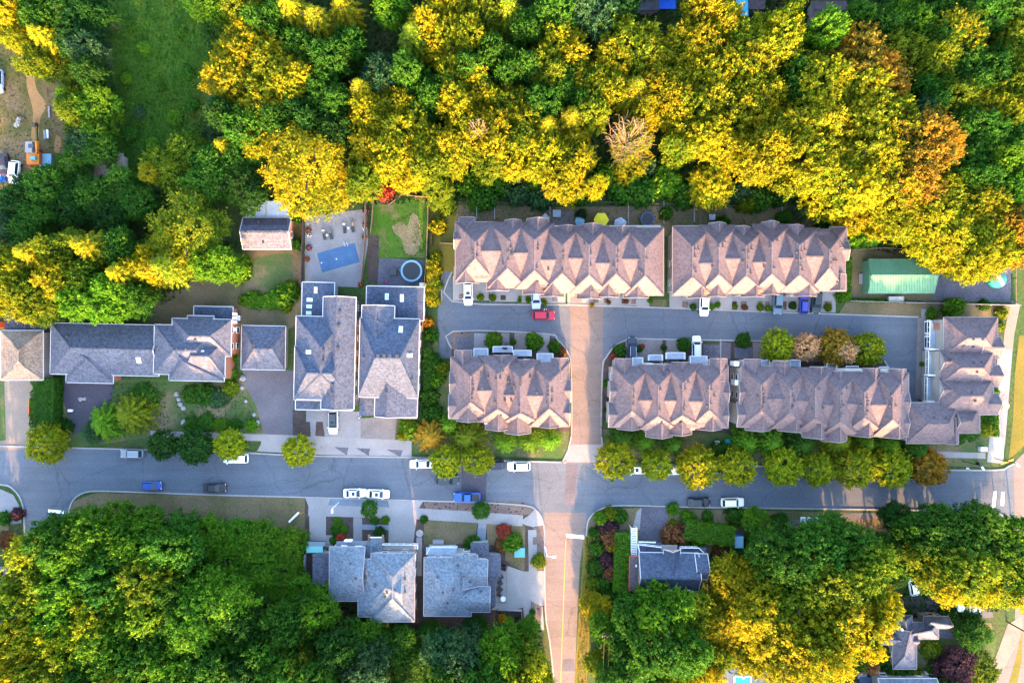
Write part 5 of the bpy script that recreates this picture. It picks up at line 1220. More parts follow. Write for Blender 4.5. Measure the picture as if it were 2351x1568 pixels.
# round manhole covers set in paving
def manhole(x, y, r, label, mat='ventdark'):
    p = W(x, y); t = thing('manhole_cover', label, 'manhole cover', (p.x, p.y, 0.05), 'manhole covers'); mb = MB(); mb.cyl(0, 0, 0, .02, r, r, 16); link('lid', mb.mesh('lid', M[mat]), t); mb = MB(); mb.cyl(0, 0, .02, .028, r * .75, r * .75, 14); link('grip_plate', mb.mesh('grip_plate', M['trim_grey']), t)
manhole(824, 960, .45, 'dark round manhole cover on the drive between the two slate houses')
manhole(1389, 1095, .4, 'round manhole cover in the street right of the sunlit strip', 'trim_grey')
manhole(2305, 912, .5, 'brown round manhole cover on the right footpath', 'rust')
manhole(2308, 932, .75, 'pale round painted disc on the right footpath', 'white')
# teal canopy with white stripe
t = thing('canvas_canopy', 'round teal canvas cover with a white stripe in the gravel yard', 'canopy', W(2295, 641))
PT2 = W(2295, 641, 1.6); mb = MB(); n = 14; r = 1.75
ring = [(PT2.x + r * math.cos(6.2832 * k / n), PT2.y + r * .98 * math.sin(6.2832 * k / n), 1.2) for k in range(n)]
for k in range(n): mb.poly([ring[k], ring[(k + 1) % n], (PT2.x, PT2.y, 1.75)]); mb.poly([ring[k], (ring[k][0], ring[k][1], .1), (ring[(k + 1) % n][0], ring[(k + 1) % n][1], .1), ring[(k + 1) % n]])
mb.build('canvas', M['teal'], t)
mb = MB(); d = Vector((.62, -.78, 0)); q = Vector((.78, .62, 0)) * .32; c = Vector((PT2.x, PT2.y, 0))
for s_ in (-1, 1):
    e = c + d * 1.6 * s_; mb.poly([c + q + Vector((0, 0, 1.79)), c - q + Vector((0, 0, 1.79)), e - q + Vector((0, 0, 1.30)), e + q + Vector((0, 0, 1.30))][::1 if s_ < 0 else -1])
mb.build('stripe', M['white'], t)
# excavator on the clearing
t = thing('excavator', 'orange excavator with boom on the dirt clearing at left', 'excavator', W(80, 365))
ex = lambda x, y, z=0: W(x, y, z)
for x in (73, 94):
    mb = MB(); mb.prism([ex(x - 5, 345), ex(x + 4, 345), ex(x + 4, 386), ex(x - 5, 386)], .0, .75); mb.build('track', M['rust'], t)
    for k in range(9): mb = MB(); y = 347 + k * 4.4; mb.prism([ex(x - 5.5, y), ex(x + 4.5, y), ex(x + 4.5, y + 2.2), ex(x - 5.5, y + 2.2)], .75, .83); mb.build('track_plate', M['black'], t)
mb = MB(); mb.prism([ex(68, 352, 1), ex(97, 352, 1), ex(97, 380, 1), ex(68, 380, 1)], .85, 1.9); mb.build('body', M['orange'], t)
mb = MB(); mb.prism([ex(63, 328, 2), ex(79, 328, 2), ex(79, 352, 2), ex(63, 352, 2)], .8, 2.7); mb.build('cab', M['stone'], t)
mb = MB(); mb.prism([ex(65, 331, 2.7), ex(77, 331, 2.7), ex(77, 340, 2.7), ex(65, 340, 2.7)], 2.7, 2.74); mb.build('cab_window', M['glass'], t)
mb = MB(); mb.prism([ex(72, 360, 2), ex(84, 360, 2), ex(84, 368, 2), ex(72, 368, 2)], 1.9, 2.4); mb.build('engine_cover', M['pad'], t)
mb = MB(); a = ex(86, 352, 1.8); b2 = ex(85, 325, 4.2); c = ex(84, 292, 1.2); mb.bar(a, b2, .4, .5); mb.build('boom', M['orange'], t); mb = MB(); mb.bar(b2, c, .3, .4); mb.build('stick', M['goldgrass'], t)
mb = MB(); mb.prism([ex(80, 285), ex(89, 285), ex(88, 294), ex(81, 294)], .1, 1.0); mb.build('bucket', M['wooddark'], t)
def log(x0, y0, x1, y1, r, mat, label, name='log', cat='log'):
    a, b2 = W(x0, y0, r), W(x1, y1, r); t = thing(name, label, cat, (a + b2) / 2); mb = MB(); mb.bar(a, b2, 2 * r, 2 * r, n=9); mb.build('trunk' if name == 'log' else 'beam', M[mat], t); return t
log(39, 268, 57, 272, .22, 'wooddark', 'dark log lying on the dirt clearing left of the orange track')
log(113, 245, 114, 271, .2, 'stone', 'pale log on the clearing beside the orange dirt track')
log(103, 300, 105, 320, .3, 'trim_grey', 'grey metal beam above the orange excavator', 'steel_beam', 'beam'); log(109, 298, 110, 318, .22, 'trim', 'pale metal beam right of the grey beam', 'steel_beam', 'beam')
t = thing('rubble_pile', 'pale rubble heap left of the orange dirt track', 'rubble', W(42, 282)); 
for k in range(14):
    p = W(42 + random.gauss(0, 4), 282 + random.gauss(0, 4)); mb = MB(); r = random.uniform(.2, .5); mb.cyl(p.x, p.y, 0, r * .8, r, r * .5, 6); mb.build('stone', M['stone'], t)
boxthing('machine_part', 112, 372, 2.2, 2.6, 1.0, 'trim_grey', 'grey machinery crate right of the orange excavator', 'machinery', lid='pad')
log(664, 1198, 686, 1176, .22, 'trim', 'white fallen pole lying on the dry verge', 'fallen_pole', 'pole'); log(686, 1181, 698, 1174, .06, 'orange', 'thin orange stick on the dry verge', 'stick', 'stick')
def boulder(x, y, r, label, i):
    p = W(x, y); t = thing('boulder', label, 'boulder', p, 'garden boulders')
    bm = bmesh.new(); bmesh.ops.create_icosphere(bm, subdivisions=2, radius=r)
    for v in bm.verts: v.co *= 1 + .35 * mnoise.noise(v.co * 1.3 / r + Vector((i * 7.1, 0, 0))); v.co.z = v.co.z * .7 + r * .25
    me = bpy.data.meshes.new('rock'); bm.to_mesh(me); bm.free(); me.materials.append(M['stone']); link('rock', me, t)
for i, (x, y, r, l) in enumerate(((406, 905, .5, 'topmost pale boulder of the garden line'), (411, 917, .45, 'second pale boulder down the garden line'), (415, 928, .55, 'third pale boulder down the garden line'), (422, 937, .5, 'lowest pale boulder of the garden line'), (424, 970, .7, 'grey boulder near the garden footpath'), (592, 970, .55, 'grey boulder at the drive edge, lower of two'), (584, 952, .4, 'grey boulder at the drive edge, upper of two'), (558, 868, .65, 'large boulder beside the round yellow shrub'), (556, 890, .45, 'small boulder under the large boulder'), (565, 921, .35, 'small pale stone at the curving lawn edge'), (186, 916, .5, 'white stone by the hedge at left'), (195, 915, .4, 'smaller white stone by the hedge at left'))): boulder(x, y, r, l, i)
# timber bench by the tall hedge
t = thing('garden_bench', 'small white bench behind the round tree at left', 'bench', W(164, 942))
mb = MB(); p = W(164, 942); mb.box(p.x, p.y, .42, .48, .9, .5); mb.build('seat', M['trim'], t)
for s_ in (-.35, .35): mb = MB(); mb.box(p.x + s_, p.y, 0, .42, .1, .45); mb.build('leg', M['trim'], t)
# person by the red car
t0 = W(1251.5, 711)
def person(px, py, label, face):
    p = W(px, py); t = thing('person', label, 'person', (p.x, p.y, .03), None, R(face))
    J = {'pel': (0, 0, .95), 'chest': (0, 0, 1.3), 'neck': (0, .01, 1.5), 'head': (0, .03, 1.62), 'top': (0, .03, 1.74), 'hl': (-.1, 0, .92), 'kl': (-.11, .03, .5), 'al': (-.11, 0, .08), 'tl': (-.12, .17, .04), 'hr': (.1, 0, .92), 'kr': (.11, .06, .5), 'ar': (.11, .02, .08), 'tr': (.12, .19, .04), 'sl': (-.19, 0, 1.4), 'el': (-.26, .0, 1.13), 'wl': (-.25, .18, .95), 'fl': (-.24, .26, .9), 'sr': (.19, 0, 1.4), 'er': (.27, .08, 1.15), 'wr': (.22, .32, 1.08), 'fr': (.2, .4, 1.08)}
    E = [('pel', 'chest'), ('chest', 'neck'), ('neck', 'head'), ('head', 'top'), ('pel', 'hl'), ('hl', 'kl'), ('kl', 'al'), ('al', 'tl'), ('pel', 'hr'), ('hr', 'kr'), ('kr', 'ar'), ('ar', 'tr'), ('chest', 'sl'), ('sl', 'el'), ('el', 'wl'), ('wl', 'fl'), ('chest', 'sr'), ('sr', 'er'), ('er', 'wr'), ('wr', 'fr')]
    rad = dict(pel=.14, chest=.15, neck=.06, head=.1, top=.07, hl=.1, kl=.065, al=.05, tl=.045, hr=.1, kr=.065, ar=.05, tr=.045, sl=.07, el=.05, wl=.035, fl=.03, sr=.07, er=.05, wr=.035, fr=.03)
    ks = list(J); me = bpy.data.meshes.new('body'); me.from_pydata([J[k] for k in ks], [(ks.index(a), ks.index(b)) for a, b in E], [])
    o = link('body', me, t); md = o.modifiers.new('skin', 'SKIN'); md.use_smooth_shade = True
    for k, v in zip(ks, me.skin_vertices[0].data): v.radius = (rad[k], rad[k] * .8); v.use_root = k == 'pel'
    sb = o.modifiers.new('sub', 'SUBSURF'); sb.levels = sb.render_levels = 1
    m, n, b = newmat('figure'); g = nd(n, 'ShaderNodeTexCoord').outputs['Object']; sp = nd(n, 'ShaderNodeSeparateXYZ'); n.links.new(g, sp.inputs[0])
    r = ramp(n, [(0, (.03, .035, .05)), (.55, (.75, .75, .75)), (.83, (.45, .26, .18)), (.96, (.03, .02, .015))]); r.color_ramp.interpolation = 'CONSTANT'
    dv = nd(n, 'ShaderNodeMath', operation='DIVIDE'); dv.inputs[1].default_value = 1.8; n.links.new(sp.outputs[2], dv.inputs[0]); n.links.new(dv.outputs[0], r.inputs[0]); n.links.new(r.outputs[0], b.inputs['Base Color']); b.inputs['Roughness'].default_value = .8
    me.materials.append(m)
    bm = bmesh.new(); bmesh.ops.create_icosphere(bm, subdivisions=2, radius=.115); 
    for v in bm.verts: v.co.z = max(v.co.z, -.02) * 1.05
    hm = bpy.data.meshes.new('hair'); bm.to_mesh(hm); bm.free(); hm.materials.append(M['hair']); link('hair', hm, t, (0, .02, 1.66))
person(1251.5, 711, 'person in a white top standing beside the crimson car', 180)
# bottom edge pool
t = thing('swimming_pool', 'bright blue swimming pool at the bottom edge of the frame', 'pool', W(1708, 1565))
P = [W(*p) for p in ((1686, 1552), (1703, 1552), (1703, 1556), (1709, 1556), (1709, 1552), (1724, 1552), (1724, 1620), (1686, 1620))]
mb = MB(); mb.prism(P, .02, .05); mb.build('water', M['water'], t)
for a, b2 in zip(P, P[1:] + P[:1]): mb = MB(); mb.bar(a + Vector((0, 0, .04)), b2 + Vector((0, 0, .04)), .35, .1); mb.build('coping_stone', M['trim'], t)
for x, y, rz, l in ((1648, 1545, 40, 'dark timber beam at the left of the bottom pool terrace'), (1655, 1555, 60, 'second timber beam beside the bottom pool')):
    a = W(x, y, .4); t = thing('timber_beam', l, 'beam', a); d = Vector((math.cos(R(rz)), math.sin(R(rz)), 0)) * 2.2; mb = MB(); mb.bar(a - d, a + d, .35, .3); mb.build('beam', M['wood'], t)
boxthing('crate', 1975, 1545, 1.8, 1.2, .8, 'stone', 'pale crate in the yard at the bottom, left one', 'crate', 5); boxthing('crate', 2003, 1550, 1.3, 1.4, .8, 'track', 'tan crate in the yard at the bottom, right one', 'crate', 12)
boxthing('skip', 1990, 1558, 3.6, 1.6, .9, 'padd', 'dark open skip in the bottom yard between two crates', 'skip')
boxthing('waste_bin', 4, 1330, 1.2, 1.4, .8, 'teal', 'teal bin at the left edge by the pale drive', 'bin')
boxthing('red_canopy', 3, 746, 2.0, 1.2, 2.2, 'rust', 'red canopy corner at the left edge above the tan garage', 'canopy')
# ------------------------------------------------------------------ vegetation
def unit(a): return a / np.maximum(np.linalg.norm(a, axis=1, keepdims=True), 1e-6)
def leaves(name, C, N, size, tint, mat='leaf', T=None, asp=0.7):
    n = len(C); rs = NR
    if T is None: T = rs.normal(size=(n, 3))
    T = unit(T - N * np.sum(T * N, axis=1, keepdims=True)); B = np.cross(N, T)
    s = size[:, None]; V = np.empty((n, 4, 3))
    V[:, 0] = C + T * s; V[:, 1] = C + B * s * asp - T * s * .1; V[:, 2] = C - T * s; V[:, 3] = C - B * s * asp - T * s * .1
    me = bpy.data.meshes.new(name); me.vertices.add(4 * n); me.vertices.foreach_set('co', V.reshape(-1).astype(np.float32))
    me.loops.add(4 * n); me.loops.foreach_set('vertex_index', np.arange(4 * n, dtype=np.int32))
    me.polygons.add(n); me.polygons.foreach_set('loop_start', np.arange(0, 4 * n, 4, dtype=np.int32)); me.polygons.foreach_set('loop_total', np.full(n, 4, dtype=np.int32))
    at = me.attributes.new('tint', 'FLOAT', 'POINT'); at.data.foreach_set('value', np.repeat(np.clip(tint, 0, 1), 4).astype(np.float32))
    me.materials.append(M[mat]); me.update(calc_edges=True); me.validate(); return me
def rdir(n, rs):
    return unit(rs.normal(size=(n, 3)))
def crown_broad(seed, lobes=15, clumps=1250, per=19, leaf=.027, lobe_r=(.26, .44), gaps=.22, flat=.85):
    """lobed crown: tufts of leaves set on ragged lobes, with gaps and darker and lighter limbs"""
    rs = np.random.RandomState(seed); LC = []; LR = []
    for i in range(lobes):
        a = i * 2.399 + rs.uniform(-.5, .5); zz = rs.uniform(-.3, .95) if i % 4 else rs.uniform(-1.05, -.6); rr = math.sqrt(max(0, 1 - min(abs(zz), .98) ** 2)) if zz > 0 else (1.0 if zz > -.5 else .75)
        d = rs.uniform(.45, .72); LC.append((math.cos(a) * rr * d, math.sin(a) * rr * d, zz * .62)); LR.append(rs.uniform(*lobe_r))
    LC.append((0, 0, .1)); LR.append(.5)
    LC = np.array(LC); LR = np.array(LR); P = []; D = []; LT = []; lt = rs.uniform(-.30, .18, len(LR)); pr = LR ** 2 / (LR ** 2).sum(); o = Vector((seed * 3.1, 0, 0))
    while len(P) < clumps:
        k = rs.choice(len(LR), p=pr); d = rdir(1, rs)[0]
        if d[2] < -.7: continue
        dv = Vector(d)
        p = LC[k] + d * LR[k] * (rs.uniform(.72, 1.10) + .45 * mnoise.noise(dv * 2.3 + o + Vector((k * 5.3, 1, 0))) + (rs.uniform(.1, .35) if rs.rand() < .10 else 0))
        dd = np.linalg.norm(LC - p, axis=1) < LR * .72; dd[k] = False
        if dd.any(): continue
        nz = mnoise.noise(Vector(p * 3.6) + o)
        if nz < -gaps and rs.rand() < .85: continue
        P.append(p); D.append(d); LT.append(lt[k] + .22 * nz)
    P = np.array(P); D = np.array(D); LT = np.array(LT); n = len(P); m = n * per
    Dr = np.repeat(unit(D + np.array([0, 0, .15]) + rs.normal(size=(n, 3)) * .35), per, 0)
    C = np.repeat(P, per, 0) + Dr * (rs.normal(size=(m, 1)) * .052) + rs.normal(size=(m, 3)) * .023
    N = unit(np.repeat(D, per, 0) * .5 + np.array([0, 0, .35]) + rs.normal(size=(m, 3)) * .62)
    t = np.repeat(.5 + LT + rs.normal(size=n) * .14, per) + rs.normal(size=m) * .12
    C[:, 2] *= flat
    return leaves('crown', C, N, leaf * rs.uniform(.5, 1.6, m), t, 'leaf', Dr + rs.normal(size=(m, 3)) * .5, .62)
def crown_fine(seed): return crown_broad(seed, 20, 2000, 15, .019, (.24, .38), .30)
def crown_feather(seed, nb=105, nodes=15):
    rs = np.random.RandomState(seed); C = []; T = []; N = []; S_ = []; TT = []
    for b in range(nb):
        t = (b + rs.rand()) / nb; a = b * 2.39996 + rs.uniform(-.2, .2); ln = (1 - t) ** .75 * rs.uniform(.78, 1.08) + .06
        z0 = -.75 + 1.75 * t; d = np.array([math.cos(a), math.sin(a), .12 - .35 * ln]); d /= np.linalg.norm(d); side = np.array([-math.sin(a), math.cos(a), 0]); tt = .5 + rs.normal() * .15
        for k in range(nodes):
            f = .12 + .88 * (k + rs.rand() * .6) / nodes; base = d * ln * f + np.array([0, 0, z0 - .22 * ln * f * f])
            for sg in (-1, 1, 0):
                w_ = .16 * (1.05 - f) * (ln + .25) + .02
                o = side * sg * w_ * rs.uniform(.3, 1.0) + np.array([0, 0, rs.uniform(-.03, .03)])
                C.append(base + o); tv = d + side * sg * .75 + rs.normal(size=3) * .15; T.append(tv); N.append(np.array([0, 0, 1.0]) + d * .3 + rs.normal(size=3) * .45)
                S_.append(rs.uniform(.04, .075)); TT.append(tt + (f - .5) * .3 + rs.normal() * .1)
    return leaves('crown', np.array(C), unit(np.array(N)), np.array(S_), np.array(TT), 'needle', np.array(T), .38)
def crown_round(seed, clumps=560, per=15, leaf=.050):
    rs = np.random.RandomState(seed); d = rdir(clumps * 2, rs); d = d[d[:, 2] > -.5][:clumps]; o = Vector((seed * 1.7, 0, 0))
    nz = np.array([mnoise.noise(Vector(v * 1.7) + o) for v in d]); n2 = np.array([mnoise.noise(Vector(v * 4.5) + o) for v in d])
    keep = n2 > -.38; d, nz, n2 = d[keep], nz[keep], n2[keep]
    P = d * (1 + .20 * nz + .18 * n2)[:, None] * rs.uniform(.70, 1.02, len(d))[:, None]; n = len(P); m = n * per
    Dr = np.repeat(unit(d + rs.normal(size=(n, 3)) * .3), per, 0)
    C = np.repeat(P, per, 0) + Dr * rs.normal(size=(m, 1)) * .07 + rs.normal(size=(m, 3)) * .04; N = unit(np.repeat(d, per, 0) * .6 + np.array([0, 0, .3]) + rs.normal(size=(m, 3)) * .55)
    t = np.repeat(.5 + .25 * n2 + rs.normal(size=n) * .15, per) + rs.normal(size=m) * .1
    return leaves('crown', C, N, leaf * rs.uniform(.5, 1.5, m), t, 'leaf', Dr + rs.normal(size=(m, 3)) * .5, .65)
def crown_shrub(seed):
    rs = np.random.RandomState(seed); n = 950; d = rdir(n, rs); d[:, 2] = np.abs(d[:, 2])
    k = np.array([1 + .30 * mnoise.noise(Vector(v * 2.2) + Vector((seed, 9, 0))) for v in d]); C = d * (k * rs.uniform(.62, 1.0, n))[:, None]
    N = unit(d * .5 + np.array([0, 0, .4]) + rs.normal(size=(n, 3)) * .6)
    return leaves('foliage', C, N, .13 * rs.uniform(.5, 1.2, n), .5 + rs.normal(size=n) * .2)
CROWN = {'broad': [crown_broad(s, lobes=13 + s % 5) for s in (1, 2, 3, 4, 5, 6, 7)], 'fine': [crown_fine(s) for s in (21, 22)],
         'feather': [crown_feather(s) for s in (31, 32, 33)], 'round': [crown_round(s) for s in (41, 42, 43, 44)], 'shrub': [crown_shrub(s) for s in (51, 52, 53)]}
def trunk_mesh(seed):
    rs = random.Random(seed); mb = MB(); n = 7; z = 0; prev = None
    for k in range(6):
        r = .5 * (1.25 if k == 0 else 1 - k * .14); zz = k / 5; cx, cy = rs.uniform(-.1, .1) * k, rs.uniform(-.1, .1) * k
        mb.v += [(cx + r * math.cos(6.2832 * i / n), cy + r * math.sin(6.2832 * i / n), zz) for i in range(n)]
        if k:
            for i in range(n): a = (k - 1) * n; mb.f.append((a + i, a + (i + 1) % n, a + n + (i + 1) % n, a + n + i)); mb.m.append(0)
    for k in range(5):
        a = k * 1.257 + rs.uniform(-.3, .3); z0 = .62 + .07 * k; L = rs.uniform(2.2, 3.4)
        mb.bar((0, 0, z0), (math.cos(a) * L * .5, math.sin(a) * L * .5, z0 + .16), .42, .42 / 8, n=5); mb.bar((math.cos(a) * L * .5, math.sin(a) * L * .5, z0 + .16), (math.cos(a) * L, math.sin(a) * L, z0 + .30), .25, .25 / 8, n=5)
    return mb.mesh('trunk', M['trunk'])
TRUNK = [trunk_mesh(s) for s in range(3)]
COLS = {'S': (.185, .215, .004), 'G': (.200, .188, .004), 'Y': (.100, .142, .005), 'L': (.066, .158, .006), 'D': (.031, .098, .007), 'T': (.032, .082, .030), 'O': (.24, .135, .010), 'P': (.50, .26, .13), 'V': (.055, .022, .030), 'R': (.28, .05, .03), 'B': (.15, .065, .025), 'K': (.016, .060, .007)}
CW = {'S': 'lime-yellow', 'G': 'golden-yellow', 'Y': 'yellow-green', 'L': 'bright green', 'D': 'dark green', 'T': 'blue-green', 'O': 'orange-gold', 'P': 'pinkish-tan', 'V': 'dark purple', 'R': 'reddish', 'B': 'rusty brown', 'K': 'deep green'}
KW = {'broad': ('broadleaf_tree', 'broad-crowned tree', 'tree'), 'fine': ('feathery_tree', 'feathery drooping tree', 'tree'), 'feather': ('conifer_tree', 'spiky tree', 'tree'), 'round': ('round_tree', 'round-crowned tree', 'tree'), 'shrub': ('shrub', 'shrub', 'shrub'), 'bare': ('bare_tree', 'bare tree', 'tree')}
ORD = ['leftmost', 'second from left', 'third from left', 'fourth from left', 'fifth from left', 'sixth from left', 'seventh from left', 'eighth from left', 'ninth from left', 'tenth from left'] + [w_ + ' from left' for w_ in 'eleventh twelfth thirteenth fourteenth fifteenth sixteenth seventeenth'.split()]
PLANTS = []
def plant(x, y, r, kind, col, region, hgt):
    PLANTS.append(dict(x=x, y=y, r=r, kind=kind, col=col, region=region, h=hgt))
def woods(region, hgt, items):
    for it in items:
        x, y, r, c = it[:4]; kind = it[4] if len(it) > 4 else 'broad'; plant(x, y, r, kind, c, region, it[5] if len(it) > 5 else hgt)
woods('in the top left corner woods', 13, [(15, 25, 60, 'G'), (35, 75, 45, 'G'), (75, -10, 50, 'D'), (115, 95, 58, 'G', 'feather'), (85, 150, 36, 'Y'), (95, 30, 45, 'D'), (175, 75, 55, 'K'), (205, 120, 52, 'T'), (150, 20, 45, 'D'), (225, 30, 40, 'K'), (215, 170, 40, 'K')])
woods('between the dirt clearing and meadow', 9, [(178, 205, 52, 'Y'), (222, 240, 48, 'L'), (200, 280, 45, 'Y'), (225, 310, 45, 'L'), (195, 335, 42, 'T'), (165, 255, 34, 'Y'), (170, 370, 38, 'D'), (150, 225, 26, 'L'), (235, 345, 38, 'D')])
woods('below the dirt clearing at left', 10, [(55, 460, 55, 'K'), (120, 425, 58, 'D'), (165, 470, 55, 'K'), (95, 490, 50, 'D'), (225, 450, 50, 'D'), (285, 430, 50, 'D'), (255, 490, 50, 'K'), (320, 470, 45, 'D'), (10, 520, 45, 'T'), (60, 530, 40, 'D')])
woods('above the tan garage and bungalow', 15, [(90, 585, 62, 'G', 'feather'), (215, 570, 62, 'G', 'feather'), (150, 570, 50, 'Y'), (30, 620, 55, 'G'), (55, 690, 62, 'G'), (150, 650, 65, 'G'), (100, 680, 62, 'Y'), (215, 640, 55, 'Y'), (290, 630, 58, 'G', 'feather'), (345, 615, 50, 'G'), (255, 690, 58, 'L'), (315, 680, 45, 'D'), (190, 700, 50, 'L'), (385, 615, 52, 'Y', 'feather'), (285, 570, 48, 'D'), (440, 545, 105, 'Y', 'fine'), (400, 580, 70, 'G', 'fine'), (500, 610, 48, 'L'), (545, 615, 35, 'L', 'shrub', 3)])
woods('in the open meadow', 1.2, [(300, 60, 13, 'D', 'shrub'), (330, 110, 16, 'L', 'shrub'), (410, 70, 18, 'D', 'shrub'), (290, 180, 14, 'L', 'shrub'), (370, 200, 12, 'D', 'shrub'), (430, 170, 17, 'D', 'shrub'), (320, 260, 15, 'T', 'shrub'), (400, 270, 20, 'L', 'shrub'), (440, 240, 18, 'D', 'shrub'), (350, 330, 16, 'L', 'shrub'), (300, 310, 18, 'D', 'shrub'), (450, 30, 16, 'L', 'shrub')])
woods('along the lower edge of the meadow', 10, [(375, 390, 48, 'Y'), (435, 355, 55, 'Y'), (345, 395, 28, 'G'), (520, 340, 45, 'G', 'feather'), (480, 385, 55, 'D'), (455, 430, 50, 'D'), (520, 420, 55, 'D'), (570, 440, 50, 'K'), (560, 360, 50, 'D'), (590, 330, 45, 'G')])
woods('right of the meadow at the top', 15, [(500, 10, 45, 'L'), (455, 5, 40, 'D'), (560, 20, 50, 'Y'), (615, 55, 48, 'D'), (560, 105, 62, 'G'), (640, 150, 75, 'G'), (530, 190, 65, 'G'), (610, 225, 75, 'G'), (680, 190, 55, 'G'), (670, 20, 55, 'G', 'feather'), (735, 60, 68, 'G', 'feather'), (790, 20, 50, 'G', 'feather'), (700, 120, 50, 'D'), (760, 140, 55, 'D'), (560, 290, 50, 'D'), (520, 270, 42, 'K'), (640, 290, 50, 'D'), (705, 265, 50, 'K'), (755, 225, 55, 'D'), (800, 110, 45, 'D')])
woods('beside the carport, shedding gold leaves', 15, [(715, 395, 118, 'G', 'fine')])
woods('in the woods above the pool and lawn', 15, [(880, 175, 50, 'T'), (828, 205, 42, 'G', 'feather'), (850, 270, 60, 'G'), (905, 240, 55, 'G'), (870, 330, 62, 'G'), (930, 320, 72, 'G'), (900, 375, 60, 'G'), (965, 245, 52, 'D'), (985, 340, 55, 'G'), (985, 390, 50, 'Y'), (935, 400, 45, 'G'), (780, 300, 45, 'K'), (835, 420, 45, 'Y'), (1010, 440, 42, 'Y', 'broad', 8), (885, 440, 25, 'R', 'shrub', 3)])
woods('at the top centre of the woods', 16, [(905, 30, 48, 'L'), (950, 90, 58, 'Y', 'feather'), (1000, 45, 62, 'G'), (1065, 40, 60, 'G'), (1040, 110, 62, 'G'), (1085, 90, 48, 'G'), (1050, 175, 48, 'G'), (1110, 40, 50, 'Y'), (1090, 165, 48, 'D'), (1105, 205, 45, 'G'), (1010, 215, 50, 'D'), (1050, 250, 50, 'G'), (940, 170, 45, 'D'), (1165, 25, 50, 'Y', 'feather'), (1210, 75, 45, 'D'), (1270, 40, 60, 'D'), (1190, 160, 50, 'D'), (1365, 35, 60, 'T'), (1425, 30, 42, 'K'), (1130, 130, 40, 'D')])
woods('behind the upper left terrace', 15, [(1080, 320, 60, 'G'), (1035, 355, 58, 'G'), (1135, 300, 62, 'G'), (1165, 355, 60, 'G'), (1120, 375, 45, 'Y'), (1205, 270, 58, 'G'), (1245, 240, 50, 'D'), (1255, 300, 60, 'G', 'feather'), (1310, 285, 72, 'G', 'feather'), (1250, 360, 62, 'G'), (1315, 360, 58, 'G'), (1290, 420, 52, 'G'), (1368, 430, 28, 'G'), (1200, 330, 50, 'Y'), (1170, 240, 50, 'Y'), (1300, 200, 50, 'D')])
woods('in the woods above the yellow parasol', 16, [(1280, 115, 65, 'G'), (1320, 165, 58, 'G'), (1255, 165, 45, 'Y'), (1450, 110, 75, 'G'), (1405, 145, 60, 'G'), (1500, 160, 68, 'G'), (1390, 205, 60, 'G'), (1455, 215, 62, 'G', 'feather'), (1345, 225, 45, 'D'), (1510, 230, 55, 'G'), (1480, 262, 40, 'G'), (1360, 270, 45, 'Y'), (1452, 372, 46, 'G', 'broad', 9), (1448, 328, 46, 'G', 'broad', 14.5)])
woods('behind the gap between upper terraces', 17, [(1612, 32, 52, 'G'), (1635, 95, 78, 'G'), (1565, 118, 58, 'G'), (1655, 55, 42, 'G'), (1765, 112, 74, 'G'), (1700, 95, 45, 'Y'), (1700, 150, 85, 'G'), (1610, 185, 70, 'G'), (1800, 50, 36, 'Y'), (1660, 240, 78, 'G'), (1580, 270, 58, 'G'), (1610, 320, 60, 'G'), (1740, 220, 62, 'G'), (1550, 215, 50, 'G'), (1665, 345, 60, 'G'), (1560, 340, 40, 'Y')])
woods('alone behind the upper right terrace', 9, [(1632, 430, 50, 'G', 'round')])
woods('in the giant gold stand at right', 19, [(1940, 150, 88, 'O'), (1880, 200, 80, 'G'), (2010, 190, 75, 'O'), (1960, 240, 95, 'G'), (1860, 290, 88, 'G'), (1780, 310, 78, 'G'), (1740, 370, 68, 'G'), (1950, 330, 95, 'G'), (1840, 380, 85, 'G'), (2030, 300, 80, 'G'), (2090, 340, 85, 'O'), (2140, 350, 52, 'O'), (1930, 420, 88, 'G'), (2030, 400, 85, 'G'), (2080, 430, 60, 'O'), (1880, 90, 55, 'L'), (1830, 180, 58, 'D')])
woods('in the top right corner woods', 14, [(2185, 95, 78, 'G'), (2135, 145, 55, 'Y'), (2075, 50, 55, 'L'), (2060, 115, 50, 'Y'), (2010, 60, 50, 'D'), (1960, 50, 40, 'D'), (2160, 20, 50, 'D'), (2250, 45, 55, 'D'), (2310, 30, 55, 'D'), (2325, 105, 55, 'Y'), (2215, 175, 55, 'D'), (2275, 165, 50, 'D'), (2330, 190, 50, 'Y'), (2245, 235, 58, 'G'), (2310, 250, 55, 'G'), (2185, 225, 52, 'Y'), (2130, 225, 50, 'D'), (2115, 275, 45, 'T'), (2190, 290, 52, 'D'), (2250, 300, 50, 'D'), (2310, 320, 52, 'D'), (2230, 350, 52, 'D'), (2290, 375, 55, 'L'), (2335, 400, 50, 'D'), (2195, 385, 48, 'D'), (2150, 90, 45, 'D')])
woods('above the metal shed and gravel yard', 15, [(2090, 470, 68, 'G'), (2055, 500, 60, 'G'), (2135, 440, 58, 'G'), (2125, 520, 72, 'G'), (2180, 480, 68, 'Y'), (2200, 560, 78, 'G'), (2250, 480, 68, 'G'), (2300, 440, 52, 'L'), (2280, 560, 72, 'G'), (2325, 520, 58, 'O'), (2235, 605, 52, 'G'), (2165, 570, 55, 'G'), (2335, 580, 40, 'O'), (2240, 420, 48, 'D'), (1950, 500, 38, 'G', 'round', 8)])
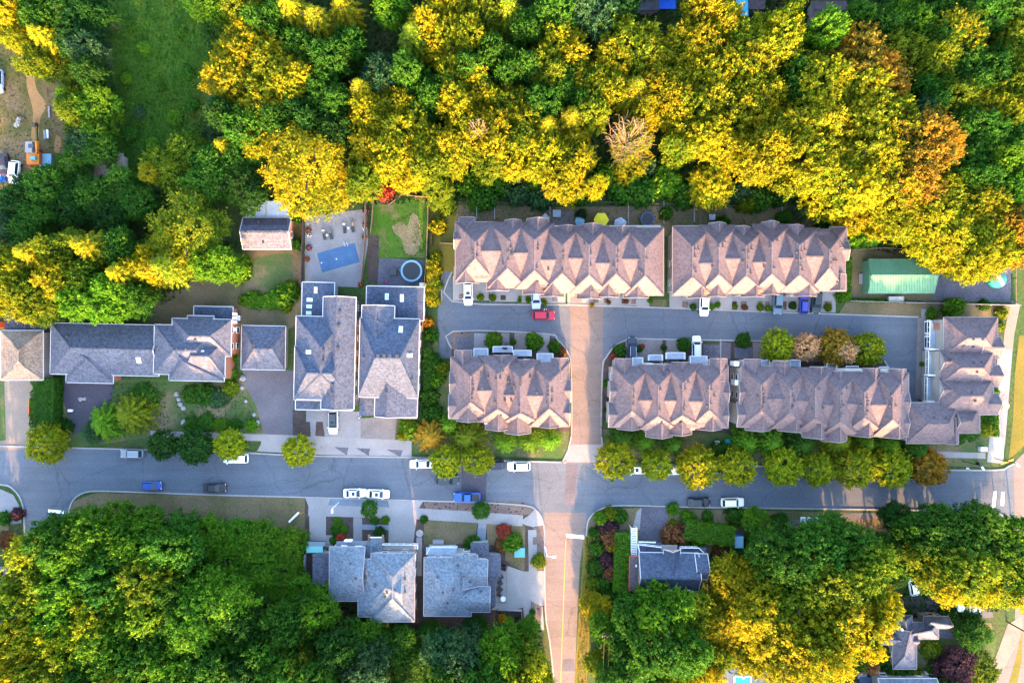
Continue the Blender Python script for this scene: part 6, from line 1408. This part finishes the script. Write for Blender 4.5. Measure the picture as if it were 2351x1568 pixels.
woods('in the scrub behind the upper terraces', 4, [(1075, 420, 32, 'L', 'shrub'), (1110, 450, 34, 'D', 'shrub'), (1150, 415, 36, 'D', 'shrub'), (1190, 440, 36, 'T', 'shrub'), (1225, 415, 32, 'L', 'shrub'), (1240, 455, 32, 'T', 'shrub'), (1330, 445, 30, 'D', 'shrub'), (1400, 400, 36, 'L', 'shrub'), (1430, 430, 38, 'D', 'shrub'), (1475, 380, 34, 'T', 'shrub'), (1480, 440, 36, 'D', 'shrub'), (1530, 420, 38, 'L', 'shrub'), (1540, 375, 32, 'D', 'shrub'), (1575, 450, 32, 'D', 'shrub'), (1700, 440, 32, 'T', 'shrub'), (1740, 455, 34, 'D', 'shrub'), (1790, 440, 34, 'K', 'shrub'), (1710, 470, 20, 'Y', 'shrub'), (1850, 478, 32, 'T', 'feather', 7), (1800, 500, 18, 'D', 'shrub'), (1900, 500, 30, 'K', 'shrub'), (2005, 540, 36, 'L', 'feather', 5), (1960, 552, 22, 'L', 'shrub'), (1880, 540, 20, 'D', 'shrub'), (1660, 510, 16, 'D', 'shrub'), (1335, 492, 14, 'T', 'shrub'), (1530, 490, 16, 'D', 'shrub')])
woods('in the lower left woods', 20, [(150, 1235, 68, 'D'), (230, 1225, 72, 'L'), (320, 1225, 70, 'L'), (400, 1250, 70, 'D'), (95, 1290, 75, 'Y'), (180, 1300, 82, 'L'), (275, 1310, 85, 'D'), (360, 1320, 75, 'Y'), (75, 1365, 65, 'Y'), (150, 1385, 78, 'L'), (240, 1395, 82, 'S'), (330, 1400, 78, 'L'), (415, 1370, 60, 'D'), (485, 1400, 105, 'L', 'fine'), (80, 1440, 65, 'G'), (160, 1470, 75, 'S'), (260, 1480, 80, 'L'), (350, 1490, 75, 'D'), (60, 1510, 60, 'G'), (130, 1545, 70, 'Y'), (220, 1560, 70, 'D'), (310, 1560, 70, 'Y'), (420, 1520, 75, 'L'), (500, 1530, 70, 'D'), (35, 1560, 45, 'Y'), (590, 1490, 60, 'D'), (580, 1550, 60, 'K'), (570, 1420, 50, 'K')])
woods('left of the bottom houses', 6, [(480, 1225, 52, 'L'), (545, 1240, 55, 'L'), (610, 1240, 55, 'L'), (665, 1250, 45, 'L'), (520, 1290, 55, 'L'), (590, 1300, 58, 'L'), (655, 1310, 52, 'L'), (690, 1350, 40, 'L'), (620, 1360, 48, 'L')])
woods('below the two bottom houses', 14, [(690, 1420, 62, 'D', 'broad', 17), (735, 1400, 48, 'L', 'broad', 18), (690, 1480, 58, 'Y', 'broad', 18), (645, 1430, 50, 'D', 'broad', 17), (650, 1530, 58, 'D', 'broad', 22), (730, 1540, 60, 'D', 'broad', 22), (780, 1480, 48, 'K', 'broad', 20), (840, 1460, 50, 'L', 'broad', 10), (845, 1530, 56, 'T', 'broad', 18), (920, 1470, 45, 'D', 'broad', 8), (940, 1530, 55, 'D', 'broad', 7.5), (1015, 1500, 50, 'T', 'broad', 15), (1070, 1490, 52, 'T', 'broad', 19), (1040, 1560, 55, 'D', 'broad', 20), (1110, 1540, 58, 'D', 'broad', 22), (1150, 1490, 50, 'L', 'broad', 20), (1210, 1520, 50, 'Y', 'broad', 19), (1180, 1555, 50, 'Y', 'broad', 21), (1232, 1560, 42, 'Y', 'broad', 15), (1215, 1440, 32, 'L', 'broad', 5), (990, 1455, 36, 'D', 'broad', 6), (1090, 1440, 34, 'D', 'broad', 5)])
woods('below the dark slate house', 13, [(1455, 1420, 58, 'D'), (1520, 1400, 65, 'L', 'broad', 19), (1580, 1410, 55, 'Y', 'broad', 15), (1435, 1490, 50, 'D', 'broad', 11), (1500, 1480, 70, 'D', 'broad', 21), (1570, 1490, 60, 'D', 'broad', 21), (1460, 1550, 60, 'D'), (1540, 1555, 60, 'Y'), (1610, 1540, 48, 'G'), (1370, 1390, 36, 'G', 'broad', 6), (1385, 1440, 38, 'L', 'broad', 8), (1365, 1520, 30, 'Y', 'broad', 6), (1400, 1550, 36, 'D', 'broad', 9), (1640, 1500, 40, 'Y')])
woods('right of the dark slate house', 20, [(1690, 1330, 62, 'G', 'broad', 12), (1680, 1400, 62, 'G', 'broad', 12), (1660, 1440, 45, 'G', 'broad', 11), (1790, 1270, 78, 'D'), (1860, 1260, 78, 'D'), (1930, 1250, 72, 'D'), (1980, 1300, 75, 'Y'), (1890, 1330, 90, 'Y'), (1810, 1350, 85, 'Y'), (1750, 1420, 80, 'G'), (1850, 1430, 95, 'G'), (1940, 1410, 92, 'G'), (2000, 1385, 56, 'G'), (1790, 1490, 78, 'G'), (1880, 1490, 80, 'G'), (1940, 1460, 58, 'G'), (1720, 1490, 55, 'G', 'broad', 12), (1730, 1360, 60, 'Y', 'broad', 13), (1890, 1540, 52, 'Y', 'feather', 9), (1985, 1510, 32, 'L', 'broad', 4)])
woods('above the bottom right bungalow', 17, [(2110, 1220, 58, 'D'), (2180, 1225, 72, 'D'), (2250, 1220, 72, 'D'), (2310, 1240, 60, 'L'), (2130, 1290, 62, 'Y'), (2200, 1300, 78, 'Y'), (2275, 1300, 75, 'Y'), (2160, 1325, 56, 'G'), (2225, 1335, 60, 'G'), (2295, 1345, 64, 'G'), (2330, 1310, 50, 'L')])
woods('around the bottom right bungalow', 5, [(2070, 1255, 34, 'K', 'broad', 8), (2085, 1300, 32, 'D', 'broad', 8), (2060, 1320, 30, 'K', 'broad', 7), (2025, 1250, 30, 'D', 'broad', 8), (2140, 1255, 36, 'K', 'broad', 8), (2240, 1265, 40, 'D', 'broad', 8), (2235, 1455, 40, 'D'), (2140, 1490, 26, 'Y', 'shrub', 1.6), (2195, 1530, 52, 'V'), (2250, 1545, 45, 'Y'), (2060, 1545, 40, 'D', 'shrub', 2.5), (2000, 1530, 36, 'B', 'feather', 4), (2100, 1555, 26, 'Y', 'shrub', 2), (2160, 1545, 34, 'D', 'shrub', 2), (2180, 1408, 22, 'K', 'shrub', 2), (2230, 1412, 24, 'K', 'shrub', 2), (2170, 1425, 16, 'K', 'shrub', 2), (2040, 1505, 28, 'D', 'shrub', 2)])  # leading low K and D trees are added to stop sun shafts under the stand
woods('beside the bottom pool terrace', 3, [(1715, 1528, 15, 'L', 'shrub', 2), (1742, 1530, 15, 'L', 'shrub', 2), (1770, 1528, 16, 'L', 'shrub', 2), (1830, 1525, 20, 'D', 'shrub', 2)])
woods('along the upper left kerb', 6, [(108, 1017, 43, 'S', 'round', 6), (375, 1020, 33, 'K', 'round', 5), (448, 1025, 38, 'K', 'round', 5.5), (530, 1022, 33, 'S', 'round', 5.5), (687, 1036, 35, 'S', 'round', 6)])
woods('along the kerb left of the crossing', 6, [(1025, 1060, 34, 'S', 'round'), (1096, 1057, 32, 'S', 'round')])
woods('along the kerb right of the crossing', 7, [(1412, 1058, 40, 'S', 'round'), (1508, 1068, 35, 'S', 'round'), (1602, 1072, 48, 'S', 'round'), (1692, 1072, 40, 'S', 'round'), (1797, 1072, 41, 'S', 'round'), (1875, 1076, 36, 'S', 'round'), (1962, 1073, 45, 'S', 'round'), (2045, 1075, 42, 'S', 'round'), (2130, 1072, 38, 'O', 'round')])
woods('in front of the lower left terrace', 5, [(985, 1000, 48, 'O', 'feather'), (1075, 1005, 52, 'Y', 'feather'), (1160, 1015, 34, 'L', 'feather'), (1215, 1012, 40, 'L', 'feather'), (1262, 1010, 34, 'L', 'feather'), (1030, 975, 30, 'L', 'feather')])
woods('before the lower right terraces', 5, [(1425, 1010, 42, 'D', 'feather'), (1480, 1015, 36, 'L', 'feather'), (1545, 1020, 36, 'D', 'feather'), (1710, 1015, 44, 'L', 'feather'), (1770, 1015, 46, 'L', 'feather'), (1840, 1020, 46, 'D', 'feather'), (1925, 1015, 46, 'Y', 'feather'), (1985, 1018, 40, 'L', 'feather'), (2040, 1025, 42, 'L', 'feather'), (2105, 1035, 42, 'D', 'feather'), (1655, 1035, 24, 'D', 'shrub', 2.5)])
woods('behind the lower right terrace', 6, [(1784, 794, 36, 'S', 'round'), (1847, 797, 30, 'P', 'round'), (1915, 797, 42, 'O', 'round'), (1940, 806, 27, 'P', 'round', 6.4), (1990, 802, 38, 'S', 'round')])
woods('in the terrace driveways', 1.6, [(1133, 783, 20, 'L', 'shrub', 2.2), (1178, 785, 8, 'D', 'shrub', 2), (1226, 784, 21, 'L', 'shrub', 2.4), (1273, 795, 16, 'D', 'shrub'), (1290, 808, 12, 'B', 'shrub', 1), (1571, 790, 17, 'D', 'shrub', 2.2), (1525, 797, 7, 'D', 'shrub', 2), (1423, 805, 16, 'D', 'shrub'), (1410, 820, 10, 'R', 'shrub', 1), (1468, 800, 9, 'D', 'shrub', 1), (1475, 795, 6, 'R', 'shrub', .8), (1708, 782, 18, 'D', 'shrub', 1.4), (1103, 683, 9, 'Y', 'shrub', 1), (1131, 683, 9, 'Y', 'shrub', 1), (1193, 690, 5, 'L', 'shrub', 1), (1213, 690, 6, 'L', 'shrub', 1), (1249, 695, 8, 'Y', 'shrub', 1), (1359, 700, 6, 'O', 'shrub', 1), (1398, 694, 5, 'B', 'shrub', .8), (1438, 692, 6, 'B', 'shrub', .8), (1493, 690, 7, 'L', 'shrub', 1), (1592, 705, 9, 'D', 'shrub', 1), (1634, 705, 8, 'L', 'shrub', 1), (1648, 700, 7, 'L', 'shrub', .8), (1688, 704, 7, 'Y', 'shrub', .8), (1711, 706, 7, 'B', 'shrub', .8), (1746, 706, 9, 'Y', 'shrub', 1), (1764, 708, 8, 'L', 'shrub', .8), (1820, 702, 9, 'K', 'shrub', 1), (1845, 0, 0, 'K', 'shrub', 1), (1902, 706, 10, 'Y', 'shrub', 1), (1935, 678, 18, 'L', 'shrub', 1.5)])
woods('around the lower terrace ends', 2, [(990, 830, 24, 'D', 'shrub'), (1000, 870, 22, 'L', 'shrub'), (985, 910, 24, 'D', 'shrub'), (992, 950, 24, 'D', 'shrub'), (1015, 845, 18, 'Y', 'shrub'), (985, 740, 14, 'O', 'shrub'), (990, 770, 18, 'D', 'shrub'), (940, 985, 24, 'L', 'shrub'), (925, 1000, 14, 'Y', 'shrub'), (1395, 880, 10, 'D', 'shrub', 1.2), (1395, 940, 10, 'D', 'shrub', 1.2), (1398, 970, 10, 'L', 'shrub', 1.2)])
woods('beside the trampoline yard', 3, [(1005, 520, 22, 'G', 'shrub'), (1000, 590, 16, 'Y', 'shrub'), (998, 620, 18, 'G', 'shrub'), (1000, 655, 17, 'Y', 'shrub'), (996, 690, 16, 'G', 'shrub'), (1025, 470, 26, 'Y', 'shrub'), (1096, 465, 24, 'L', 'shrub', 1.5)])
woods('in the bungalow front garden', 1.5, [(529, 823, 14, 'L', 'shrub'), (528, 858, 17, 'L', 'shrub', 1.6), (529, 890, 19, 'Y', 'shrub', 1.6), (508, 977, 18, 'L', 'shrub', 1.4), (577, 976, 15, 'L', 'shrub', 1.2), (540, 975, 16, 'D', 'shrub', 1), (475, 970, 22, 'D', 'shrub', 1), (440, 975, 20, 'D', 'shrub', 1), (470, 905, 28, 'D', 'shrub', 1.6), (500, 915, 24, 'T', 'shrub', 1.4), (440, 905, 22, 'D', 'shrub', 1.2), (300, 950, 60, 'Y', 'feather', 6), (240, 970, 55, 'L', 'feather', 5), (205, 995, 34, 'T', 'feather', 4), (330, 915, 34, 'D', 'shrub', 1), (145, 980, 22, 'K', 'shrub', 1.5)])
woods('above the square garage', 2.5, [(585, 690, 24, 'L', 'shrub', 1.6), (620, 690, 24, 'L', 'shrub', 1.6), (652, 680, 30, 'L', 'shrub', 3), (665, 665, 22, 'L', 'shrub', 2.4), (655, 705, 16, 'Y', 'shrub', 1.5), (560, 690, 14, 'L', 'shrub', 1.4), (680, 560, 14, 'D', 'shrub', 1.6), (682, 500, 14, 'D', 'shrub', 1.6)])
woods('around the two bottom houses', 1.2, [(1104, 1172, 20, 'D', 'round', 3), (848, 1168, 19, 'D', 'round', 4), (1175, 1245, 24, 'L', 'shrub', 2.4), (1157, 1220, 18, 'R', 'shrub', 1.6), (1150, 1252, 18, 'B', 'shrub', 1.2), (1086, 1253, 24, 'D', 'shrub', 1.4), (1237, 1288, 17, 'Y', 'shrub', 1.6), (1153, 1418, 11, 'O', 'shrub', 1.5), (1190, 1430, 14, 'V', 'shrub', 1.5), (1170, 1425, 12, 'L', 'shrub', 1.6), (885, 1194, 10, 'L', 'shrub', 1), (860, 1195, 10, 'D', 'shrub', .8), (775, 1200, 12, 'L', 'shrub', .8), (790, 1215, 10, 'L', 'shrub', .8), (770, 1218, 12, 'D', 'shrub', .8), (782, 1232, 12, 'R', 'shrub', .8), (765, 1240, 10, 'D', 'shrub', .8), (872, 1222, 14, 'K', 'shrub', .8), (1222, 1405, 8, 'D', 'shrub', .8), (1200, 1140, 0, 'D', 'shrub', .8), (775, 1375, 14, 'O', 'shrub', 3), (973, 1192, 10, 'D', 'shrub', .8)])
woods('right of the south street', 2, [(1380, 1190, 18, 'L', 'shrub'), (1402, 1178, 17, 'Y', 'shrub'), (1425, 1185, 18, 'D', 'shrub'), (1395, 1215, 26, 'V', 'shrub'), (1398, 1232, 24, 'B', 'shrub', 2.4), (1365, 1225, 14, 'D', 'shrub'), (1405, 1252, 16, 'O', 'shrub'), (1370, 1260, 18, 'D', 'shrub'), (1395, 1290, 24, 'V', 'shrub'), (1400, 1315, 20, 'B', 'shrub'), (1368, 1300, 20, 'D', 'shrub'), (1362, 1340, 18, 'Y', 'shrub'), (1385, 1340, 20, 'D', 'shrub'), (1420, 1340, 16, 'K', 'shrub'), (1400, 1378, 26, 'D', 'shrub', 3)])
woods('around the dark slate house drive', 2.4, [(1545, 1168, 15, 'L', 'shrub', 1.6), (1546, 1204, 11, 'Y', 'shrub', 1.4), (1548, 1228, 30, 'B', 'shrub', 3), (1580, 1190, 20, 'L', 'shrub', 1.6), (1602, 1245, 18, 'L', 'shrub', 2), (1625, 1185, 14, 'D', 'shrub', 1.2), (1690, 1185, 24, 'D', 'shrub', 2), (1735, 1195, 34, 'L', 'broad', 5), (1740, 1240, 30, 'D', 'shrub', 3), (1690, 1275, 30, 'K', 'shrub', 2), (1640, 1300, 26, 'K', 'shrub', 2), (1655, 1260, 20, 'B', 'shrub', 1.5), (1790, 1195, 20, 'D', 'shrub', 2), (2055, 1185, 40, 'K', 'broad', 6)])
woods('around the right-hand terrace', 2, [(2190, 706, 25, 'L', 'shrub', 4), (2140, 720, 14, 'L', 'shrub', 1.5), (2300, 720, 16, 'Y', 'shrub', 1.6), (2296, 750, 12, 'Y', 'shrub', 1.4), (2260, 700, 14, 'D', 'shrub', 1.2), (2283, 900, 12, 'L', 'shrub', 1.4), (2287, 930, 16, 'L', 'shrub', 1.6), (2275, 960, 18, 'D', 'shrub', 1.6), (2250, 960, 18, 'D', 'shrub', 1), (2230, 990, 22, 'D', 'shrub', 1), (2265, 985, 20, 'Y', 'shrub', 1.4), (2118, 836, 6, 'L', 'shrub', .9), (2285, 870, 10, 'L', 'shrub', 1.2), (2200, 1005, 18, 'D', 'shrub', 1)])
woods('at the left frame edge below the street', 3, [(15, 1240, 26, 'B'), (35, 1265, 24, 'O'), (10, 1395, 28, 'B'), (30, 1380, 18, 'O'), (5, 1530, 20, 'D'), (40, 1180, 16, 'V', 'shrub', 1.5), (10, 1190, 16, 'D', 'shrub', 1.4)])
woods('added for shade just beyond the bottom edge', 15, [(x, 1640 + (i % 3) * 25, 82, 'DYL'[i % 3], 'broad', 21 if x < 870 else 17) for i, x in enumerate(range(140, 1200, 105)) if x != 980] + [(x, 1660 + (i % 2) * 30, 80, 'DY'[i % 2], 'broad', 9) for i, x in enumerate(range(1510, 2260, 110)) if not 1600 < x < 1800])  # out-of-view trees; heights and gaps chosen for the shadows they throw
woods('added for shade far beyond the bottom edge', 15, [(x, 1800 + (i % 3) * 30, 100, 'DYL'[i % 3]) for i, x in enumerate(range(200, 1190, 125)) if x != 950] + [(x, 1850 + (i % 2) * 40, 90, 'DY'[i % 2], 'broad', 9) for i, x in enumerate(range(1545, 2290, 130))])  # second unseen row added for shade, left open where sun should pass
woods('beyond the top edge', 14, [(x, -70 - (i % 3) * 30, 62, 'GDYGLD'[i % 6]) for i, x in enumerate(range(560, 2420, 105))])
woods('added for shade beyond the left frame edge', 15, [(-75, 1350, 58, 'D'), (-85, 1450, 62, 'D'), (-65, 1550, 58, 'Y')])  # unseen trees added to shade the ground left of the lane
PLANTS = [p for p in PLANTS if p['r'] > 0]
# names that single out each plant
def sizew(p):
    big = 60 if p['kind'] != 'shrub' else 22; small = 48 if p['kind'] != 'shrub' else 14
    return 'large' if p['r'] > big else ('small' if p['r'] < small else 'mid-sized')
combos = {}
for p in PLANTS: combos.setdefault((p['region'], p['col'], p['kind'], sizew(p)), []).append(p)
for (reg, c, kd, sz), L in combos.items():
    L.sort(key=lambda p: p['x'])
    for i, p in enumerate(L):
        if len(L) == 1: pre = ''
        elif i == len(L) - 1: pre = 'rightmost '
        else: pre = ORD[i] + ' '
        p['label'] = f"{pre}{sz} {CW[c]} {KW[kd][1]} {reg}"
rv = random.Random(5)
for i, p in enumerate(PLANTS):
    kd = p['kind']; nm, _, cat = KW[kd]; h = p['h'] * rv.uniform(.92, 1.08) if kd != 'shrub' else p['h']
    r0 = p['r'] * PX
    if kd == 'shrub': zc, rz = 0.05, h
    else:
        rz = h * .47 if (kd in ('broad', 'fine') and h >= 12) else min(r0 * (1.15 if kd == 'feather' else .95), h * .48); zc = h - rz
    pz = zc if kd != 'shrub' else h * .4
    r = r0 * (H - pz) / H; q = W(p['x'], p['y'], pz)
    t = thing(nm, p['label'], cat, (q.x, q.y, 0), 'plants ' + p['region'])
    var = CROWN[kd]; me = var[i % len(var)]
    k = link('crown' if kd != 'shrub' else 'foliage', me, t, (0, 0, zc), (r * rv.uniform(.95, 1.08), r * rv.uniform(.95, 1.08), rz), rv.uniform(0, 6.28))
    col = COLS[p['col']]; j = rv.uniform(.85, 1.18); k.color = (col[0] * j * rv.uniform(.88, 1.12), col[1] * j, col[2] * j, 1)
    if kd != 'shrub':
        rt = max(.12, r0 * .075); link('trunk', TRUNK[i % 3], t, (0, 0, -.05), (rt * 2, rt * 2, zc + .3 * rz))
    else:
        mb_ = None; link('stem', TRUNK[i % 3], t, (0, 0, -.02), (.06, .06, h * .5))
# the bare tree behind the terrace
def bare_tree(x, y, label, hgt, spread, nb=46):
    q = W(x, y, hgt * .75); t = thing('bare_tree', label, 'tree', (q.x, q.y, 0)); rr = random.Random(9)
    mb = MB(); mb.bar((0, 0, 0), (0, 0, hgt * .5), .5, .5, n=7); link('trunk', mb.mesh('trunk', M['trunk']), t)
    for b_ in range(nb):
        a = b_ * 2.4 + rr.uniform(-.3, .3); f = (b_ + .5) / nb; L = spread * (1 - f * .65) * rr.uniform(.75, 1.1); up = hgt * (.25 + .3 * f)
        mb = MB(); p0 = Vector((0, 0, hgt * (.32 + .2 * f))); pts = [p0]
        for s_ in range(1, 6):
            g = s_ / 5; pts.append(p0 + Vector((math.cos(a + rr.uniform(-.12, .12) * s_) * L * g, math.sin(a + rr.uniform(-.12, .12) * s_) * L * g, up * math.sin(g * 1.4))))
        for i in range(5):
            mb.bar(pts[i], pts[i + 1], .12 - .018 * i, .12 - .018 * i)
            if i > 0:
                for sg in (-1, 1):
                    aa = a + sg * rr.uniform(.4, .9); l2 = L * .22; e = pts[i] + Vector((math.cos(aa) * l2, math.sin(aa) * l2, l2 * .5)); mb.bar(pts[i], e, .07, .07); e2 = e + Vector((math.cos(aa + .5) * l2 * .6, math.sin(aa + .5) * l2 * .6, l2 * .3)); mb.bar(e, e2, .05, .05)
        link('branch', mb.mesh('branch', M['barewood']), t)
bare_tree(1445, 318, 'leafless pale tree with radiating bare branches among golden trees', 17.5, 5.8, 34)
bare_tree(1098, 300, 'small leafless pale tree among gold trees behind the upper left terrace', 16.5, 3.0, 26)
# clipped hedges
def hedge(pts, wd, ht, col, label, dens=150, leaf=.17):
    P = [W(*p, ht * .6) for p in pts]; c = sum(P, Vector()) / len(P); t = thing('clipped_hedge', label, 'hedge', (c.x, c.y, 0)); C = []; N = []
    for a, b2 in zip(P, P[1:]):
        d = (b2 - a); L = d.length; d.normalize(); sd = Vector((-d.y, d.x, 0)); n = int(L * (wd + 2 * ht) * dens / 2.2)
        u = NR.uniform(-.2, L + .2, n); f = NR.uniform(-1, 1, n) * (wd / 2 + ht)
        for ui, fi in zip(u, f):
            if abs(fi) < wd / 2: o, z, nn = fi, ht, (0, 0, 1)
            else: s_ = 1 if fi > 0 else -1; o, z, nn = s_ * wd / 2, ht - (abs(fi) - wd / 2), (sd.x * s_, sd.y * s_, .2)
            bump = .14 * mnoise.noise(Vector((ui * 1.3, fi * 1.3, c.x)))
            p = a + d * ui + sd * (o * (1 + bump)); C.append((p.x - c.x, p.y - c.y, max(.05, z * (1 + bump)))); N.append(nn)
    C = np.array(C); N = unit(np.array(N, float) * .6 + NR.normal(size=C.shape) * .5); n = len(C)
    k = link('foliage', leaves('foliage', C, N, leaf * NR.uniform(.5, 1.2, n), .5 + NR.normal(size=n) * .18), t); k.color = (*COLS[col], 1)
    mb = MB()
    for a, b2 in zip(P, P[1:]):
        d = (b2 - a).normalized(); sd = Vector((-d.y, d.x, 0)) * wd * .42; mb.prism([a + sd - c, b2 + sd - c, b2 - sd - c, a - sd - c], 0, ht * .86)
    s_ = link('branches', mb.mesh('branches', M['hedgecore']), t)
hedge([(108, 868), (106, 920), (104, 978)], 4.4, 3.2, 'D', 'tall thick dark green hedge between the pale drive and dark drive')
hedge([(1428, 1222), (1427, 1290), (1424, 1352)], 2.9, 3.0, 'L', 'long bright green clipped hedge left of the dark slate house')
hedge([(1572, 1212), (1620, 1222), (1682, 1230)], 3.8, 2.6, 'L', 'wide bright green clipped hedge above the dark slate house')
hedge([(565, 690), (640, 694)], 1.8, 1.3, 'L', 'low green hedge above the square garage')
hedge([(1948, 590), (1946, 690)], 1.0, 1.0, 'L', 'low green hedge along the right end of the upper right terrace')
hedge([(2286, 1000), (2284, 1000 - 60)], .9, 1.2, 'L', 'low hedge between the right terrace and the footpath')
hedge([(1945, 688), (2010, 690), (2080, 692)], .7, .6, 'L', 'thin green edging of plants below the metal shed')
hedge([(994, 600), (992, 690)], 2.2, 2.6, 'G', 'golden hedge row right of the trampoline patio')
hedge([(983, 800), (982, 890)], 1.6, 1.8, 'D', 'dark hedge along the right side of the lower slate house')
hedge([(1128, 1290), (1160, 1305)], .8, .7, 'V', 'dark purple edging hedge of the corner house lawn')
# flowers along the pool fence
def flowers(x, y, r, mat, label):
    p = W(x, y); t = thing('flowering_shrub', label, 'flowers', p); k = link('foliage', CROWN['shrub'][0], t, (0, 0, 0), (r, r, r)); k.color = (*COLS['D'], 1)
    n = 70; d = rdir(n, NR); d[:, 2] = np.abs(d[:, 2]); me = leaves('petals', d * r * 1.05, unit(d + NR.normal(size=d.shape) * .3), np.full(n, .09), np.full(n, .5)); me.materials.clear(); me.materials.append(M[mat]); link('petals', me, t)['kind'] = 'stuff'
for a in ((840, 486, .7, 'pinkfl', 'pink flowering shrub at the top of the right pool fence'), (838, 515, .55, 'redfl', 'crimson flowers midway along the right pool fence'), (839, 526, .5, 'whitefl', 'white flowers below the crimson ones on the right pool fence'), (837, 545, .55, 'redfl', 'red flowering shrub low on the right pool fence'), (709, 530, .6, 'redfl', 'red flowering shrub at the top of the left pool fence'), (711, 540, .5, 'whitefl', 'white flowers on the left pool fence'), (712, 556, .7, 'D', ''), (710, 570, .65, 'pinkfl', 'pink and white flowers midway on the left pool fence'), (706, 595, .55, 'redfl', 'rusty flowers in a pot low on the left pool fence'), (886, 662 - 14, .3, 'pinkfl', 'small pink flowers on the trampoline patio'), (828, 668 - 14, .55, 'redfl', 'dark red potted flowers near the slate house back door')):
    if a[4]: flowers(*a)
woods2 = [(712, 553, .8, 'D'), (840, 500, .6, 'D')]
# ground cover nobody could count
def cover(name, polys, dens, col, hmax, leaf, kind='stuff', tn=.2):
    C = []
    for poly in polys:
        P = np.array([W(*p)[:2] for p in poly]); mn, mx = P.min(0), P.max(0); n = int((mx - mn).prod() * dens); Q = NR.uniform(mn, mx, (n, 2)); ins = np.zeros(n, bool); j = len(P) - 1
        for i in range(len(P)):
            c1 = (P[i, 1] > Q[:, 1]) != (P[j, 1] > Q[:, 1]); xx = (P[j, 0] - P[i, 0]) * (Q[:, 1] - P[i, 1]) / (P[j, 1] - P[i, 1] + 1e-12) + P[i, 0]; ins ^= c1 & (Q[:, 0] < xx); j = i
        C.append(Q[ins])
    Q = np.concatenate(C); n = len(Q); b = np.array([mnoise.noise(Vector((x * .35, y * .35, 0))) for x, y in Q]); z = (np.clip(.5 + b, .05, 1)) * hmax * NR.uniform(.4, 1, n)
    N = unit(np.array([0, 0, .7]) + NR.normal(size=(n, 3)) * .55)
    o = link(name, leaves(name, np.column_stack([Q, z]), N, leaf * NR.uniform(.5, 1.3, n), .48 + b * .5 + NR.normal(size=n) * tn)); o.color = (*COLS[col], 1) if isinstance(col, str) else (*col, 1)
    return tag(o, kind=kind)
cover('undergrowth', [[(-80, -60), (260, -60), (260, 160), (190, 260), (150, 170), (60, 110), (-80, 95)], [(420, -60), (2420, -60), (2420, 560), (2120, 600), (1950, 560), (1900, 460), (1050, 462), (850, 470), (700, 480), (560, 470), (300, 500), (300, 400), (450, 320), (500, 180)], [(-80, 410), (180, 400), (300, 420), (320, 520), (560, 560), (380, 700), (-80, 700)]], 5.5, (.020, .058, .007), 1.6, .34)
cover('undergrowth', [[(150, 1215), (300, 1190), (480, 1195), (700, 1225), (700, 1350), (900, 1440), (1240, 1440), (1270, 1640), (20, 1640), (40, 1300)], [(1345, 1230), (1440, 1350), (1620, 1360), (1660, 1240), (2080, 1220), (2300, 1200), (2310, 1400), (2000, 1420), (1960, 1560), (1640, 1540), (1370, 1640)]], 5.5, (.020, .058, .007), 1.4, .34)
cover('meadow_grass', [[(255, -30), (470, -40), (520, 40), (480, 150), (465, 290), (430, 330), (340, 385), (285, 410), (258, 330), (268, 200)]], 9, (.026, .080, .002), .7, .2, tn=.32)
cover('worn_turf', [[(888, 505), (968, 485), (978, 560), (960, 592), (915, 585)]], 9, (.05, .10, .012), .1, .13)
cover('lawn_grass', [[(856, 458), (905, 458), (930, 448), (984, 452), (979, 590), (935, 590), (905, 545), (895, 515), (930, 490), (905, 490), (890, 520), (905, 590), (874, 590), (854, 540)]], 12, (.055, .135, .012), .14, .11)
cover('front_garden_cover', [[(420, 885), (520, 885), (560, 900), (590, 950), (604, 985), (420, 985), (400, 930)], [(262, 880), (380, 878), (390, 985), (200, 990), (245, 930)]], 7, (.05, .085, .015), .35, .16, tn=.28)
cover('leaf_litter', [[(705, 500), (840, 482), (842, 500), (800, 515), (760, 520), (708, 540)]], 14, (.16, .075, .035), .05, .11, tn=.3)
cover('verge_grass', [[(168, 1155), (220, 1134), (702, 1147), (704, 1215), (600, 1200), (170, 1190)]], 5, (.085, .080, .03), .12, .10, tn=.25)
cover('roadside_weeds', [[(1345, 1235), (1362, 1260), (1350, 1450), (1345, 1600), (1322, 1600), (1332, 1400)]], 10, (.12, .09, .012), .5, .15, tn=.25)
cover('yard_scrub', [[(1050, 472), (1640, 480), (1900, 482), (1925, 520), (1050, 505)]], 5, (.05, .060, .020), .3, .14, tn=.28)
cover('clearing_weeds', [[(-60, 100), (40, 115), (60, 160), (62, 240), (72, 320), (60, 400), (-60, 400)], [(110, 200), (150, 230), (180, 330), (170, 380), (110, 390), (100, 280)]], 4, (.075, .075, .014), .35, .16, tn=.3)
cover('fallen_leaves', [[(500, 1038), (700, 1048), (700, 1056), (500, 1046)], [(1390, 1066), (1700, 1070), (2150, 1080), (2150, 1094), (1700, 1084), (1390, 1080)], [(940, 1050), (1180, 1059), (1180, 1068), (940, 1060)], [(1500, 1150), (1900, 1158), (2280, 1165), (2280, 1172), (1900, 1167), (1500, 1161)], [(1752, 786), (2020, 786), (2020, 830), (1752, 815)]], 3.2, (.22, .15, .02), .06, .075, tn=.3)
